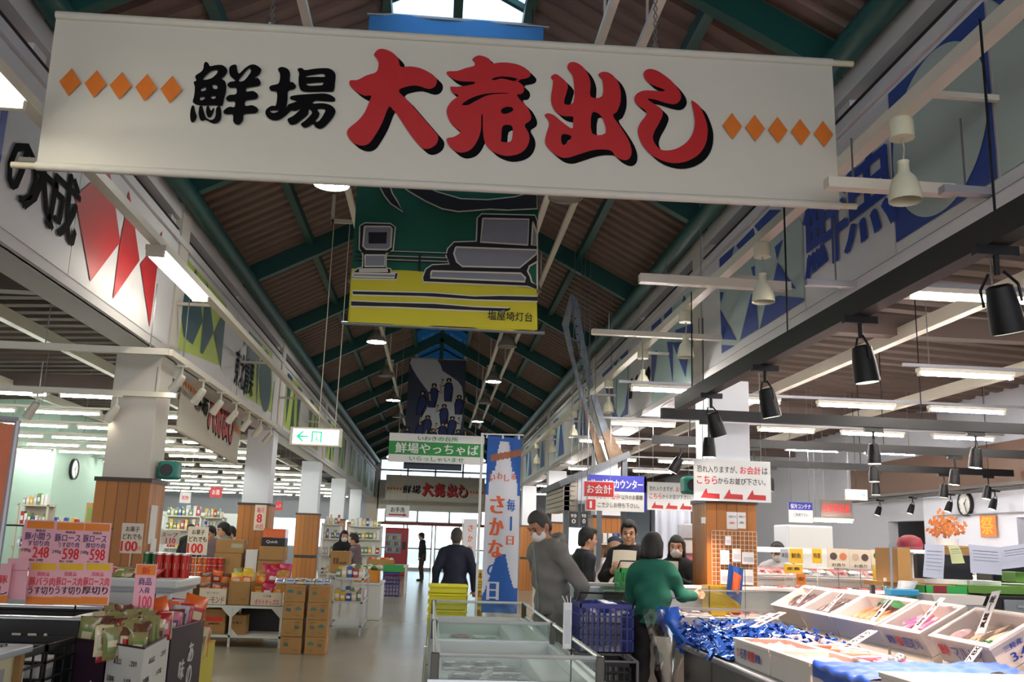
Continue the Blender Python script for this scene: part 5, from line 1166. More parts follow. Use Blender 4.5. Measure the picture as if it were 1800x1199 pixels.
rows_of(at(25, 930, 18).x, at(80, 930, 18).x, 18, (.1, .6, 1.1, 1.5, 1.85), 'pale wooden shelf against the green wall at far left', 'wall shelves', 'packet on the pale shelf at far left', 'packets on the far left shelf', 7, m='beige_wall')
rows_of(at(85, 930, 19.2).x, at(138, 930, 19.2).x, 19.2, (.1, .6, 1.1, 1.45), 'pale wooden shelf under the round clock on the left', 'wall shelves', 'packet on the pale shelf under the clock', 'packets on the shelf under the clock', 7, m='beige_wall')
stackz('green and brown crate on top of the shelf beside the first left column', 143, 172, 1.47, 1.95, 19.3, .4, body='card_board', prints=[('r', .1, .3, .9, .8, 'foil_green')])
shelf_unit('green sided shelf end beside the first left column', at(139, 930, 19.2).x, at(178, 930, 19.2).x, 19.2, 19.8, (.1, .7, 1.46), 'green_wall', 'wall shelves')
for k in range(3):
    o = thing('cooler', ['tall white cooler cabinet on the left floor, nearest the nave', 'tall white cooler cabinet on the left floor, the middle one', 'tall white cooler cabinet on the left floor, farthest from the nave'][k], 'cooler', (at(424-16*k, 900, 26+1.2*k).x, 26.2, 0), 'white coolers'); x = o.location.x
    x = -5.4-.76*k; MB().box(x-.36, x+.36, 26, 26.6, 0, 1.95, 'chest_white', ch=.01).build('body', o); MB().box(x-.31, x+.31, 25.985, 26.0, .3, 1.7, 'cool_white').build('door', o); MB().box(x+.26, x+.29, 25.96, 25.985, .8, 1.2, 'grey_steel').build('handle', o)
mat('vend_red', '#a01c2c', .4); mat('vend_glass', '#7f93a8', .2)
o = thing('vending_machine', 'red drinks vending machine by the far entrance doors', 'vending machine', (at(697, 950, 38).x, 38.2, 0)); x = o.location.x
MB().box(x-.45, x+.45, 38, 38.7, 0, 1.83, 'vend_red', ch=.03).build('body', o); MB().box(x-.42, x+.18, 37.985, 38, .85, 1.6, 'vend_glass').build('display_window', o)
c = MB()
for i in range(7):
    for j in range(3): c.cyl((x-.36+.08*i, 37.98, .92+.23*j), (x-.36+.08*i, 37.98, 1.06+.23*j), .024, ['foil_silver', 'foil_red', 'foil_green', 'foil_yellow'][(i+j) % 4], n=8)
c.build('sample_can_pattern', o); MB().box(x+.23, x+.38, 37.985, 38, 1.0, 1.3, 'black_plastic').box(x-.3, x+.1, 37.985, 38, .3, .45, 'black_plastic').build('coin_panel', o)
# ---- small hanging signs over the left floor
mat('sign_red', '#c2242c', .5)
def hang_sign(label, a, b, ya, yb, y, body, paint, group, up=1.0, name='hanging_sign', edge=None):
    p, q = at(a, yb, y), at(b, ya, y); w, h = q.x-p.x, q.z-p.z
    o = thing(name, label, 'sign', p, group); t = MB().box(p.x, q.x, y, y+.015, p.z, q.z, body)
    if edge: t.box(p.x-.01, q.x+.01, y+.002, y+.018, p.z-.01, q.z+.01, edge)
    for s in paint:
        F = (p-Y1*.003, X1, Z1)
        if s[0] == 't': t.text(s[1], F, s[2]*w, s[3]*h, s[4]*w, s[5]*h, s[6], s[7] if len(s) > 7 else .02)
        elif s[0] == 'p': t.poly([[(u*w, v*h) for u, v in s[1]]], s[2], (p-Y1*.002, X1, Z1))
    t.build('panel', o)
    if up: MB().cyl((p.x+w*.12, y+.008, q.z), (p.x+w*.12, y+.008, up and (aisle_z(p.x) if abs(p.x) > XW+.3 else (roof_z(p.x)-.03 if abs(p.x) < XW else 5.0))), .004, 'chain_steel', n=5).cyl((p.x+w*.88, y+.008, q.z), (p.x+w*.88, y+.008, up and (aisle_z(p.x) if abs(p.x) > XW+.3 else (roof_z(p.x)-.03 if abs(p.x) < XW else 5.0))), .004, 'chain_steel', n=5).build('hanging_wire', o)
    return o
hang_sign('small red hanging sign over the coolers, left of the second column', 368, 391, 857, 874, 22, 'sign_red', [('t', 'お酒', .2, .25, .6, .5, 'paper_white', .03)], 'small signs over the left floor', 3.62)
hang_sign('small round red sign between the second and third left columns', 483, 497, 882, 897, 24, 'sign_red', [('t', 'レジ', .2, .3, .6, .4, 'paper_white', .03)], 'small signs over the left floor', 3.6)
hang_sign('small white hanging sign beside the teal speaker on the left', 315, 336, 866, 884, 18.5, 'paper_white', [('t', '乾物', .2, .3, .6, .4, 'ink_pink', .02)], 'small signs over the left floor', 3.65)
hang_sign('white washroom sign with a red arrow near the far doors', 678, 720, 889, 909, 36, 'sign_white', [('t', 'お手洗', .2, .42, .6, .42, 'black_paint', .03), ('p', [(.12, .16), (.75, .16), (.75, .08), (.92, .22), (.75, .36), (.75, .28), (.12, .28)], 'sign_red')], None, 4.0)
p = at(450, 920, 16.2); o = hang_sign('tall cream poster with a red 8 on the second left column', 445, 469, 888, 932, 16.188, 'paper_cream', [('t', '毎月', .2, .68, .6, .22, 'ink_pink', .02), ('t', '8', .25, .3, .4, .34, 'price_red', .05), ('t', 'の日', .2, .06, .6, .18, 'ink_pink', .02)], None, 0)
mat('teal_plastic', '#1f7a6c', .45)
for lb, c, s in (('teal wall speaker on the first left column, above the wood cladding', V((-2.66, 9.72, 2.07)), 1), ('teal wall speaker on the first right column beside the arrow signs', V((2.66, 9.72, 2.12)), -1)):
    o = thing('wall_speaker', lb, 'speaker', c, 'teal wall speakers')
    MB().box(c.x-.09, c.x+.11, c.y-.1, c.y+.1, c.z-.09, c.z+.09, 'teal_plastic', ch=.03).build('case', o); MB().cyl(c+V((0, -.1, 0)), c+V((0, -.115, 0)), .06, 'black_plastic', n=16).build('grille', o)
o = thing('paper_notice', 'white notice sheets pinned to the side of the first left column', 'notice', (-2.72, 9.6, 1.3)); MB().box(-2.732, -2.726, 9.5, 9.72, 1.35, 1.72, 'paper_white').build('sheet', o); MB().box(-2.731, -2.722, 9.6, 9.78, 1.2, 1.4, 'paper_white').build('sheet', o)
# round clock on the left wall
mat('clock_face', '#eef0f0', .4)
def clock(label, c, n, r, group):
    o = thing('wall_clock', label, 'clock', c, group); n = V(n)
    MB().lathe([(r*.93, -.0), (r, .0), (r, .06), (r*.9, .065), (r*.88, .05)], c, 'black_plastic', 32, n, cap=False).build('rim', o, smooth=40)
    MB().lathe([(r*.9, .045), (0.001, .046)], c, 'clock_face', 32, n, cap=False).build('face', o)
    u = Z1.cross(n); h = MB()
    def hand(a, L, w): d = u*math.sin(a)+Z1*math.cos(a); e = n.cross(d); q = V(c)+n*.052; h.add([q-d*.02-e*w, q-d*.02+e*w, q+d*L+e*w*.5, q+d*L-e*w*.5], [(0, 1, 2, 3)], 'black_plastic')
    hand(R(160), r*.75, .012); hand(R(40), r*.5, .016)
    for k in range(12): d = u*math.sin(R(30*k))+Z1*math.cos(R(30*k)); e = n.cross(d); q = V(c)+n*.05+d*r*.74; h.add([q-e*.008, q+e*.008, q+d*r*.12+e*.008, q+d*r*.12-e*.008], [(0, 1, 2, 3)], 'black_plastic')
    h.build('hands_and_marks', o); return o
clock('small round wall clock on the pale green wall at left', atx(128, 825, -8.0)+V((.0, 0, 0)), (1, 0, 0), .23, 'wall clocks')
# ================================================================== middle of the hall
mat('chrome', '#d4d6d8', .12, .95, var=.03); mat('rail_silver', '#d0d3d0', .35, .3); mat('freezer_white', '#d6dcda', .3, var=.02); mat('freezer_grey', '#8f9694', .4); mat('post_dark', '#4a4640', .4, .3)
thin_glass('freezer_glass', '#f8fcfa', .96)
FX0, FX1 = .02, .94
def freezer(label, y0, y1):
    o = thing('island_freezer', label, 'freezer', ((FX0+FX1)/2, (y0+y1)/2, 0), 'island freezers in the aisle'); t = .07
    b = MB().box(FX0, FX1, y0, y1, .08, .55, 'freezer_grey', ch=.01)
    b.box(FX0, FX0+t, y0, y1, .55, .77, 'freezer_white').box(FX1-t, FX1, y0, y1, .55, .77, 'freezer_white').box(FX0+t, FX1-t, y0, y0+t, .55, .77, 'freezer_white').box(FX0+t, FX1-t, y1-t, y1, .55, .77, 'freezer_white').box(FX0+t, FX1-t, y0+t, y1-t, .55, .61, 'freezer_white')
    b.box(FX1-.26, FX1-t, y0+t, y1-t, .61, .71, 'freezer_white', ch=.01); b.build('tub', o)
    MB().box(FX0-.045, FX1+.045, y0-.045 if y0 < 7 else y0, y1+.045 if y1 > 9 else y1, .52, .60, 'chrome', ch=.03).box(FX0-.01, FX1+.01, y0-.01, y0+.02, .75, .785, 'stainless').box(FX0-.01, FX0+.02, y0, y1, .75, .785, 'stainless').box(FX1-.02, FX1+.01, y0, y1, .75, .785, 'stainless').build('bumper', o)
    g = MB(); e = .025
    g.box(FX0+e, FX1-e, y0+e, y0+e+.006, .78, .90, 'freezer_glass').box(FX0+e, FX1-e, y1-e-.006, y1-e, .78, .90, 'freezer_glass').box(FX0+e, FX0+e+.006, y0+e, y1-e, .78, .90, 'freezer_glass').box(FX1-e-.006, FX1-e, y0+e, y1-e, .78, .90, 'freezer_glass'); g.build('glass_guard', o)
    r = MB(); P = [V((FX0+e, y0+e, .905)), V((FX1-e, y0+e, .905)), V((FX1-e, y1-e, .905)), V((FX0+e, y1-e, .905))]
    r.tube(P+[P[0]], .012, 'rail_silver', 8); r.build('top_rail', o)
    for p in P: MB().box(p.x-.022, p.x+.022, p.y-.022, p.y+.022, .75, .915, 'post_dark', ch=.005).build('corner_post', o)
    c = MB()
    for z in (.67, .72): c.tube([V((FX0-.03, y0+.05, z)), V((FX0-.03, y1-.05, z))], .01, 'chrome', 8)
    c.build('side_rails', o); MB().box(FX0+.05, FX1-.05, y0+.05, y1-.05, 0, .08, 'black_plastic').build('plinth', o)
    return o
freezer('glass rimmed island freezer at the bottom of the aisle, nearer of the two', 5.12, 7.15); freezer('glass rimmed island freezer behind the near one', 7.15, 9.4)
mat('fish_pale', '#a7a0a0', .35, var=.3, scale=25); mat('fish_red', '#c0563c', .35, var=.25, scale=20)
thin_glass('cling', '#f2f4f4', .78)
rr = random.Random(21); PK = {}
def pack(x, y, z, kind, label, group, rz):
    if kind not in PK:
        o = thing('fish_pack', label, 'fish pack', (x, y, z), group)
        MB().box(x-.1, x+.1, y-.065, y+.065, z, z+.018, 'paper_white', ch=.006).build('tray', o)
        MB().grid(lambda u, v: V((x-.085+.17*u, y-.05+.1*v, z+.02+.018*math.sin(u*9+kind)*math.sin(v*3.1))), 12, 6, ['fish_pale', 'meat_pink', 'foil_silver'][kind]).build('fish', o, smooth=80)
        MB().box(x-.098, x+.098, y-.063, y+.063, z+.018, z+.042, 'cling', ch=.006).build('film', o)
        if kind == 1: MB().box(x-.04, x+.06, y-.01, y+.04, z+.043, z+.044, 'price_red').build('red_label', o)
        else: MB().box(x-.07, x, y-.03, y+.03, z+.043, z+.044, 'paper_white').build('label_sheet', o)
        PK[kind] = o; o.rotation_euler = rz if isinstance(rz, tuple) else (0, 0, rz); return o
    return dup(PK[kind], (x, y, z), rz, label, group)
for (x, y) in ((.2, 5.55), (.34, 5.72), (.22, 5.95), (.46, 6.0), (.25, 6.3), (.5, 6.35), (.3, 6.65), (.55, 6.7), (.2, 6.9), (.42, 6.95), (.52, 5.6)):
    pack(x, y, .612, rr.randrange(3), 'clear tray of fish in the near island freezer', 'fish packs in the near freezer', rr.uniform(-.4, .4))
for (x, y) in ((.2, 7.6), (.3, 7.9), (.45, 8.1), (.25, 8.4), (.5, 8.6), (.3, 8.8)): pack(x, y, .612, rr.randrange(3), 'clear tray of fish in the far island freezer', 'fish packs in the far freezer', rr.uniform(-.4, .4))
# price tag on a stick
p = at(1004, 1152, 5.4); o = thing('price_tag', 'narrow grey white price tag on a wire stick at the freezer corner', 'price tag', (p.x, 5.4, .71))
MB().cyl((p.x, 5.4, .71), (p.x, 5.4, 1.05), .004, 'black_metal', n=6).build('wire_stick', o)
MB().box(p.x-.05, p.x-.002, 5.385, 5.397, .92, 1.17, 'paper_white', ch=.004).box(p.x-.042, p.x-.01, 5.383, 5.385, .95, 1.13, 'foil_silver').build('tag', o)
c = MB()
for dx in (-.03, -.015, .0): c.cyl((p.x+dx-.01, 5.39, 1.17), (p.x+dx*1.6-.01, 5.39, 1.205), .003, 'paper_white', n=5)
c.build('clip_prongs', o)
# yellow crates
cx0, cx1 = at(754, 1060, 9.75).x, at(820, 1060, 9.75).x
for k in range(13):
    z = .0+.0795*k; o = thing('plastic_crate', 'bright yellow flat crate in the stack behind the freezers, %s from the floor' % ORD[k], 'crate', ((cx0+cx1)/2, 9.95, z), 'yellow flat crates')
    MB().box(cx0, cx1, 9.75, 10.2, z+.003, z+.06, 'crate_yellow', ch=.01).build('body', o); MB().box(cx0-.014, cx1+.014, 9.736, 10.214, z+.058, z+.078, 'crate_yellow', ch=.006).build('rim', o)
def low_crates(label, pa, pb, y, n):
    a, b = at(pa, 1080, y).x, at(pb, 1080, y).x
    for k in range(n):
        z = .115*k; o = thing('plastic_crate', label+', %s from the floor' % ORD[k], 'crate', ((a+b)/2, y+.2, z), 'yellow crates beside the flag')
        MB().box(a, b, y, y+.4, z+.004, z+.088, 'crate_yellow', ch=.012).build('body', o); MB().box(a-.01, b+.01, y-.01, y+.41, z+.086, z+.112, 'crate_yellow', ch=.006).build('rim', o)
low_crates('yellow crate right of the fish flag', 905, 938, 10.0, 6)
# narrow yellow poster stands
def yellow_sign(label, pa, pb, ya, yb, y, body):
    q0, q1 = at(pa, yb, y), at(pb, ya, y); w, h = q1.x-q0.x, q1.z-q0.z
    o = thing('poster_stand', label, 'poster', (q0.x, y, 0), 'narrow yellow posters'); b = MB().box(q0.x, q1.x, y, y+.01, q0.z, q1.z, 'card_yellow')
    n = len(body)
    for i, ch in enumerate(body): b.text(ch, (V((q0.x, y-.003, q0.z)), X1, Z1), w*.2, h*(1-(i+1)/n)+h*.02, w*.6, h/n*.72, 'ink_dark' if i % 2 == 0 else 'can_green', .03)
    b.build('poster', o); MB().cyl((q0.x+w/2, y+.015, 0), (q0.x+w/2, y+.015, q1.z), .01, 'grey_steel', n=8).cyl((q0.x+w/2, y+.015, 0), (q0.x+w/2, y+.015, .02), .12, 'grey_steel', n=18).build('pole', o)
yellow_sign('narrow yellow poster with dark vertical writing between crates and flag', 835, 851, 1003, 1085, 10.4, '本日の鮮魚')
# ---- fish day flag
mat('flag_white', '#dcdde6', .75, var=.02); mat('flag_blue', '#2f63b4', .75, var=.05); mat('flag_sky', '#4a86cc', .75); mat('flag_brown', '#a5694a', .75); mat('flag_orange', '#e8683c', .7); mat('flag_yellow', '#e8c04a', .7)
FY = 9.6; q0 = at(915, 1079, FY); q1 = at(858, 766, FY); fx0, fx1 = at(848, 920, FY).x, at(906, 920, FY).x; fz0, fz1 = at(885, 1078, FY).z, at(885, 768, FY).z
o = thing('nobori_flag', 'tall blue and white fish day flag with orange writing on a white pole', 'flag', (fx0, FY, 0)); w, h = fx1-fx0+.02, fz1-fz0
def flagpt(u, v, d=0.): return V((fx0+.02+u*w, FY+.035*math.sin(u*5+v*4)+.02*math.sin(v*9)-d, fz0+v*h))
b = MB(); nu, nv = 36, 150; b.grid(lambda u, v: flagpt(u, v), nu, nv, 'flag_white')
for j in range(nv):
    for i in range(nu):
        u, v = (i+.5)/nu, (j+.5)/nv; m = 'flag_white'
        if v > .66: m = 'flag_blue' if (abs(u-.5) > .12+(.98-v)*1.15 and v > .72) or (v < .74 and abs(u-.5) > .42) or v > .975 else 'flag_white'
        if .80 < v < .93 and abs(u-.5) > .10+(.98-v)*.9 and v < .93-.05*(1-u): m = 'flag_blue'
        if abs(v-(.865+.05*u)) < .02 and u > .12: m = 'flag_brown'
        if v < .33 and v < .08+.36*(max(0, 1-abs(u-.5)/.55))**1.5-.0: m = 'flag_blue'
        if v < .14 and u > .15: m = 'flag_blue'
        b.m[j*nu+i] = b.mi(m)
b.build('cloth', o, smooth=80)
t = MB()
def flagtext(ch, u, v, du, dv, m, bold=.05):
    tv, tf, (a0, b0, a1, b1) = glyphs(ch)
    for k in (-1, 0, 1): t.add([flagpt(u+(p[0]+k*bold-a0)/(a1-a0)*du, v+(p[1]-b0)/(b1-b0)*dv, .007+.001*k) for p in tv], tf, m)
for i, ch in enumerate('いわし市'): flagtext(ch, .1+.21*i, .74+.01*(i % 2), .15, .04, 'flag_orange', .03)
for i, ch in enumerate('さかな'): flagtext(ch, .16, .555-.125*i, .36, .10, 'flag_orange', .06)
flagtext('の', .14, .20, .34, .07, 'flag_blue', .03); flagtext('日', .16, .07, .3, .10, 'flag_white', .05); flagtext('毎', .62, .57, .24, .07, 'flag_blue', .03)
t.add([flagpt(.72, .46, .006), flagpt(.78, .46, .006), flagpt(.78, .54, .006), flagpt(.72, .54, .006)], [(0, 1, 2, 3)], 'flag_blue'); flagtext('日', .64, .38, .2, .05, 'flag_orange', .03)
t.build('lettering', o)
MB().cyl((fx0-.03, FY, .05), (fx0-.035, FY, fz1+.03), .013, 'paper_white', n=8).cyl((fx0-.05, FY, fz1+.02), (fx1+.06, FY, fz1+.025), .008, 'paper_white', n=8).build('pole', o)
MB().lathe([(.18, 0), (.18, .03), (.05, .06), (.02, .09)], (fx0-.03, FY, 0), 'black_plastic', 18).build('base', o)
c = MB()
for u in (.04, .5, .97): c.box(fx0+u*w-.01, fx0+u*w+.01, FY-.004, FY+.004, fz1-.02, fz1+.03, 'paper_white')
c.build('loops', o)
# second, far flag and bits beyond
F2 = 24; a = at(812, 990, F2); o = thing('nobori_flag', 'small white flag with pink writing standing far up the aisle', 'flag', (a.x, F2, 0)); zt = at(812, 912, F2).z; zb = at(812, 985, F2).z
b = MB().box(a.x, a.x+.34, F2, F2+.008, zb, zt, 'flag_white'); 
for i, ch in enumerate('さかな'): b.text(ch, (V((a.x, F2-.004, zb)), X1, Z1), .12, (zt-zb)*(.7-.25*i), .12, .16, 'flag_orange', .04)
b.build('cloth', o); MB().cyl((a.x-.02, F2, 0), (a.x-.02, F2, zt+.05), .012, 'paper_white', n=8).build('pole', o)
# ---- shopping trolley with blue baskets
T0 = V((1.40, 7.85, 0))
mat('basket_navy', '#1a2478', .35, var=.05)
o = thing('shopping_trolley', 'grey wire shopping trolley carrying a blue basket, behind the freezers', 'trolley', T0)
f = MB()
for sx in (-.24, .24):
    f.tube([T0+V((sx, -.28, .1)), T0+V((sx, -.28, .6)), T0+V((sx, .28, .62)), T0+V((sx, .28, .98))], .012, 'grey_steel', 8); f.tube([T0+V((sx, -.28, .1)), T0+V((sx, .28, .1)), T0+V((sx, .28, .62))], .012, 'grey_steel', 8)
    f.tube([T0+V((sx, -.28, .36)), T0+V((sx, .28, .36))], .01, 'grey_steel', 8)
for y, z in ((-.28, .6), (.28, .62), (-.28, .36), (.28, .36), (-.28, .1)): f.tube([T0+V((-.24, y, z)), T0+V((.24, y, z))], .01, 'grey_steel', 8)
f.build('frame', o); MB().cyl(T0+V((-.26, .28, .99)), T0+V((.26, .28, .99)), .018, 'black_plastic').build('handle', o)
for sx in (-.22, .22):
    for sy in (-.26, .26): MB().cyl(T0+V((sx-.012, sy, .05)), T0+V((sx+.012, sy, .05)), .048, 'black_plastic', n=16).box(T0.x+sx-.018, T0.x+sx+.018, T0.y+sy-.01, T0.y+sy+.01, .05, .11, 'grey_steel').build('wheel', o)
basket('dark blue shopping basket on the top tier of the trolley', T0.x-.215, T0.x+.215, T0.y-.26, T0.y+.2, .66, 1.02, 'basket_navy', 'trolley baskets', 9, 4, 'shopping_basket', handle='black_plastic')
basket('black shopping basket on the lower tier of the trolley', T0.x-.2, T0.x+.2, T0.y-.24, T0.y+.2, .375, .58, 'black_plastic', 'trolley baskets', 8, 3, 'shopping_basket')
b = MB(); b.grid(lambda u, v: V((T0.x-.19+.38*u, T0.y-.22+.38*v, .96+.09*math.sin(u*3.14)*math.sin(v*3.14)+.015*math.sin(u*14)*math.sin(v*11))), 14, 12, 'basket_navy'); tag(b.build('shopping_bag', origin=T0+V((0, 0, .64)), smooth=80), 'crumpled blue plastic bag bulging out of the trolley basket', 'bag')
mat('mat_red', '#6a3038', .9, var=.2, scale=60, bump=.3, bscale=200); b = MB().box(1.12, 2.0, 5.9, 8.0, 0, .008, 'mat_red', ch=.003); tag(b.build('floor_mat', origin=(1.5, 7, 0)), 'dark red floor mat between the freezers and the fish counter', 'mat')
# ---- cashier hut with its signs and the old boat stem mounted on it
mat('hut_grey', '#5a6068', .5); mat('boat_blue', '#476a98', .7, var=.35, scale=7, col2='#c0c6c4'); mat('boat_wood', '#b09a80', .75, var=.3, scale=9, col2='#6e4634'); mat('sign_blue', '#2b2f9e', .5, var=.1)
HY = 13.6; o = thing('cashier_hut', 'cashier hut with a grey sloping roof and white gable in the right aisle', 'kiosk', (2.6, 14.5, 0))
a, b_ = at(986, 856, HY), at(1110, 803, HY); u = b_-a; n = V((-u.z, 0, u.x)).normalized()*.09
s = MB(); q = [a, b_, b_+n, a+n]; s.add(q+[p+Y1*2.4 for p in q], [(0, 1, 2, 3), (7, 6, 5, 4), (0, 4, 5, 1), (1, 5, 6, 2), (2, 6, 7, 3), (3, 7, 4, 0)], 'hut_grey'); s.build('roof', o)
zr = lambda x: a.z+(x-a.x)/(b_.x-a.x)*(b_.z-a.z)
xa, xb = at(1012, 840, HY).x, at(1088, 840, HY).x; s = MB(); s.poly([[(xa, 2.05), (xb, 2.05), (xb, zr(xb)), (xa, zr(xa))]], 'wall_pale', (V((0, HY+.1, 0)), X1, Z1), .05); s.build('gable', o)
s = MB()
for k in range(6): s.box(a.x+.05, xa+.04, HY+.08, HY+2.2, 1.95+.07*k, 2.01+.07*k, 'beige_wall')
s.build('side_boards', o)
for x in (a.x+.1, b_.x-.08):
    for y in (HY+.12, HY+2.2): MB().box(x-.04, x+.04, y-.04, y+.04, 0, zr(x)+.02, 'hut_grey').build('post', o)
MB().box(a.x+.05, b_.x, HY+.12, HY+.5, 0, .95, 'beige_wall').box(a.x, b_.x+.05, HY+.08, HY+.55, .95, 1.0, 'shelf_white').build('counter', o)
bp = thing('boat_stem', 'weathered blue and white wooden boat stem of two curved planks above the cashier hut', 'boat part', at(1075, 815, HY))
L1 = [(1004,515),(989,567),(1000,612),(1022,700),(1043,780),(1057,838),(1074,831),(1054,775),(1030,705),(1009,625),(1000,575),(1006,540)]
L2 = [(1005,515),(1016,528),(1026,590),(1043,680),(1068,750),(1104,812),(1078,830),(1060,765),(1039,695),(1020,620),(1009,562)]
for k, (l, dy) in enumerate(((L1, .25), (L2, .0))):
    pts = [at(px, py, HY+.3+dy*((py-515)/320)) for px, py in l]; s = MB(); N = len(pts); back = [p+V((0, .1, 0)) for p in pts]
    tr = tessellate_polygon([pts]); s.add(pts+back, [tuple(t) for t in tr]+[tuple(i+N for i in reversed(t)) for t in tr]+[(i, (i+1) % N, N+(i+1) % N, N+i) for i in range(N)], 'boat_blue')
    for j, f in enumerate(s.f):
        z = sum(s.v[i].z for i in f)/len(f); s.m[j] = s.mi('boat_wood') if z < 3.25 else s.mi('boat_blue')
    s.build('plank', bp)
s = MB()
for k in range(14): p = at(1011+2.1*k, 560+14*k, HY+.295); s.cyl(p, p+V((0, -.012, 0)), .012, 'black_metal', n=6)
s.build('nail_pattern', bp)
SY = 13.3
hang_sign('blue and white counter sign with white lettering on the cashier hut', 1031, 1136, 838, 897, SY, 'paper_white', [('p', [(0, .55), (1, .55), (1, 1), (0, 1)], 'sign_blue'), ('p', [(0, 0), (.02, 0), (.02, 1), (0, 1)], 'sign_blue'), ('p', [(.965, 0), (1, 0), (1, 1), (.965, 1)], 'sign_blue'), ('t', 'サービスカウンター', .06, .64, .88, .24, 'paper_white', .04), ('t', 'クレジットカード以外のお客様', .1, .33, .84, .14, 'ink_dark', .01), ('t', 'ここで少しお待ち下さい。', .12, .1, .76, .14, 'ink_dark', .01), ('t', '電子', .42, .33, .12, .14, 'price_red', .02)], 'signs about the cashier hut', 2.9)
hang_sign('red sign with white payment lettering in front of the blue counter sign', 1027, 1079, 848, 872, 12.9, 'sign_red', [('t', 'お会計', .08, .2, .84, .6, 'paper_white', .02)], 'signs about the cashier hut', 3.4, edge='paper_white')
hang_sign('small red plate numbered 1 under the red payment sign', 1030, 1047, 878, 896, 12.9, 'sign_red', [('t', '1', .40, .18, .18, .64, 'paper_white', .02)], 'signs about the cashier hut', 0, edge='paper_white')
arrow = lambda x: ('p', [(x, .06), (x+.08, .3), (x+.095, .18), (x+.25, .17), (x+.25, .05)], 'sign_red')
def queue_sign(label, a, b, ya, yb, y, up): return hang_sign(label, a, b, ya, yb, y, 'sign_white', [('t', '恐れ入りますが、', .04, .68, .52, .17, 'ink_dark', .01), ('t', 'お会計', .60, .67, .27, .19, 'price_red', .02), ('t', 'は', .89, .68, .07, .17, 'ink_dark', .01), ('t', 'こちら', .04, .40, .26, .2, 'price_red', .02), ('t', 'からお並び下さい。', .31, .41, .62, .16, 'ink_dark', .01), arrow(.08), arrow(.38), arrow(.68)], 'white queue signs with red arrows', up)
queue_sign('white queue sign with three red arrows on the first right column, the nearer one', 1220, 1354, 812, 879, 9.15, 3.75)
queue_sign('white queue sign with three red arrows beside the cashier hut, the farther one', 1138, 1221, 850, 896, 12.6, 3.75)
# ================================================================== right side: fish counter, cases, desk
mat('foam_white', '#dcd5cf', .6, var=.02, bump=.05, bscale=120); mat('foam_old', '#d8d0c0', .6, var=.04); mat('ice', '#d8cdc6', .45, var=.08, bump=.5, bscale=60)
mat('tinsel_blue', '#3f80dc', .2, .6, var=.4, scale=30, col2='#1538a4'); mat('tarp_blue', '#174aae', .45, var=.15, scale=10); mat('print_blue', '#2c3c9c', .5); mat('shrimp', '#f2a48c', .4, var=.15, scale=30); mat('fillet', '#f3b7a6', .4, var=.12, scale=25); mat('squid', '#a89090', .35, var=.3, scale=30); mat('fish_dark', '#5a4a48', .3, var=.35, scale=18); mat('fish_grey', '#8c8e94', .25, .3, var=.3, scale=18); mat('fish_orange', '#d98058', .35, var=.2, scale=18); mat('fish_cream', '#cdb8a0', .4, var=.2, scale=20); mat('leaf_green', '#2f6a3a', .5, var=.2); mat('counter_steel', '#8a8c8a', .35, .7, var=.08, scale=5)
rr = random.Random(33)
o = thing('fish_counter', 'long stainless fish counter at the lower right carrying foam boxes', 'counter', (3, 5.4, 0))
MB().box(1.95, 3.5, 3.2, 7.35, .1, .74, 'counter_steel').build('body', o); MB().box(1.90, 3.55, 3.15, 7.4, .74, .785, 'stainless', ch=.012).build('worktop', o); MB().box(2.0, 3.45, 3.25, 7.3, 0, .1, 'black_plastic').build('plinth', o)
c = MB()
for k in range(4): c.box(1.944, 1.95, 3.9+k*.9, 3.92+k*.9, .12, .72, 'post_dark')
c.build('panel_seams', o)
st = thing('display_riser', 'slanted steel riser holding the upper row of foam boxes on the fish counter', 'riser', (3.2, 6.2, .79))
TA = R(29)
def foam_box(label, M, W, L, H, mt='foam_white', group='foam fish boxes', prints=(), ice='ice', fill_h=.55, rim=True):
    """open polystyrene box: local x across, y along, z up, M places it"""
    o = thing('foam_box', label, 'fish box', M.translation, group); t = .03
    b = MB(); b.box(0, W, 0, t, 0, H, mt, M).box(0, W, L-t, L, 0, H, mt, M).box(0, t, t, L-t, 0, H, mt, M).box(W-t, W, t, L-t, 0, H, mt, M).box(t, W-t, t, L-t, 0, .025, mt, M)
    b.build('box_body', o)
    if rim:
        r = MB(); e = .008
        i = t-.006; r.box(-e, W+e, -e, i, H-.02, H+.004, mt, M, ch=.004).box(-e, W+e, L-i, L+e, H-.02, H+.004, mt, M, ch=.004).box(-e, i, i, L-i, H-.02, H+.004, mt, M, ch=.004).box(W-i, W+e, i, L-i, H-.02, H+.004, mt, M, ch=.004); r.build('rim', o)
    if ice:
        g = MB(); sd = rr.random()*6; hz = H*fill_h
        g.grid(lambda u, v: M @ V((t+(W-2*t)*u, t+(L-2*t)*v, hz-.02+.012*math.sin(u*13+sd)*math.sin(v*17+sd)+.008*math.sin(u*31)*math.sin(v*37+sd))), 14, 20, ice); k = g.build('ice_bed', o, smooth=80); k['kind'] = 'stuff'
    if prints:
        p = MB(); Rm = M.to_3x3()
        for face, body, x, z, w, h, m in prints:
            F = (M @ V((-.010, L, 0)), Rm @ V((0, -1, 0)), Rm @ V((0, 0, 1))) if face == 'side' else (M @ V((0, -.010, 0)), Rm @ V((1, 0, 0)), Rm @ V((0, 0, 1)))
            if body is None: p.poly([[(x, z), (x+w, z), (x+w, z+h), (x, z+h)]], m, F)
            else: p.text(body, F, x, z, w, h, m, .04)
        p.build('print', o)
    return o
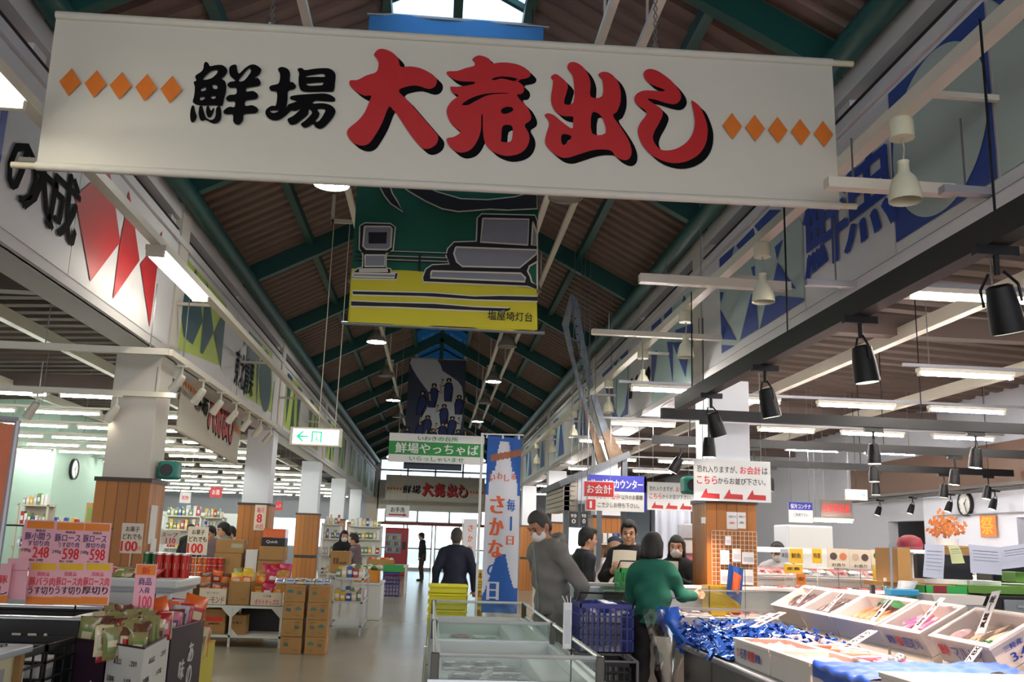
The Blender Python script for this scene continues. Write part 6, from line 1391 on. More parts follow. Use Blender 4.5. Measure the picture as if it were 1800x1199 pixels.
def fish_mesh(L, hgt, thick, m_back, m_belly):
    b = MB(); n = 14; k = 10; secs = []
    for i in range(n+1):
        t = i/n; r = (math.sin(math.pi*min(1, t*1.02))**.75)*(1-.42*t)+.05*(1-t); r = max(r, .05)
        secs.append((t*L*.84, r*hgt/2*1.15, r*thick/2*1.15))
    vs = [V((x, ry*math.cos(a), rz*math.sin(a)+0)) for x, ry, rz in secs for a in (2*math.pi*j/k for j in range(k))]
    fs = [(i*k+j, i*k+(j+1) % k, (i+1)*k+(j+1) % k, (i+1)*k+j) for i in range(n) for j in range(k)]+[tuple(range(k-1, -1, -1)), tuple(range(n*k, n*k+k))]
    b.add(vs, fs, m_back)
    for q, f in enumerate(b.f[:n*k]):
        if 5 <= q % k <= 9: b.m[q] = b.mi(m_belly)
    x = L*.82
    b.add([(x, 0, .002), (L, hgt*.5, .002), (L*.95, 0, .002), (L, -hgt*.5, .002), (x, 0, -.002)], [(0, 1, 2), (0, 2, 3), (4, 2, 1), (4, 3, 2)], m_back)
    b.add([(L*.28, hgt*.4, 0), (L*.45, hgt*.72, .002), (L*.62, hgt*.32, 0), (L*.45, hgt*.4, -.002)], [(0, 1, 2), (0, 3, 2)], m_back)
    for s in (1, -1): b.lathe([(.05*hgt*1.6, 0), (.001, .004)], (L*.1, hgt*.1, s*thick*.30), 'black_plastic', 8, (0, 0, s), cap=False)
    return b
FISH = {}
FT = {'red': (.24, .07, .045, 'fish_red', 'fish_orange'), 'dark': (.3, .06, .05, 'fish_dark', 'fish_grey'), 'orange': (.22, .06, .045, 'fish_orange', 'fish_cream'), 'grey': (.26, .06, .045, 'fish_grey', 'foil_silver'), 'cream': (.36, .08, .05, 'fish_cream', 'fish_pale')}
def fish(kind, M, lx, ly, lz, rz, label, group, s=1.):
    A = M @ Matrix.Translation((lx, ly, lz)) @ Matrix.Rotation(rz, 4, 'Z')
    if kind not in FISH:
        L, h, t, a, b = FT[kind]; o = FISH[kind] = fish_mesh(L, h, t, a, b).build('fish', smooth=70)
    else: o = FISH[kind].copy(); COL.objects.link(o)
    o.matrix_world = A @ Matrix.Scale(s, 4); return tag(o, label, 'fish', group)
def slip(M, lx, ly, lz, rz, label, txt, L=.24, W=.06, tilt=.25):
    A = M @ Matrix.Translation((lx, ly, lz)) @ Matrix.Rotation(rz, 4, 'Z') @ Matrix.Rotation(-tilt, 4, 'Y'); Rm = A.to_3x3()
    b = MB().box(0, L, 0, W, 0, .003, 'paper_white', A); b.text(txt, (A @ V((0, 0, .0045)), Rm @ V((1, 0, 0)), Rm @ V((0, 1, 0))), L*.12, W*.22, L*.76, W*.56, 'ink_dark', .02)
    return tag(b.build('price_slip', origin=A.translation), label, 'price slip', 'white price slips on the fish boxes')
# upper slanted row, far to near
UP = [(8.2, 7.61, 'A'), (7.59, 7.0, 'B'), (6.98, 6.24, 'C'), (6.2, 5.67, 'D'), (5.56, 4.95, 'E')]
H = .155
def upM(y0): return Matrix.Translation((2.95+H*math.sin(TA), y0, 1.03-H*math.cos(TA))) @ Matrix.Rotation(-TA, 4, 'Y')
LB = {'A': 'foam box of small brown fish, farthest of the slanted upper row', 'B': 'foam box of dark fish in the slanted upper row', 'C': 'foam box of orange fish with a green leaf in the slanted upper row', 'D': 'foam box of pale packs with purple print in the slanted upper row', 'E': 'large foam box with red and blue print, nearest of the slanted upper row'}
PR = {'A': (), 'B': (), 'C': (), 'D': [('side', '鮮魚', .05, .045, .1, .06, 'print_blue'), ('side', '福', .17, .04, .07, .07, 'price_red'), ('side', '直送', .26, .04, .14, .07, 'print_blue'), ('side', '丸', .42, .05, .06, .06, 'print_blue')], 'E': [('side', '鮮', .06, .05, .1, .07, 'price_red'), ('side', 'マルセイ', .2, .04, .32, .08, 'print_blue'), ('end', '三陸産', .06, .09, .12, .03, 'print_blue'), ('end', '3.4', .08, .03, .1, .045, 'print_blue')]}
W = .34
s = MB()
for y0, y1, k in UP:
    M = upM(y1); L = y0-y1-.005
    foam_box(LB[k], M, W, L, H, 'foam_white', 'foam boxes of the slanted upper row', PR[k], fill_h=.55)
    zz = H*.55+.012
    if k == 'A':
        for i in range(16): fish('dark', M, .03+.08*(i % 2)+.02*rr.random(), .06+.03*i, zz+.008*(i % 2), rr.uniform(-.4, .4), 'small brown fish in the farthest slanted foam box', 'fish in the farthest slanted box', .75)
        slip(M, .08, L*.25, zz+.06, -.1, 'white price slip across the farthest slanted box', '特価', .2)
    if k == 'B':
        for i in range(11): fish('dark', M, .03+.03*(i % 2), .06+.042*i, zz+.008*(i % 2), rr.uniform(-.2, .2), 'dark fish on ice in the second slanted box', 'dark fish in the slanted boxes', .85)
        slip(M, .03, L*.12, zz+.07, -.0, 'white price slip on the dark fish', '近海', .22)
    if k == 'C':
        for i in range(12): fish('orange', M, .03+.04*(i % 2), .06+.046*i, zz+.008*(i % 2), rr.uniform(-.2, .2), 'orange fish on ice beside the green leaf', 'orange fish in the slanted box', 1.)
        b = MB(); b.grid(lambda u, v: M @ V((.25+.06*u, .1+.42*v, H*.7+.05*math.sin(v*3.1)+.01*math.sin(u*9+v*20))), 4, 14, 'leaf_green'); tag(b.build('leaf_garnish', origin=M @ V((.25, .1, H)), smooth=80), 'green leaf garnish behind the orange fish', 'garnish')
        slip(M, .02, .06, zz+.06, .1, 'white price slip below the orange fish', '甘鯛', .24)
    if k == 'D':
        for i in range(5):
            A = M @ Matrix.Translation((.06+.04*(i % 3), .08+.085*i, zz)) @ Matrix.Rotation(rr.uniform(-.6, .6), 4, 'Z'); b = MB().box(0, .14, 0, .06, 0, .02, 'foil_pink', A, ch=.005).box(.02, .1, .01, .05, .0201, .022, 'foil_purple', A); tag(b.build('fish_pack', origin=A.translation), 'pale pack with purple print in the fourth slanted box', 'fish pack', 'packs in the fourth slanted box')
        slip(M, .04, .1, zz+.05, .05, 'white price slip over the purple printed packs', '明太子', .28)
    if k == 'E':
        for i in range(5): fish('cream', M, .08, .1+.07*i, zz, rr.uniform(-.5, -.2), 'large pale speckled fish in the nearest slanted box', 'pale fish in the nearest slanted box', .75)
        b = MB().lathe([(.02, 0), (.075, .012), (.07, .04), (.02, .05)], M @ V((.1, L*.75, zz-.01)), 'squid', 16, ax=M.to_3x3() @ V((0, 0, 1))); tag(b.build('squid_pack', origin=M @ V((.1, L*.75, zz)), smooth=60), 'grey squid lump at the far end of the nearest slanted box', 'squid')
        b = MB(); b.grid(lambda u, v: M @ V((.06+.04*u, .05+.14*v, zz+.02+.01*math.sin(u*8+v*9))), 4, 8, 'leaf_green'); tag(b.build('leaf_garnish', origin=M @ V((.06, .05, zz)), smooth=80), 'small green leaf at the near corner of the nearest slanted box', 'garnish')
        slip(M, .12, L*.35, zz+.05, .35, 'long white price slip sticking up over the nearest slanted box', '真鱈 一尾', .3, .06, .4); slip(M, -.12, .03, H*.75, .2, 'white price slip leaning on the printed side of the nearest box', '780', .16)
    xa, xb = 2.95+H*math.sin(TA), 2.95+H*math.sin(TA)+W*math.cos(TA); za = 1.03-H*math.cos(TA)
    zb = za+W*math.sin(TA)
    q = [(xa, .786), (xb, .786), (xb, zb-.004), (xa, za-.004)]; s.add([V((x, y1, z)) for x, z in q]+[V((x, y0, z)) for x, z in q], [(0, 1, 2, 3), (7, 6, 5, 4), (0, 4, 5, 1), (1, 5, 6, 2), (2, 6, 7, 3), (3, 7, 4, 0)], 'foam_old')
s.build('wedge_blocks', st)
# flat front rows
def flatM(x, y): return Matrix.Translation((x, y, .787))
FR = [(6.17, 5.52), (5.50, 4.92), (4.90, 4.3)]
names = ['foam box of pink shrimp with red and blue print, front row beside the blue tinsel', 'foam box of pale fillets in the middle of the front row', 'foam box under the blue sheet in the front row']
PRF = [[('side', '宮', .08, .045, .05, .05, 'flag_orange'), ('side', '石巻', .15, .04, .12, .06, 'print_blue'), ('side', '朝獲', .29, .04, .12, .06, 'price_red'), ('side', '鮮魚', .43, .045, .09, .05, 'print_blue')], [], []]
for (y0, y1), nm, pr, kind in zip(FR, names, PRF, ('shrimp', 'fillet', 'fillet')):
    M = flatM(1.965, y1); L = y0-y1-.01; foam_box(nm, M, .36, L, .145, 'foam_white', 'foam boxes of the front row', pr, ice=kind, fill_h=.95)
for k, (y0, y1, nm) in enumerate(((7.3, 6.72, 'flat foam tray of pink fillets under the farthest slanted box'), (6.7, 6.1, 'flat foam tray of pink fillets behind the blue tinsel'), (6.06, 5.45, 'flat foam tray of pink shrimp in the middle row'), (5.43, 4.83, 'flat foam tray with purple printed packs in the middle row'))):
    M = flatM(2.345, y1); foam_box(nm, M, .36, y0-y1-.01, .12, 'foam_white', 'flat foam trays of the middle row', (), ice='fillet' if k != 2 else 'shrimp', fill_h=.95)
    if k >= 2:
        for i in range(5): A = M @ Matrix.Translation((.06+.05*(i % 2), .05+.1*i, .12)) @ Matrix.Rotation(rr.uniform(-.5, .5), 4, 'Z'); b = MB().box(0, .16, 0, .07, 0, .02, 'foil_pink' if k == 3 else 'shrimp', A, ch=.006).box(.02, .12, .015, .05, .0201, .0215, 'paper_white' if k == 3 else 'fillet', A).box(.04, .07, .02, .045, .0216, .022, 'foil_purple', A); tag(b.build('fish_pack', origin=A.translation), 'clear pack of pink seafood lying on the %s middle tray' % ('nearest' if k == 3 else 'third'), 'fish pack', 'packs on the middle row trays')
for k in range(3): fish('grey', flatM(2.36, 4.95), .1+.06*k, .05+.08*k, .15, 1.2, 'grey brown fish lying behind the blue sheet', 'fish behind the blue sheet', 1.)
M = flatM(2.36, 5.75); 
for k, (x, y, z, r_) in enumerate(((2.1, 6.12, 1.0, .5), (2.2, 5.0, .99, .55))): slip(Matrix.Translation((x, y, z)), 0, 0, 0, r_, ['white price slip standing on the blue tinsel', 'long white price slip on the blue sheet'][k], ['金目鯛', 'ほうぼう'][k], .3, .06, .3)
# big near box and the blue sheet
foam_box('very large foam box at the lower right corner, nearest of all', Matrix.Translation((1.96, 3.2, .787)), 1.3, .92, .205, 'foam_white', 'foam fish boxes', [], ice='ice', fill_h=.5)
b = MB()
def sheet(u, v):
    x = 1.95+1.1*(u-.12); y = 4.22+.42*max(0, u-.12)+(.62-.3*max(0, u-.12))*v; z = .948+.004*math.sin(u*17+v*5)+.005*math.sin(v*23-u*14)*math.sin(u*9+1)+.005*math.sin(31*u+11*v)*math.sin(v*13)+.004*math.sin(47*u-29*v)+.02*max(0, u-.2)*math.sin(v*3.1)
    if u < .12: z -= (.12-u)/.12*.12*(1-.5*v); x = 1.945+.006*math.sin(v*19)
    return V((x, y, z))
b.grid(sheet, 40, 30, 'tarp_blue'); tag(b.build('blue_sheet', origin=(2.3, 4.5, .94), smooth=80), 'crumpled blue plastic sheet draped over the front foam boxes', 'sheet')
# blue tinsel at the far end of the counter
b = MB(); r2 = random.Random(8)
for k in range(900):
    x, y = r2.uniform(1.93, 2.9), r2.uniform(6.22, 7.42)
    if x > 2.32 and y < 6.72 and x < 2.72 and r2.random() < .8: continue
    hz = .80+.14*max(0, math.sin((x-1.9)/1.0*3.1))**.5*r2.uniform(.5, 1.15); 
    if x < 2.0: hz = r2.uniform(.79, .97); x = 1.9
    p = V((x, y, hz)); a = r2.uniform(0, 6.28); d = V((math.cos(a), math.sin(a), r2.uniform(-.7, .4)))*r2.uniform(.04, .1); w_ = V((-math.sin(a), math.cos(a), r2.uniform(-.6, .6)))*.012; m_ = p+d*.5+V((0, 0, r2.uniform(.0, .03)))
    b.add([p-w_, p+w_, m_+w_, m_-w_, p+d+w_, p+d-w_], [(0, 1, 2, 3), (3, 2, 4, 5)], 'tinsel_blue')
b.grid(lambda u, v: V((1.915+.98*u, 6.14+1.26*v, .80+.10*max(0, math.sin(u*3.14))**.6*max(0, math.sin(v*3.14))**.4+.012*math.sin(u*40)*math.sin(v*47))), 40, 50, 'tinsel_blue')
tag(b.build('blue_tinsel', origin=(2.4, 6.8, .79)), 'heap of shiny blue tinsel at the far end of the fish counter', 'tinsel', kind='stuff')
slip(Matrix.Translation((2.45, 7.05, .97)), 0, 0, 0, .6, 'white price slip half sunk in the blue tinsel', '本日', .2); slip(Matrix.Translation((2.1, 6.75, .93)), 0, 0, 0, .2, 'crumpled white slip on the near edge of the blue tinsel', '活〆', .16)
# ---- long refrigerated case behind the fish counter
o = thing('display_case', 'long low refrigerated fish case across the hall behind the trolley', 'display case', (3.2, 9, 0))
CX0, CX1 = 1.3, 5.3
MB().box(CX0, CX1, 8.75, 9.36, 0, .82, 'counter_steel').build('body', o)
MB().box(CX0, CX1, 8.72, 8.78, .80, .88, 'stainless', ch=.012).box(CX0, CX1, 8.735, 8.76, .93, .95, 'stainless').build('front_rail', o)
MB().box(CX0+.02, CX1-.02, 8.79, 9.34, .82, .86, 'foam_white').build('bed', o)
MB().box(CX0, CX1, 9.33, 9.36, .82, 1.12, 'stainless').box(CX0, CX1, 9.30, 9.37, 1.09, 1.125, 'paper_white', ch=.008).build('rear_rail', o)
MB().box(CX0, CX1, 8.745, 8.75, .95, 1.10, 'case_glass').box(CX0, CX0+.006, 8.75, 9.33, .86, 1.10, 'case_glass').build('glass_guard', o); MB().box(CX0, CX1, 8.735, 8.758, 1.10, 1.118, 'chrome', ch=.004).build('top_rail', o)
for k in range(22):
    x, y = CX0+.14+.18*(k % 21), 8.93+.24*(k % 2)
    pack(x, y, .862, k % 2+(1 if k % 5 == 0 else 0) if False else rr.choice((0, 1, 1)), 'tray of pink seafood in the long refrigerated case', 'fish packs in the long case', rr.uniform(-.2, .2))
carton('yellow crate standing on the rear rail side of the long case', 2.62, 2.92, 8.95, 9.2, .865, 1.14, body='foil_yellow', open_top=True, name='plastic_crate', cat='crate')
o = thing('price_display', 'dark scale display standing on the long fish case near the trolley', 'display', (1.72, 8.9, .86)); MB().box(1.70, 1.74, 8.88, 8.9, .86, .99, 'black_metal').build('stem', o); MB().box(1.6, 1.84, 8.84, 8.93, .99, 1.07, 'post_dark', ch=.012).build('screen', o)
# small blue fish flag on a wire in the case
p = at(1300, 1030, 8.85); o = thing('small_flag', 'small blue pennant with an orange fish on a thin wire over the tinsel', 'flag', (p.x, 8.85, .86)); zt, zb = at(1292, 992, 8.85).z, at(1292, 1056, 8.85).z
b = MB(); b.grid(lambda u, v: V((p.x-.13+.14*u+.03*v, 8.85+.02*math.sin(u*6), zb+.06*(1-u)*(1-v)+(zt-zb)*(v-.12*u))), 6, 8, 'flag_blue'); b.build('cloth', o)
b = MB(); b.grid(lambda u, v: V((p.x-.08+.06*u+.03*v, 8.84+.02*math.sin((.35+.43*u)*6), zb+.1+(zt-zb)*(.5*v-.12*u))), 4, 4, 'flag_orange'); b.build('fish_print', o); MB().cyl((p.x+.06, 8.87, .85), (p.x+.06, 8.87, zt), .004, 'chain_steel', n=5).build('wire', o)
# ---- wire grid with hooks and bags in front of the first right column
o = thing('grid_rack', 'white wire grid rack with hanging bags in front of the first right column', 'rack', (3.0, 9.4, 0)); gx0, gx1 = 2.78, 3.24; gy = 9.385
b = MB()
for i in range(12): x = gx0+(gx1-gx0)*i/11; b.cyl((x, gy, 1.13), (x, gy, 1.66), .003, 'paper_cream', n=4)
for i in range(13): z = 1.13+.53*i/12; b.cyl((gx0, gy, z), (gx1, gy, z), .003, 'paper_cream', n=4)
b.build('grid', o)
for k, (x, z, w_, h_, nm) in enumerate(((2.86, 1.33, .09, .14, 'first'), (2.98, 1.36, .09, .13, 'second'), (3.08, 1.34, .12, .12, 'third'), (2.86, 1.14, .13, .14, 'fourth'), (3.06, 1.14, .13, .15, 'fifth'), (2.91, 1.52, .06, .09, 'sixth'))):
    b = MB().box(x, x+w_, gy-.03, gy-.008, z, z+h_, 'paper_white', ch=.006).box(x+.01, x+w_-.01, gy-.032, gy-.03, z+h_*.2, z+h_*.6, 'foil_silver'); tag(b.build('hanging_bag', origin=(x, gy, z)), 'white plastic pouch hanging on the wire grid, %s one' % nm, 'pouch', 'pouches on the wire grid')
for k, (px, py, w_, h_, lb) in enumerate(((1278, 930, .11, .17, 'white notice with blue print on the wooden column, left one'), (1296, 929, .09, .16, 'white notice with pictures on the wooden column, right one'), (1233, 920, .045, .06, 'tiny white switch plate on the wooden column'))):
    p = at(px, py, 9.39); b = MB().box(p.x, p.x+w_, 9.395, 9.404, p.z, p.z+h_, 'paper_white')
    if k < 2: b.text('お知らせ', (V((p.x, 9.393, p.z)), X1, Z1), .02, h_*.66, w_*.7, h_*.14, 'print_blue', .02).text('ご案内', (V((p.x, 9.393, p.z)), X1, Z1), .02, h_*.3, w_*.5, h_*.14, 'price_red' if k == 0 else 'ink_dark', .02)
    tag(b.build('paper_notice', origin=p), lb, 'notice', None)
o = thing('leaflet_rack', 'leaflet stand with white and pink leaflets left of the first right column', 'rack', (2.62, 9.9, 0)); q = at(1210, 960, 10.6); MB().box(q.x-.05, q.x+.1, 10.6, 10.62, 1.05, 1.75, 'shelf_white').cyl((q.x, 10.63, 0), (q.x, 10.63, 1.1), .015, 'grey_steel').cyl((q.x, 10.63, 0), (q.x, 10.63, .02), .15, 'grey_steel', n=18).build('stand', o)
c = MB()
for k in range(4): c.box(q.x-.12, q.x+.10, 10.56, 10.6, 1.08+.17*k, 1.22+.17*k, ['paper_white', 'foil_pink', 'paper_white', 'foil_silver'][k])
c.build('leaflet_pattern', o)
# ---- tall glazed fish display further right
o = thing('tiered_display', 'two tier fish display with white ledge behind the long case on the right', 'display case', (4.9, 10.8, 0)); DX0, DX1 = 3.4, 6.6
MB().box(DX0, DX1, 10.3, 11.3, 0, .95, 'counter_steel').build('body', o); MB().box(DX0, DX1, 10.3, 11.3, .95, 1.0, 'foam_white').build('lower_tier', o); MB().box(DX0, DX1, 10.75, 11.3, 1.0, 1.16, 'paper_white').box(DX0, DX1, 10.72, 11.3, 1.16, 1.19, 'stainless').build('upper_tier', o)
MB().box(DX0, DX1, 10.28, 10.31, .9, 1.02, 'stainless').box(DX0, DX1, 11.26, 11.31, 1.46, 1.52, 'paper_white').build('rails', o)
for x in (DX0+.02, (DX0+DX1)/2, DX1-.05): MB().box(x, x+.03, 11.26, 11.3, 1.19, 1.5, 'stainless').build('post', o)
for k in range(32):
    x = DX0+.18+.19*(k % 16); j = k//16
    pack(x, 10.42+.24*j, 1.035+.0*j, rr.choice((0, 1, 1)), 'tray of pink seafood on the lower tier of the tiered display', 'fish packs on the lower tier', (.5, 0, rr.uniform(-.15, .15))); pack(x, 10.85+.24*j, 1.225, rr.choice((1, 1, 2)), 'tray of pink seafood on the upper tier of the tiered display', 'fish packs on the upper tier', (.5, 0, rr.uniform(-.15, .15)))
for k, (a, b_, ya, yb, m, tx, lb) in enumerate(((1388, 1411, 965, 990, 'card_yellow', '鮮魚', 'yellow card with dark print on the ledge, left one'), (1428, 1444, 965, 990, 'card_yellow', '特選', 'yellow card with dark print on the ledge, right one'), (1378, 1411, 993, 1007, 'card_yellow', '産直', 'wide yellow card lying below the ledge'), (1400, 1416, 1009, 1028, 'card_orange', '安', 'small orange card on the front rail'), (1372, 1386, 965, 988, 'foil_silver', '本日', 'grey price card on the ledge'))):
    yy = 10.5 if k != 3 else 10.36; p = at(a, yb, yy); q = at(b_, ya, yy); card(lb, p, q.x-p.x, q.z-p.z, m, [('t', tx, .15, .35, .7, .35, 'ink_dark', .02)], 'cards on the tiered display', stick=1.0)
for k, (a, b_, ya, yb, cols, lb) in enumerate(((1455, 1492, 965, 998, ('paper_cream', 'fish_dark', 'fish_orange'), 'picture poster with two dishes on the tiered display, left'), (1494, 1530, 967, 1000, ('paper_cream', 'fish_cream', 'fish_dark'), 'picture poster with two dishes on the tiered display, right'), (1532, 1566, 967, 993, ('paper_cream', 'leaf_green', 'foil_olive'), 'picture poster of a platter beside the cardboard sheet'), (1535, 1580, 995, 1024, ('flag_yellow', 'price_red', 'paper_white'), 'orange and red picture poster under the platter poster'))):
    yy = 10.4; p = at(a, yb, yy); q = at(b_, ya, yy); w_, h_ = q.x-p.x, q.z-p.z; t = MB().box(p.x, q.x, yy, yy+.006, p.z, q.z, cols[0]); F = (V((p.x, yy-.002, p.z)), X1, Z1)
    for j, cxx in enumerate((.28, .72)): t.poly([[(w_*cxx+w_*.17*math.cos(i*.4), h_*.6+w_*.16*math.sin(i*.4)) for i in range(16)]], cols[1+j], F)
    t.cyl((p.x+w_*.5, yy+.01, p.z+h_*.5), (p.x+w_*.5, yy+.01, 1.0), .005, 'chain_steel', n=6); t.text('お造り', F, w_*.2, h_*.08, w_*.6, h_*.16, 'ink_dark', .02); t.build('x'); ob = t = bpy.data.objects['x']; ob.name = 'picture_poster'; tag(ob, lb, 'poster', 'picture posters on the tiered display')
    for v in ob.data.vertices: v.co -= p
    ob.location = p
# ---- work desk with papers at the right edge
mat('desk_green', '#5f8a3c', .5); mat('drawer_grey', '#7a828a', .4); mat('cardboard_tan', '#b98a52', .7); mat('paper_blue', '#c4c8de', .65, var=.02); mat('paper_lime', '#d0d6a4', .65); mat('box_cyan', '#2f8fc0', .4); mat('screen_black', '#14161c', .3); mat('maroon', '#7a1c2c', .6)
DY = 7.6
o = thing('work_desk', 'tall work desk with a green top at the right edge behind the fish boxes', 'desk', (4.6, 8.0, 0)); kx0, kx1 = at(1592, 1030, DY).x, 5.6
MB().box(kx0, kx1, DY, DY+.75, 1.22, 1.255, 'cardboard_tan').box(at(1680, 1030, DY).x, kx1, DY-.02, DY+.75, 1.2, 1.262, 'desk_green').build('desk_top', o)
for x in (kx0+.02, at(1698, 1030, DY).x, at(1730, 1030, DY).x, kx1-.05): MB().box(x, x+.035, DY+.03, DY+.07, 0, 1.22, 'grey_steel').box(x, x+.035, DY+.66, DY+.7, 0, 1.22, 'grey_steel').build('leg', o)
MB().box(kx0, kx1, DY+.1, DY+.7, .45, .48, 'grey_steel').build('lower_shelf', o)
def dbox(label, pa, pb, ya, yb, y, d, m, name, cat, ch=.008, group=None):
    p, q = at(pa, yb, y), at(pb, ya, y); b = MB().box(p.x, q.x, y, y+d, p.z, q.z, m, ch=ch); return tag(b.build(name, origin=(p.x, y, p.z)), label, cat, group), p, q
o, p, q = dbox('tan cardboard sheet standing upright at the left end of the desk', 1580, 1600, 964, 1025, DY-.02, .4, 'cardboard_tan', 'cardboard_sheet', 'cardboard', .004)
line = thing('paper_line', 'thin wire with pegs holding papers above the desk', 'wire', at(1570, 962, DY)); a, b_ = at(1565, 962, DY), V((5.6, DY, at(1800, 962, DY).z)); MB().cyl(a, b_, .004, 'chain_steel', n=5).cyl((b_.x, DY, 0), b_+Z1*.02, .012, 'grey_steel').cyl((a.x, DY, 0), a+Z1*.02, .012, 'grey_steel').build('wire', line)
def hpaper(label, pts, m, ln=6):
    P = [at(x, y, DY-.012) for x, y in pts]; b = MB(); 
    def g(u, v): q = (P[0]*(1-u)+P[1]*u)*(1-v)+(P[3]*(1-u)+P[2]*u)*v; q.y += -.012*math.sin(u*3.1)*v-.006*math.sin(v*5); return q
    b.grid(g, 6, 8, m)
    for j in range(ln):
        v = .2+.11*j; b.ribbon([g(.1, v)+V((0, -.003, 0)), g(.5, v)+V((0, -.003, 0)), g(.88, v)+V((0, -.003, 0))], .0035, 'ink_dark' if j == 0 else 'drawer_grey')
    return tag(b.build('hanging_paper', origin=P[0]), label, 'paper', 'papers hung over the desk')
hpaper('long white paper hung left over the dark screen', [(1625, 957), (1660, 958), (1659, 1019), (1623, 1014)], 'paper_blue'); hpaper('slanted pale green paper slip between the white papers', [(1666, 960), (1685, 959), (1697, 990), (1674, 991)], 'paper_lime', 3); hpaper('wide white paper hung in the middle over the desk', [(1702, 957), (1759, 962), (1762, 1011), (1707, 1007)], 'paper_blue', 4); hpaper('wide white paper cut by the right picture edge', [(1757, 962), (1815, 954), (1812, 995), (1762, 1001)], 'paper_blue', 3)
o, p, q = dbox('black flat screen standing behind the long white paper', 1612, 1708, 976, 1022, DY+.25, .05, 'screen_black', 'monitor', 'screen'); MB().box((p.x+q.x)/2-.1, (p.x+q.x)/2+.1, DY+.24, DY+.36, 1.256, 1.27, 'screen_black').box((p.x+q.x)/2-.03, (p.x+q.x)/2+.03, DY+.26, DY+.29, 1.27, p.z, 'screen_black').build('monitor_stand', o)
dbox('tan box strip on the shelf behind the hanging papers', 1655, 1705, 960, 978, DY+.5, .15, 'cardboard_tan', 'cardboard_box', 'box', .006); dbox('dark box at the right edge behind the hanging papers', 1745, 1815, 985, 1024, DY+.4, .25, 'screen_black', 'storage_box', 'box')
dbox('cyan tissue box on the counter end left of the green crate', 1567, 1616, 1037, 1047, DY-.3, .12, 'box_cyan', 'tissue_box', 'box'); p = at(1579, 1037, DY-.28); b = MB(); b.grid(lambda u, v: V((p.x+.14*u+.02*v, DY-.25+.04*math.sin(u*5)*v, p.z+.07*v)), 6, 4, 'paper_white'); tag(b.build('tissue', origin=p), 'white tissue sticking out of the cyan box', 'tissue')
p = at(1557, 1045, DY-.3); b = MB().lathe([(.03, -.02), (.03, .06), (.012, .075), (.01, .10), (.014, .12)], p, 'case_glass', 14).lathe([(.012, .10), (.012, .125)], p, 'paper_white', 10); tag(b.build('pump_bottle', origin=p, smooth=50), 'clear pump bottle beside the cyan tissue box', 'bottle')
carton('green plastic crate with a maroon tag under the desk', at(1628, 1060, DY-.15).x, at(1703, 1060, DY-.15).x, DY-.15, DY+.2, at(1628, 1063, DY-.15).z, at(1628, 1029, DY-.15).z, body='crate_green', open_top=True, name='plastic_crate', cat='crate', prints=[('r', .18, .1, .5, 1.0, 'maroon')])
p, q = at(1645, 1062, DY-.45), at(1726, 1048, DY-.45); b = MB().box(p.x, q.x, DY-.45, DY-.2, p.z, p.z+.015, 'foam_white'); 
for sx in (0, 1): b.add([V((p.x if sx == 0 else q.x, DY-.45, p.z)), V((p.x if sx == 0 else q.x, DY-.2, p.z)), V(((p.x-.03) if sx == 0 else q.x+.03, DY-.19, q.z)), V(((p.x-.03) if sx == 0 else q.x+.03, DY-.46, q.z))], [(0, 1, 2, 3)], 'foam_white')
b.add([V((p.x, DY-.45, p.z)), V((q.x, DY-.45, p.z)), V((q.x+.03, DY-.46, q.z)), V((p.x-.03, DY-.46, q.z))], [(0, 1, 2, 3)], 'foam_white'); b.add([V((p.x, DY-.2, p.z)), V((q.x, DY-.2, p.z)), V((q.x+.03, DY-.19, q.z)), V((p.x-.03, DY-.19, q.z))], [(0, 1, 2, 3)], 'foam_white'); tag(b.build('foam_tray', origin=p), 'empty white foam tray in front of the green crate', 'tray')
display_stand('low steel stand carrying the crate and tray in front of the desk', at(1560, 1060, DY-.5).x, at(1735, 1060, DY-.5).x, DY-.5, DY+.0, at(1645, 1062, DY-.45).z-.004, 'grey_steel')
o = thing('drawer_unit', 'dark drawer unit with grey drawers under the desk at the right edge', 'drawers', (4.75, DY+.1, 0)); x0, x1 = at(1738, 1060, DY-.1).x, 5.4
MB().box(x0, x1, DY-.1, DY+.5, .5, 1.19, 'black_plastic', ch=.01).build('case', o)
for k in range(5): z = .56+.125*k; MB().box(at(1763, 1060, DY-.1).x, x1-.05, DY-.12, DY-.1, z, z+.1, 'drawer_grey', ch=.006).box(at(1785, 1060, DY-.1).x, at(1785, 1060, DY-.1).x+.12, DY-.13, DY-.12, z+.04, z+.06, 'stainless').build('drawer', o)
MB().box(x0+.05, x1-.05, DY-.05, DY+.45, 0, .5, 'grey_steel').build('plinth', o)
for k, (pa, pb, ya, yb, m, lb, nm, ct) in enumerate(((1625, 1700, 1020, 1026, 'paper_white', 'loose white papers lying on the desk under the long hanging paper', 'loose_papers', 'paper'), (1705, 1760, 1022, 1028, 'paper_white', 'flat white tray on the green desk top', 'foam_tray', 'tray'), (1786, 1800, 1006, 1024, 'desk_green', 'lime green pot at the right edge of the desk', 'plant_pot', 'pot'))): dbox(lb, pa, pb, ya, yb, DY+.1, .2, m, nm, ct, .003)
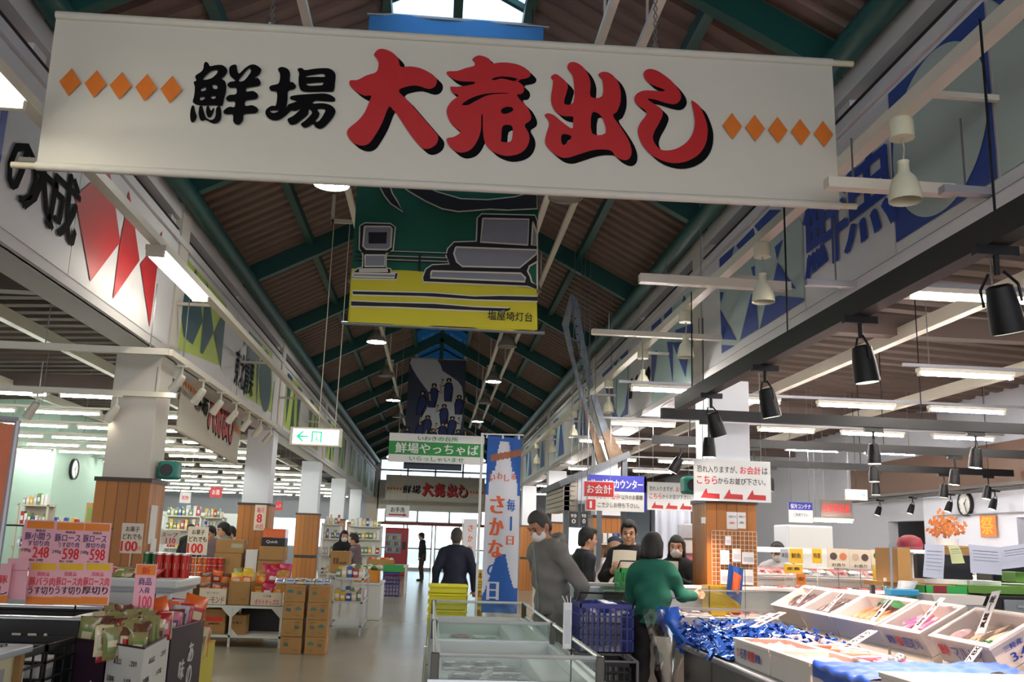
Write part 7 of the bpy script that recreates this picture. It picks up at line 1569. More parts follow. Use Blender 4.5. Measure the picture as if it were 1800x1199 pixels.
# ---- right wall: clock, dark hatch with poster, door, signs
clock('large round wall clock with a black rim on the right wall', atx(1700, 886, 9.0)+V((-.0, 0, 0)), (-1, 0, 0), .21, 'wall clocks')
mat('poster_orange', '#e8863c', .6); p = atx(1738, 925, 8.97); b = MB().box(8.955, 8.965, p.y-.22, p.y+.22, p.z-.17, p.z+.17, 'poster_orange'); b.text('祭', (V((8.95, p.y+.18, p.z-.13)), -Y1, Z1), 0, 0, .34, .28, 'flag_yellow', .04); tag(b.build('poster', origin=p), 'orange poster hung in the dark hatch of the right wall', 'poster')
b = MB().cyl((8.96, p.y-1.5, p.z+.2), (8.96, p.y+1.6, p.z+.2), .012, 'grey_steel'); tag(b.build('curtain_rod', origin=(8.96, p.y, p.z+.2)), 'steel rod across the dark hatch on the right wall', 'rod')
for k, (px, py, lb) in enumerate(((1395, 905, 'blue and white hanging sign in front of the right wall'), )): hang_sign(lb, 1387, 1428, 884, 918, 15, 'paper_white', [('p', [(0, .62), (1, .62), (1, 1), (0, 1)], 'sign_blue'), ('t', '保冷コンテナ', .08, .68, .84, .24, 'paper_white', .03), ('t', 'ご利用下さい', .2, .3, .6, .16, 'ink_dark', .02)], 'signs before the right wall', 3.85)
hang_sign('brown hanging sign with red delivery lettering before the right wall', 1443, 1498, 880, 908, 16, 'soffit_brown', [('t', '自家発送便', .08, .25, .84, .5, 'price_red', .03)], 'signs before the right wall', 3.8)
tube_at(at(1428, 917, 15.6).x, at(1500, 914, 15.6).x, 15.6, at(1460, 916, 15.6).z, 'white tube lamp low over the packing room hatch on the right', 'tube lamps over the right aisle', 'tube_lit'); t_ = [x for x in COL.objects if x.get('label', '').startswith('white tube lamp low over')][0]; rod_to(t_, .06, aisle_z(t_.location.x)-t_.location.z, (-.3, .3))
o = thing('refrigerator', 'tall white refrigerator standing before the right wall', 'refrigerator', (at(1430, 950, 14.6).x, 14.9, 0)); x = o.location.x; MB().box(x-.42, x+.32, 14.6, 15.2, 0, 1.88, 'cool_white', ch=.02).build('body', o); MB().box(x-.4, x+.3, 14.58, 14.6, .9, 1.85, 'chest_white').box(x-.4, x+.3, 14.58, 14.6, .1, .88, 'chest_white').build('door', o); MB().box(x-.36, x-.33, 14.55, 14.58, 1.0, 1.4, 'grey_steel').build('handle', o)
for k, (x, y, w_, h_, nm) in enumerate(((5.2, 13.0, .6, 1.2, 'steel'), (6.3, 13.5, .9, 1.1, 'white'))):
    display_stand('%s work table in front of the right wall' % nm, x, x+1.1, y, y+.6, h_-.2, 'stainless' if k == 0 else 'shelf_white', 'work tables at the right')
packs(5.25, 6.2, 13.05, 13.5, 1.003, 5, 1, 'small pack on the steel work table at the right', 'packs on the work tables', (.12, .25)); packs(6.4, 7.3, 13.55, 13.9, .903, 5, 1, 'small pack on the white work table at the right', 'packs on the work tables', (.12, .25))
# artificial maple branches in a white bucket
mat('maple', '#c8562c', .6, var=.3, scale=10, col2='#d89a4c'); mp = at(1664, 952, 9.6); o = thing('maple_branch', 'orange artificial maple branches in a white holder before the right wall', 'plant', (mp.x, 9.6, mp.z)); b = MB(); r3 = random.Random(2)
for k in range(110):
    p = V((mp.x+r3.uniform(-.15, .17), 9.6+r3.uniform(-.12, .12), mp.z+.05+abs(r3.gauss(.1, .06)))); a = r3.uniform(0, 6.28); n1 = V((math.cos(a), r3.uniform(-.5, .5), math.sin(a)))*.028; n2 = V((-math.sin(a), r3.uniform(-.5, .5), math.cos(a)))*.018; b.add([p-n1, p-n2, p+n1, p+n2], [(0, 1, 2, 3)], 'maple')
k = b.build('foliage', o); k['kind'] = 'stuff'
c = MB()
for k in range(6): c.tube([V((mp.x, 9.6, mp.z-.02)), V((mp.x+r3.uniform(-.13, .15), 9.6, mp.z+.16))], .005, 'boat_wood', 5)
c.build('twig_pattern', o); MB().lathe([(.09, -.22), (.11, -.0), (.115, .03)], (mp.x, 9.6, mp.z), 'paper_white', 18).build('holder', o, smooth=40)
display_stand('white stand behind the desk carrying the maple branches', mp.x-.15, mp.x+.4, 9.4, 9.9, mp.z-.225, 'shelf_white')
p = at(1599, 955, 9.5); b = MB().lathe([(.12, -.02), (.13, .03), (.11, .09), (.05, .12), (.01, .125)], (p.x, 9.5, p.z-.04), 'maroon', 18); tag(b.build('bowl', origin=p, smooth=50), 'dark red rounded lid lying above the cardboard sheet', 'lid')
display_stand('stand carrying the dark red lid behind the cardboard sheet', p.x-.18, p.x+.16, 9.35, 9.75, p.z-.063, 'shelf_white')
# clear umbrella style shopping bag with a blue panel, hung beside the woman in green
thin_glass('clear_film', '#e8eef0', .72); mat('bag_blue', '#2a66cc', .3, var=.2, scale=25)
o = thing('plastic_bag', 'clear and blue plastic bag hanging at the end of the fish counter', 'bag', (1.86, 7.55, .9)); BYY = 7.35
def bagp(px, py, d=0.): return at(px, py, BYY-d)
def bagsurf(cols, d, m, nm, amp=.02):
    b = MB()
    def g(u, v):
        i = min(int(v*(len(cols)-1)), len(cols)-2); f = v*(len(cols)-1)-i; a = [cols[i][k]+(cols[i+1][k]-cols[i][k])*f for k in range(3)]
        q = bagp(a[0]+(a[1]-a[0])*u, a[2], d); q.y += amp*math.sin(u*11+v*5)*math.sin(v*9+1)-.08*math.sin(u*3.14); return q
    b.grid(g, 16, 24, m); return b.build(nm, o, smooth=80)
bagsurf([(1129, 1196, 1070), (1136, 1212, 1100), (1146, 1206, 1140), (1150, 1196, 1175), (1160, 1186, 1205)], 0, 'clear_film', 'clear_film'); bagsurf([(1156, 1192, 1066), (1154, 1196, 1090), (1166, 1202, 1110), (1190, 1207, 1130), (1196, 1200, 1148)], .03, 'bag_blue', 'blue_panel'); bagsurf([(1150, 1192, 1118), (1158, 1186, 1150), (1164, 1182, 1200)], .02, 'foam_old', 'folded_paper', .008)
c = MB(); c.tube([bagp(1160, 1068), bagp(1180, 1052, -.1), bagp(1198, 1050, -.2)], .006, 'clear_film'); c.build('strap', o)
# ---- shelves and boards behind the customers
rows_of(at(1045, 930, 16).x, at(1112, 930, 16).x, 16, (.1, .7, 1.15, 1.5), 'white shelf behind the customers under the payment sign', 'rear shelves', 'small packet on the shelf behind the customers', 'packets behind the customers', 6)
rows_of(at(942, 930, 19).x, at(1000, 930, 19).x, 19, (.1, .7, 1.15, 1.5), 'white shelf to the right of the fish day flag', 'rear shelves', 'small packet on the shelf right of the flag', 'packets right of the flag', 6)
q = at(1183, 930, 14.5); b = MB(); b.grid(lambda u, v: V((q.x-.28+.56*u, 14.5+.03*math.sin(u*25), .5+1.75*v)), 30, 4, 'wall_pale'); o = b.build('curtain', origin=(q.x, 14.5, .5), smooth=80); tag(o, 'pale curtain hanging behind the long haired woman', 'curtain'); MB().cyl((q.x-.35, 14.5, 2.26), (q.x+.35, 14.5, 2.26), .012, 'black_metal').cyl((q.x-.35, 14.5, 0), (q.x-.35, 14.5, 2.27), .015, 'black_metal').cyl((q.x+.35, 14.5, 0), (q.x+.35, 14.5, 2.27), .015, 'black_metal').build('curtain_frame', o)
for k, (a, b_) in enumerate(((1000, 1017), (1020, 1033))):
    hang_sign('black price board with white digits hanging beside the hut, %s one' % ['left', 'right'][k], a, b_, 900, 925, 12.4, 'black_plastic', [('t', '0', .3, .2, .4, .3, 'paper_white', .02), ('t', '特', .2, .6, .6, .25, 'paper_white', .02)], 'black price boards', 1)
# ================================================================== people
class Field:
    """signed distance field of smoothly joined limbs, turned into one closed surface"""
    def __init__(s, lo, hi, h):
        s.h = h; s.ax = [np.arange(lo[i], hi[i]+h, h, dtype=np.float32) for i in range(3)]
        s.d = np.full([len(a) for a in s.ax], .25, np.float32)
    def _sub(s, lo, hi, pad):
        sl = []
        for i in range(3):
            a = s.ax[i]; i0 = max(0, int(np.searchsorted(a, lo[i]-pad))); i1 = min(len(a), int(np.searchsorted(a, hi[i]+pad))+1)
            if i1 <= i0: return None
            sl.append(slice(i0, i1))
        return tuple(sl)
    def _mix(s, sl, d, k, cut=False):
        o = s.d[sl]
        if cut: s.d[sl] = np.maximum(o, d); return
        hh = np.clip(.5+.5*(o-d)/k, 0, 1); s.d[sl] = o*(1-hh)+d*hh-k*hh*(1-hh)
    def cap(s, a, b, ra, rb, k=.03, flat=None):
        """tapered limb; flat squashes it along y"""
        a, b = np.array(a, float), np.array(b, float); m = max(ra, rb)
        sl = s._sub(np.minimum(a, b)-m, np.maximum(a, b)+m, .05+k)
        if sl is None: return s
        X, Y, Z = np.meshgrid(*[s.ax[i][sl[i]] for i in range(3)], indexing='ij')
        ab = b-a; L2 = max(float(ab @ ab), 1e-9); t = np.clip(((X-a[0])*ab[0]+(Y-a[1])*ab[1]+(Z-a[2])*ab[2])/L2, 0, 1)
        fy = flat or 1.
        d = np.sqrt((X-a[0]-t*ab[0])**2+((Y-a[1]-t*ab[1])/fy)**2+(Z-a[2]-t*ab[2])**2)-(ra+(rb-ra)*t)
        s._mix(sl, (d*min(1, fy)).astype(np.float32), k); return s
    def ell(s, c, r, k=.02, M=None):
        c, r = np.array(c, float), np.array(r, float); m = r.max(); sl = s._sub(c-m, c+m, .05+k)
        if sl is None: return s
        X, Y, Z = np.meshgrid(*[s.ax[i][sl[i]] for i in range(3)], indexing='ij'); P = np.stack([X-c[0], Y-c[1], Z-c[2]], -1)
        if M is not None: P = P @ np.array(M)
        q = np.sqrt(((P/r)**2).sum(-1)); g = np.sqrt(((P/r**2)**2).sum(-1))+1e-6; s._mix(sl, (q*(q-1)/g).astype(np.float32), k); return s
    def box(s, c, r, k=.02, rnd=.02, M=None):
        c, r = np.array(c, float), np.array(r, float); m = float(np.linalg.norm(r)); sl = s._sub(c-m, c+m, .05+k)
        if sl is None: return s
        X, Y, Z = np.meshgrid(*[s.ax[i][sl[i]] for i in range(3)], indexing='ij'); P = np.stack([X-c[0], Y-c[1], Z-c[2]], -1)
        if M is not None: P = P @ np.array(M)
        q = np.abs(P)-(r-rnd); d = np.sqrt((np.maximum(q, 0)**2).sum(-1))+np.minimum(q.max(-1), 0)-rnd; s._mix(sl, d.astype(np.float32), k); return s
    def cut(s, p, n):
        """keep the side of the plane away from n"""
        X, Y, Z = np.meshgrid(*s.ax, indexing='ij'); n = np.array(n, float)/np.linalg.norm(n)
        s.d = np.maximum(s.d, ((X-p[0])*n[0]+(Y-p[1])*n[1]+(Z-p[2])*n[2]).astype(np.float32)); return s
    def folds(s, amp, seed=0.):
        X, Y, Z = np.meshgrid(*s.ax, indexing='ij')
        s.d += (amp*(np.sin(23*Z+9*X+seed)*np.sin(17*X-11*Y+6*Z+seed)+.6*np.sin(41*Z-19*X+13*Y+2*seed))).astype(np.float32); return s
    def mesh(s):
        d = np.pad(s.d, 1, constant_values=.2); h = s.h; o = np.array([a[0]-h for a in s.ax])
        neg = d < 0; nx, ny, nz = d.shape
        cnt = np.zeros((nx-1, ny-1, nz-1), np.int32); acc = np.zeros((nx-1, ny-1, nz-1, 3), np.float32)
        edges = []
        for ax in range(3):
            A = [slice(None)]*3; B = [slice(None)]*3; A[ax] = slice(0, -1); B[ax] = slice(1, None)
            a, b = d[tuple(A)], d[tuple(B)]; cr = (a < 0) != (b < 0); idx = np.argwhere(cr); t = a[cr]/(a[cr]-b[cr])
            pos = idx.astype(np.float32); pos[:, ax] += t; u, v = [i for i in range(3) if i != ax]
            for du in (0, -1):
                for dv in (0, -1):
                    c = idx.copy(); c[:, u] += du; c[:, v] += dv
                    np.add.at(cnt, tuple(c.T), 1); np.add.at(acc, tuple(c.T), pos)
            edges.append((ax, u, v, idx, a[cr] < 0))
        act = cnt > 0; num = np.full(cnt.shape, -1, np.int64); num[act] = np.arange(act.sum())
        V_ = acc[act]/cnt[act][:, None]*h+o; F_ = []
        for ax, u, v, idx, inside in edges:
            q = []
            for du, dv in ((0, 0), (-1, 0), (-1, -1), (0, -1)):
                c = idx.copy(); c[:, u] += du; c[:, v] += dv; q.append(num[tuple(c.T)])
            q = np.stack(q, 1); flip = inside if ax != 1 else ~inside
            q[flip] = q[flip][:, ::-1]; F_.append(q)
        return V_, np.concatenate(F_)
    def build(s, name, m, X, parent, level=0):
        v, f = s.mesh()
        # one smoothing pass over the faces
        for _ in range(2):
            c = v[f].mean(1); acc = np.zeros_like(v); n = np.zeros(len(v)); 
            for k in range(4): np.add.at(acc, f[:, k], c); np.add.at(n, f[:, k], 1)
            v = acc/np.maximum(n, 1)[:, None]
        Xn = np.array(X); w = v @ Xn[:3, :3].T+Xn[:3, 3]-np.array(parent.location)
        me = bpy.data.meshes.new(name); me.from_pydata(w.tolist(), [], f.tolist()); me.materials.append(MATS[m]); me.polygons.foreach_set('use_smooth', [True]*len(f)); me.update()
        ob = bpy.data.objects.new(name, me); COL.objects.link(ob); ob.parent = parent; return ob
for n, c, k in (('skin', '#c9987a', .5), ('skin_tan', '#a8765a', .5), ('hair_black', '#0b0908', .6), ('hair_grey', '#3a3836', .7), ('hair_brown', '#5d4630', .5), ('mask_white', '#dcdad6', .7), ('lip', '#a05a50', .5), ('eye_dark', '#14100e', .3), ('cloth_grey', '#75736e', .85), ('cloth_green', '#125f4c', .85), ('cloth_black', '#131318', .85), ('cloth_navy', '#131a30', .8), ('cloth_dark', '#1d1e26', .8), ('cloth_mauve', '#6d5a62', .85), ('cloth_jean', '#2c3a5c', .8), ('cloth_light', '#8e8c90', .85), ('cloth_brown', '#3b2b22', .85), ('cloth_white', '#c9c8cc', .8), ('shoe_dark', '#1a1818', .5), ('cloth_teal', '#6d7c80', .8)):
    mat(n, c, k, var=.08, scale=14, bump=.08 if n.startswith('cloth') else 0, bscale=220)
for n in ('hair_black', 'hair_grey', 'hair_brown'):        # strands: a bump drawn out downwards
    nt = MATS[n].node_tree; b = nt.nodes['Principled BSDF']; tc = nt.nodes.new('ShaderNodeTexCoord'); mp_ = nt.nodes.new('ShaderNodeMapping'); mp_.inputs['Scale'].default_value = (160, 160, 9)
    n2 = nt.nodes.new('ShaderNodeTexNoise'); n2.inputs['Scale'].default_value = 1; bp = nt.nodes.new('ShaderNodeBump'); bp.inputs['Strength'].default_value = .9; bp.inputs['Distance'].default_value = .01
    nt.links.new(tc.outputs['Object'], mp_.inputs['Vector']); nt.links.new(mp_.outputs[0], n2.inputs['Vector']); nt.links.new(n2.outputs['Fac'], bp.inputs['Height']); nt.links.new(bp.outputs['Normal'], b.inputs['Normal'])
def person(label, loc, face, H, top, legs, hair, hairstyle='short', skin='skin', mask=False, lean=0., head=(0, 0), arms=None, female=False, h=.008, hem=.0, long_coat=0., fold=.004, seated=False, feet=True, cap=None, extra=None, vest=None, cuff=.0):
    """upright figure in its own frame (x to its right, y forward), turned by face about z"""
    o = thing('person', label, 'person', loc); S = H/1.7; X = Matrix.Translation(V(loc)) @ Matrix.Rotation(R(face), 4, 'Z')
    wsh = (.15 if female else .172)*S; hipw = .095*S; zs, zh, zc = 1.39*S, .88*S, 1.2*S
    ly = math.sin(lean)*.45*S                               # forward lean of the shoulders
    def L(z): return ly*max(0, (z-.9*S)/(.5*S))
    sh = [np.array((-wsh, L(zs), zs-.055*S)), np.array((wsh, L(zs), zs-.055*S))]
    hp = [np.array((-hipw, 0, zh)), np.array((hipw, 0, zh))]
    kn = [np.array((-.105*S, .03, .48*S)), np.array((.105*S, .03, .48*S))]; an = [np.array((-.11*S, -.02, .09*S)), np.array((.11*S, -.02, .09*S))]
    dflt = [((-wsh-.06*S, L(1.1*S)-.03, 1.10*S), (-wsh-.05*S, L(.9*S)+.06, .84*S)), ((wsh+.06*S, L(1.1*S)-.03, 1.10*S), (wsh+.05*S, L(.9*S)+.06, .84*S))]
    ar = [dflt[i] if not arms or arms[i] is None else arms[i] for i in (0, 1)]
    hc = np.array((0, L(zs)+.035*S+math.sin(head[0])*.10, 1.555*S-abs(math.sin(head[0]))*.03)); neck = np.array((0, L(zs)-.005, 1.40*S))
    yw, pt = head[1], head[0]
    Rh = np.array(Matrix.Rotation(yw, 3, 'Z') @ Matrix.Rotation(-pt, 3, 'X'))
    def hd(x, y, z): return hc+Rh @ (np.array((x, y, z))*S)
    pts = [np.array(q) for pair in ar for q in pair]+[hc]
    lo = [min(-.36*S, *(p[0]-.16 for p in pts)), min(-.26*S, *(p[1]-.2 for p in pts)), -.01]; hi = [max(.36*S, *(p[0]+.16 for p in pts)), max(.30*S, *(p[1]+.2 for p in pts)), 1.78*S]
    # body: one continuous skin from crown to feet
    B = Field(lo, hi, h)
    B.cap((0, 0, .93*S), (0, L(1.15*S), 1.15*S), .12*S, .115*S, flat=.72).cap((0, L(1.15*S), 1.15*S), (0, L(1.33*S), 1.33*S), .115*S, .13*S, flat=.7)
    for i in (0, 1):
        B.cap((0, L(1.34*S), 1.34*S), sh[i], .065*S, .05*S); B.cap(hp[i], kn[i], .082*S, .056*S, .04); B.cap(kn[i], an[i], .052*S, .036*S, .02); B.cap(an[i]+np.array((0, .0, -.05*S)), an[i]+np.array((0, .15*S, -.065*S)), .035*S, .028*S, .02)
        el, ha = np.array(ar[i][0]), np.array(ar[i][1]); B.cap(sh[i], el, .05*S, .042*S, .03).cap(el, ha, .04*S, .028*S, .02)
        d = ha-el; d = d/np.linalg.norm(d); side = np.cross(d, (0, 1, 0)); side = side/(np.linalg.norm(side)+1e-6)
        if abs(side[2]) > .8: side = np.cross(d, (1, 0, 0)); side = side/np.linalg.norm(side)
        pn = np.cross(side, d); pc = ha+d*.05*S
        B.cap(ha, pc, .026*S, .030*S, .012); B.cap(ha+d*.02*S+side*.012, pc+side*.016, .018*S, .02*S, .012); B.cap(ha+d*.02*S-side*.012, pc-side*.016, .018*S, .02*S, .012)
        for j, (off, ln) in enumerate(((-.028, .066), (-.0095, .076), (.0095, .072), (.027, .056))):
            k0 = pc+d*.012*S+side*off*S; k1 = k0+(d*.85+pn*.45)*ln*.55*S; k2 = k1+(d*.45+pn*.85)*ln*.5*S
            fr = max(.0085, h*.98); B.cap(k0, k1, fr, fr, .004).cap(k1, k2, fr, fr*.9, .004)
        t0 = ha+d*.02*S-side*.03*S; t1 = t0+(d*.7-side*.55+pn*.3)*.04*S; B.cap(t0, t1, .011, .0105, .006).cap(t1, t1+(d*.8+pn*.4)*.03*S, .0105, .0095, .004)
    B.cap(neck-np.array((0, 0, .06*S)), hc+np.array((0, -.02*S, -.07*S)), .056*S, .05*S, .02)
    B.ell(hc+np.array((0, 0, .02))*S, np.array((.076, .094, .105))*S, .02, Rh); B.ell(hd(0, .018, -.055), np.array((.058, .072, .066))*S, .025, Rh)
    B.ell(hd(0, .105, -.012), np.array((.013, .018, .022))*S, .012, Rh); B.ell(hd(0, .09, .008), np.array((.01, .012, .03))*S, .012, Rh)
    B.ell(hd(0, .086, -.052), np.array((.024, .012, .012))*S, .01, Rh); B.ell(hd(0, .078, -.095), np.array((.024, .02, .018))*S, .015, Rh); B.ell(hd(0, .085, .033), np.array((.055, .014, .012))*S, .015, Rh)
    for sx in (-1, 1): B.ell(hd(sx*.078, -.008, -.012), np.array((.011, .02, .032))*S, .008, Rh); B.ell(hd(sx*.042, .068, -.03), np.array((.02, .02, .02))*S, .02, Rh)
    B.build('body', skin, X, o)
    # features
    e = MB(); Xn = X
    for sx in (-1, 1): e.lathe([(.011*S, 0), (.009*S, .003), (.002, .004)], Xn @ V(hd(sx*.031, .084, .012)), 'eye_dark', 10, ax=(Xn.to_3x3() @ V(Rh @ np.array((0, 1, 0)))), cap=False)
    for q in range(len(e.v)): pass
    e.build('eyes', o); br = MB()
    for sx in (-1, 1): br.tube([Xn @ V(hd(sx*.016, .094, .034)), Xn @ V(hd(sx*.034, .092, .038)), Xn @ V(hd(sx*.052, .08, .032))], .004*S, hair, 5)
    br.build('eyebrows', o)
    if not mask: MB().tube([Xn @ V(hd(-.022, .094, -.053)), Xn @ V(hd(0, .1, -.051)), Xn @ V(hd(.022, .094, -.053))], .005*S, 'lip', 6).build('mouth', o)
    else:
        m = Field(hc-.2, hc+.2, min(h, .007)); m.ell(hd(0, .03, -.055), np.array((.069, .083, .062))*S, .01, Rh); m.ell(hd(0, .10, -.03), np.array((.02, .02, .03))*S, .02, Rh)
        n = Rh @ np.array((0, 1, .0)); m.cut(hd(0, .022, 0), -n); m.cut(hd(0, 0, -.01), Rh @ np.array((0, -.25, 1))); m.build('face_mask', 'mask_white', X, o)
        l = MB()
        for sx in (-1, 1): l.tube([Xn @ V(hd(sx*.067, .03, -.03)), Xn @ V(hd(sx*.08, -.02, .0))], .003, 'mask_white', 5)
        l.build('mask_loops', o)
    # hair
    hm = min(h, .008); ext = {'short': .22, 'crop': .22, 'bob': .3, 'long': .5, 'hood': .3, 'bun': .3}[hairstyle]*S
    A = Field(hc-np.array((.2, .24, ext)), hc+np.array((.2, .2, .22)), hm)
    if hairstyle == 'crop': A.ell(hd(0, -.008, .03), np.array((.081, .098, .106))*S, .01, Rh).ell(hd(0, -.06, -.03), np.array((.07, .05, .07))*S, .02, Rh)
    elif hairstyle == 'short': A.ell(hd(0, -.01, .036), np.array((.089, .106, .112))*S, .01, Rh).ell(hd(0, -.05, -.025), np.array((.08, .062, .08))*S, .02, Rh).ell(hd(.01, .06, .105), np.array((.055, .045, .03))*S, .03, Rh)
    else:
        A.ell(hd(0, -.012, .032), np.array((.088, .108, .112))*S, .01, Rh)
        dn = -.075 if hairstyle == 'bob' else (-.3 if hairstyle == 'long' else -.06)
        for sx in (-1, 1): A.cap(hd(sx*.06, -.03, .03), hd(sx*.08, -.045, dn), .04*S, .03*S, .03)
        A.cap(hd(0, -.06, .02), hd(0, -.07, dn), .075*S, .06*S, .03)
        if hairstyle == 'long': A.cap(hd(-.085, -.02, -.1), hd(-.1, .03, -.28), .022*S, .016*S, .02); A.cap(hd(.085, -.02, -.1), hd(.1, .03, -.28), .022*S, .016*S, .02)
    A.folds(.0022, 1.)
    f = MB(); fy, fz = {'crop': (.052, .068), 'short': (.066, .075)}.get(hairstyle, (.07, .06))
    # clear the face: keep hair behind the brow line
    Xg, Yg, Zg = np.meshgrid(*A.ax, indexing='ij'); P = np.stack([Xg-hc[0], Yg-hc[1], Zg-hc[2]], -1) @ Rh/S
    facecut = np.minimum(P[..., 1]-.045+.0*P[..., 2], fz-P[..., 2]); face2 = np.minimum(np.minimum(P[..., 1]-.0, .03-P[..., 2]), .068-np.abs(P[..., 0]))
    A.d = np.maximum(A.d, (np.maximum(facecut, face2)*S).astype(np.float32))
    if hairstyle in ('crop', 'short'):
        A.d = np.maximum(A.d, (np.minimum(P[..., 1]+.045, -.02-P[..., 2])*S).astype(np.float32)); A.d = np.maximum(A.d, ((-.085-P[..., 2])*S).astype(np.float32))
    A.build('hair', hair, X, o)
    if cap:
        c = Field(hc-np.array((.22, .24, .1)), hc+np.array((.22, .26, .25)), hm); c.ell(hd(0, -.01, .045), np.array((.1, .118, .108))*S, .01, Rh); c.cut(hd(0, 0, .05), Rh @ np.array((0, 0, -1))); c.ell(hd(0, .13, .055), np.array((.075, .075, .009))*S, .01, Rh); c.build('cap', cap, X, o)
    # trousers
    Tz = .98*S; T = Field([lo[0], lo[1], .02], [hi[0], hi[1], Tz+.12], h)
    T.cap((-.05*S, 0, .95*S), (.05*S, 0, .95*S), .118*S, .118*S, flat=.85)
    for i in (0, 1): T.cap(hp[i]+np.array((0, 0, .02)), kn[i], .098*S, .075*S, .04).cap(kn[i], an[i]+np.array((0, 0, .02)), .074*S, .066*S, .03)
    T.folds(fold*.8, 2.).cut((0, 0, 1.02*S), (0, 0, 1)).cut((0, 0, .055*S), (0, 0, -1)); T.build('trousers', legs, X, o)
    for i in (0, 1):
        s = Field(an[i]-np.array((.09, .1, .12)), an[i]+np.array((.09, .24, .08)), h); s.cap(an[i]+np.array((0, -.02, -.045*S)), an[i]+np.array((0, .16*S, -.06*S)), .045*S, .036*S, .02).cap(an[i], an[i]+np.array((0, 0, -.04)), .045*S, .045*S, .02).cut((0, 0, 0), (0, 0, -1)); s.build('shoe', 'shoe_dark', X, o)
    # top
    J = Field(lo, [hi[0], hi[1], 1.52*S], h); zb = (.80-hem-long_coat)*S; bl = 1.12 if not female else 1.05
    J.cap((0, 0, .9*S-long_coat*S*.5), (0, L(1.15*S), 1.15*S), .150*S*bl, .146*S*bl, flat=.82).cap((0, L(1.15*S), 1.15*S), (0, L(1.34*S), 1.34*S), .146*S*bl, .145*S, flat=.78)
    if long_coat or zb < .86*S: J.cap((0, 0, zb-.05), (0, 0, .95*S), .155*S, .15*S, flat=.82)
    for i in (0, 1):
        el, ha = np.array(ar[i][0]), np.array(ar[i][1]); J.cap((0, L(1.36*S), 1.36*S), sh[i], .078*S, .066*S, .05).cap(sh[i], el, .070*S, .06*S, .035); e2 = ha-(ha-el)*cuff
        if not (vest): J.cap(el, e2-(ha-el)/np.linalg.norm(ha-el)*.02, .060*S, .048*S, .03)
        else: J.cap(el, el+(ha-el)*.1, .05*S, .04*S, .02)
    J.cap(neck-np.array((0, 0, .05)), neck+np.array((0, .004, .012)), .082*S, .066*S, .03); J.folds(fold, 4.); J.cut((0, 0, zb), (0, 0, -1)); J.cut(neck+np.array((0, 0, .045)), (0, .12, 1)); J.build('top', top, X, o)
    if vest:
        for i in (0, 1):
            el, ha = np.array(ar[i][0]), np.array(ar[i][1]); mn, mx = np.minimum(np.minimum(sh[i], el), ha)-.12, np.maximum(np.maximum(sh[i], el), ha)+.12; s = Field(mn, mx, h); s.cap(sh[i], el, .074*S, .063*S, .03).cap(el, ha, .063*S, .045*S, .03).folds(fold, 3.); s.build('sleeve', vest, X, o)
    if extra: extra(o, X, S, hd, L)
    return o
def hoodie(o, X, S, hd, L):
    f = Field([-.24, -.3, 1.25], [.24, .25, 1.62], .008)
    c = np.array((0, L(1.4)-.03, 1.42*S))
    for k in range(16):
        a0, a1 = k*math.pi/8, (k+1)*math.pi/8; q = lambda a: c+np.array((.08*math.cos(a), .072*math.sin(a)-.02, .01-.03*math.sin(a)))*S
        f.cap(q(a0), q(a1), (.024-.006*math.sin(a0))*S, (.024-.006*math.sin(a1))*S, .02)
    f.ell(c+np.array((0, -.095, -.03)), (.085, .04, .06), .03).folds(.003, 2.); f.build('hood', 'cloth_grey', X, o)
    z = MB(); z.tube([X @ V((.0, .126*S+.02+L(zz), zz)) for zz in (.85*S, 1.0*S, 1.15*S, 1.3*S, 1.39*S)], .006, 'drawer_grey', 6); z.build('zip', o)
def sheet_of_paper(label, c, face, w, h, tilt, m='paper_cream'):
    M = Matrix.Translation(V(c)) @ Matrix.Rotation(R(face), 4, 'Z') @ Matrix.Rotation(tilt, 4, 'X'); b = MB(); b.grid(lambda u, v: M @ V((-w/2+w*u, .02*math.sin(u*3.1), h*v)), 8, 6, m); b.grid(lambda u, v: M @ V((-w/2+w*u, .02*math.sin(u*3.1)+.002, h*v)), 8, 6, m)
    return tag(b.build('paper', origin=c), label, 'paper')
# man in grey hoodie, head bowed, hands clasped behind his back, looking into the freezer
person('man in a grey hoodie and white mask bowing his head, hands behind his back', (1.08, 8.45, 0), 120, 1.80, 'cloth_grey', 'cloth_grey', 'hair_grey', 'crop', 'skin_tan', True, .17, (.6, .12),
       [((-.30, -.08, 1.12), (-.08, -.19, .93)), ((.30, -.08, 1.12), (.08, -.20, .90))], h=.0072, hem=-.03, fold=.009, extra=hoodie)
# woman in green seen from behind, right arm reaching forward to the counter
person('woman in a green sweater seen from behind, reaching to the fish counter', (1.85, 7.97, 0), -18, 1.62, 'cloth_green', 'cloth_black', 'hair_black', 'bob', 'skin', True, .03, (.25, -.2),
       [((-.19, .12, 1.05), (-.05, .30, 1.02)), ((.24, .12, 1.10), (.33, .31, 1.09))], female=True, h=.0072, hem=-.11, fold=.008)
person('man in a navy jacket walking away up the aisle, short grey hair', (.33, 13.2, 0), -4, 1.66, 'cloth_navy', 'cloth_dark', 'hair_grey', 'crop', 'skin_tan', False, .02, (.05, 0), [((-.25, -.05, 1.08), (-.27, .04, .84)), ((.25, -.05, 1.08), (.27, .02, .82))], h=.009, hem=.02)
person('man in a dark zip jacket looking to the right behind the fish case', (1.70, 10.7, 0), -78, 1.68, 'cloth_dark', 'cloth_dark', 'hair_black', 'short', 'skin', False, .0, (.1, 0), None, h=.009)
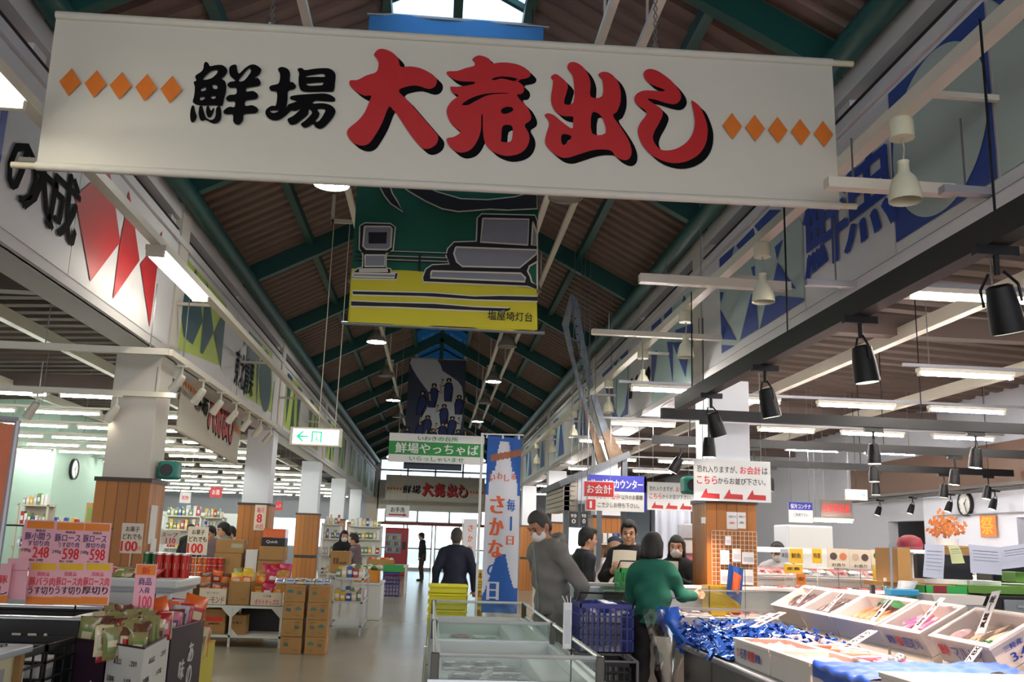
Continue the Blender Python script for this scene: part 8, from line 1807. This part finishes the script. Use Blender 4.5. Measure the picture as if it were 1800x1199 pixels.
person('young man in black holding a sheet of paper behind the fish case', (2.16, 10.35, 0), 150, 1.77, 'cloth_black', 'cloth_black', 'hair_black', 'short', 'skin', False, .0, (.2, .25), [((-.26, .06, 1.16), (-.02, .29, 1.26)), ((.28, .06, 1.14), (.05, .32, 1.24))], h=.0085, cuff=.35)
sheet_of_paper('cream sheet held at the chest of the young man in black', (2.02, 10.05, 1.24), 150, .26, .2, .3)
person('young woman with long black hair and white mask holding a paper to her chest', (2.66, 10.25, 0), 146, 1.62, 'cloth_black', 'cloth_black', 'hair_black', 'long', 'skin', True, .0, (.08, .25), [((-.23, .08, 1.05), (-.02, .24, 1.16)), ((.23, .08, 1.05), (.02, .26, 1.10))], female=True, h=.0085, hem=.12)
sheet_of_paper('cream sheet held across the chest of the long haired woman', (2.45, 9.98, 1.14), 150, .28, .2, .1)
person('woman with light brown hair and grey coat bending behind the dark jacketed man', (2.13, 12.2, 0), -120, 1.55, 'cloth_light', 'cloth_dark', 'hair_brown', 'bob', 'skin', False, .35, (.55, 0), None, female=True, h=.0095)
person('person in a dark blue coat and cap behind the brown haired woman', (2.36, 13.0, 0), -100, 1.60, 'cloth_navy', 'cloth_dark', 'hair_black', 'short', 'skin', True, .2, (.2, 0), None, h=.0095, cap='cloth_navy')
basket('green shopping basket held on the rear of the fish case between the customers', 1.78, 2.04, 9.0, 9.28, .863, 1.26, 'crate_green', 'customer baskets', 7, 3, 'shopping_basket', handle='black_plastic')
person('long haired woman in black with a white mask, standing far up the left aisle', (-1.84, 20.2, 0), 200, 1.60, 'cloth_black', 'cloth_jean', 'hair_black', 'long', 'skin', True, 0, (.1, 0), [((-.22, .06, 1.06), (-.04, .24, 1.12)), ((.22, .06, 1.06), (.04, .24, 1.06))], female=True, h=.011, hem=.02)
person('woman in a mauve vest with short black hair talking to the masked woman', (-1.50, 19.6, 0), 75, 1.54, 'cloth_mauve', 'cloth_brown', 'hair_black', 'short', 'skin', False, .08, (.15, 0), [((-.20, .1, 1.02), (-.1, .3, .95)), ((.20, .1, 1.02), (.1, .3, .95))], female=True, h=.011, vest='cloth_light', long_coat=.05)
person('person in a dark cap and black jacket standing far up the aisle near the doors', (-.32, 34, 0), 85, 1.66, 'cloth_black', 'cloth_brown', 'hair_black', 'short', 'skin', False, .05, (.1, 0), None, h=.014, cap='cloth_dark', long_coat=.1)
person('shopper in a pale pink top bending over the left shelves', (at(378, 930, 17).x, 17.2, 0), 150, 1.6, 'cloth_mauve', 'cloth_dark', 'hair_black', 'short', 'skin', False, .2, (.5, 0), None, female=True, h=.011)
person('shopper in a grey top with round black hair beside the white coolers', (at(399, 930, 16.5).x, 16.7, 0), 120, 1.66, 'cloth_teal', 'cloth_dark', 'hair_black', 'bob', 'skin', False, .1, (.3, 0), None, female=True, h=.011)
person('shopper in white close behind the grey topped shopper', (at(413, 930, 17.5).x, 17.7, 0), 100, 1.6, 'cloth_white', 'cloth_dark', 'hair_black', 'short', 'skin', False, .1, (.3, 0), None, h=.011)
person('clerk in black standing among the left shelves beside the cream price card', (at(333, 925, 20.5).x, 20.7, 0), 175, 1.62, 'cloth_black', 'cloth_dark', 'hair_black', 'short', 'skin', False, 0, (.1, 0), None, h=.012)
person('worker in white with dark hair behind the tiered fish display', (at(1370, 970, 12).x, 12.1, 0), 165, 1.6, 'cloth_white', 'cloth_white', 'hair_black', 'short', 'skin', True, .1, (.3, 0), None, h=.011, cap='cloth_dark')
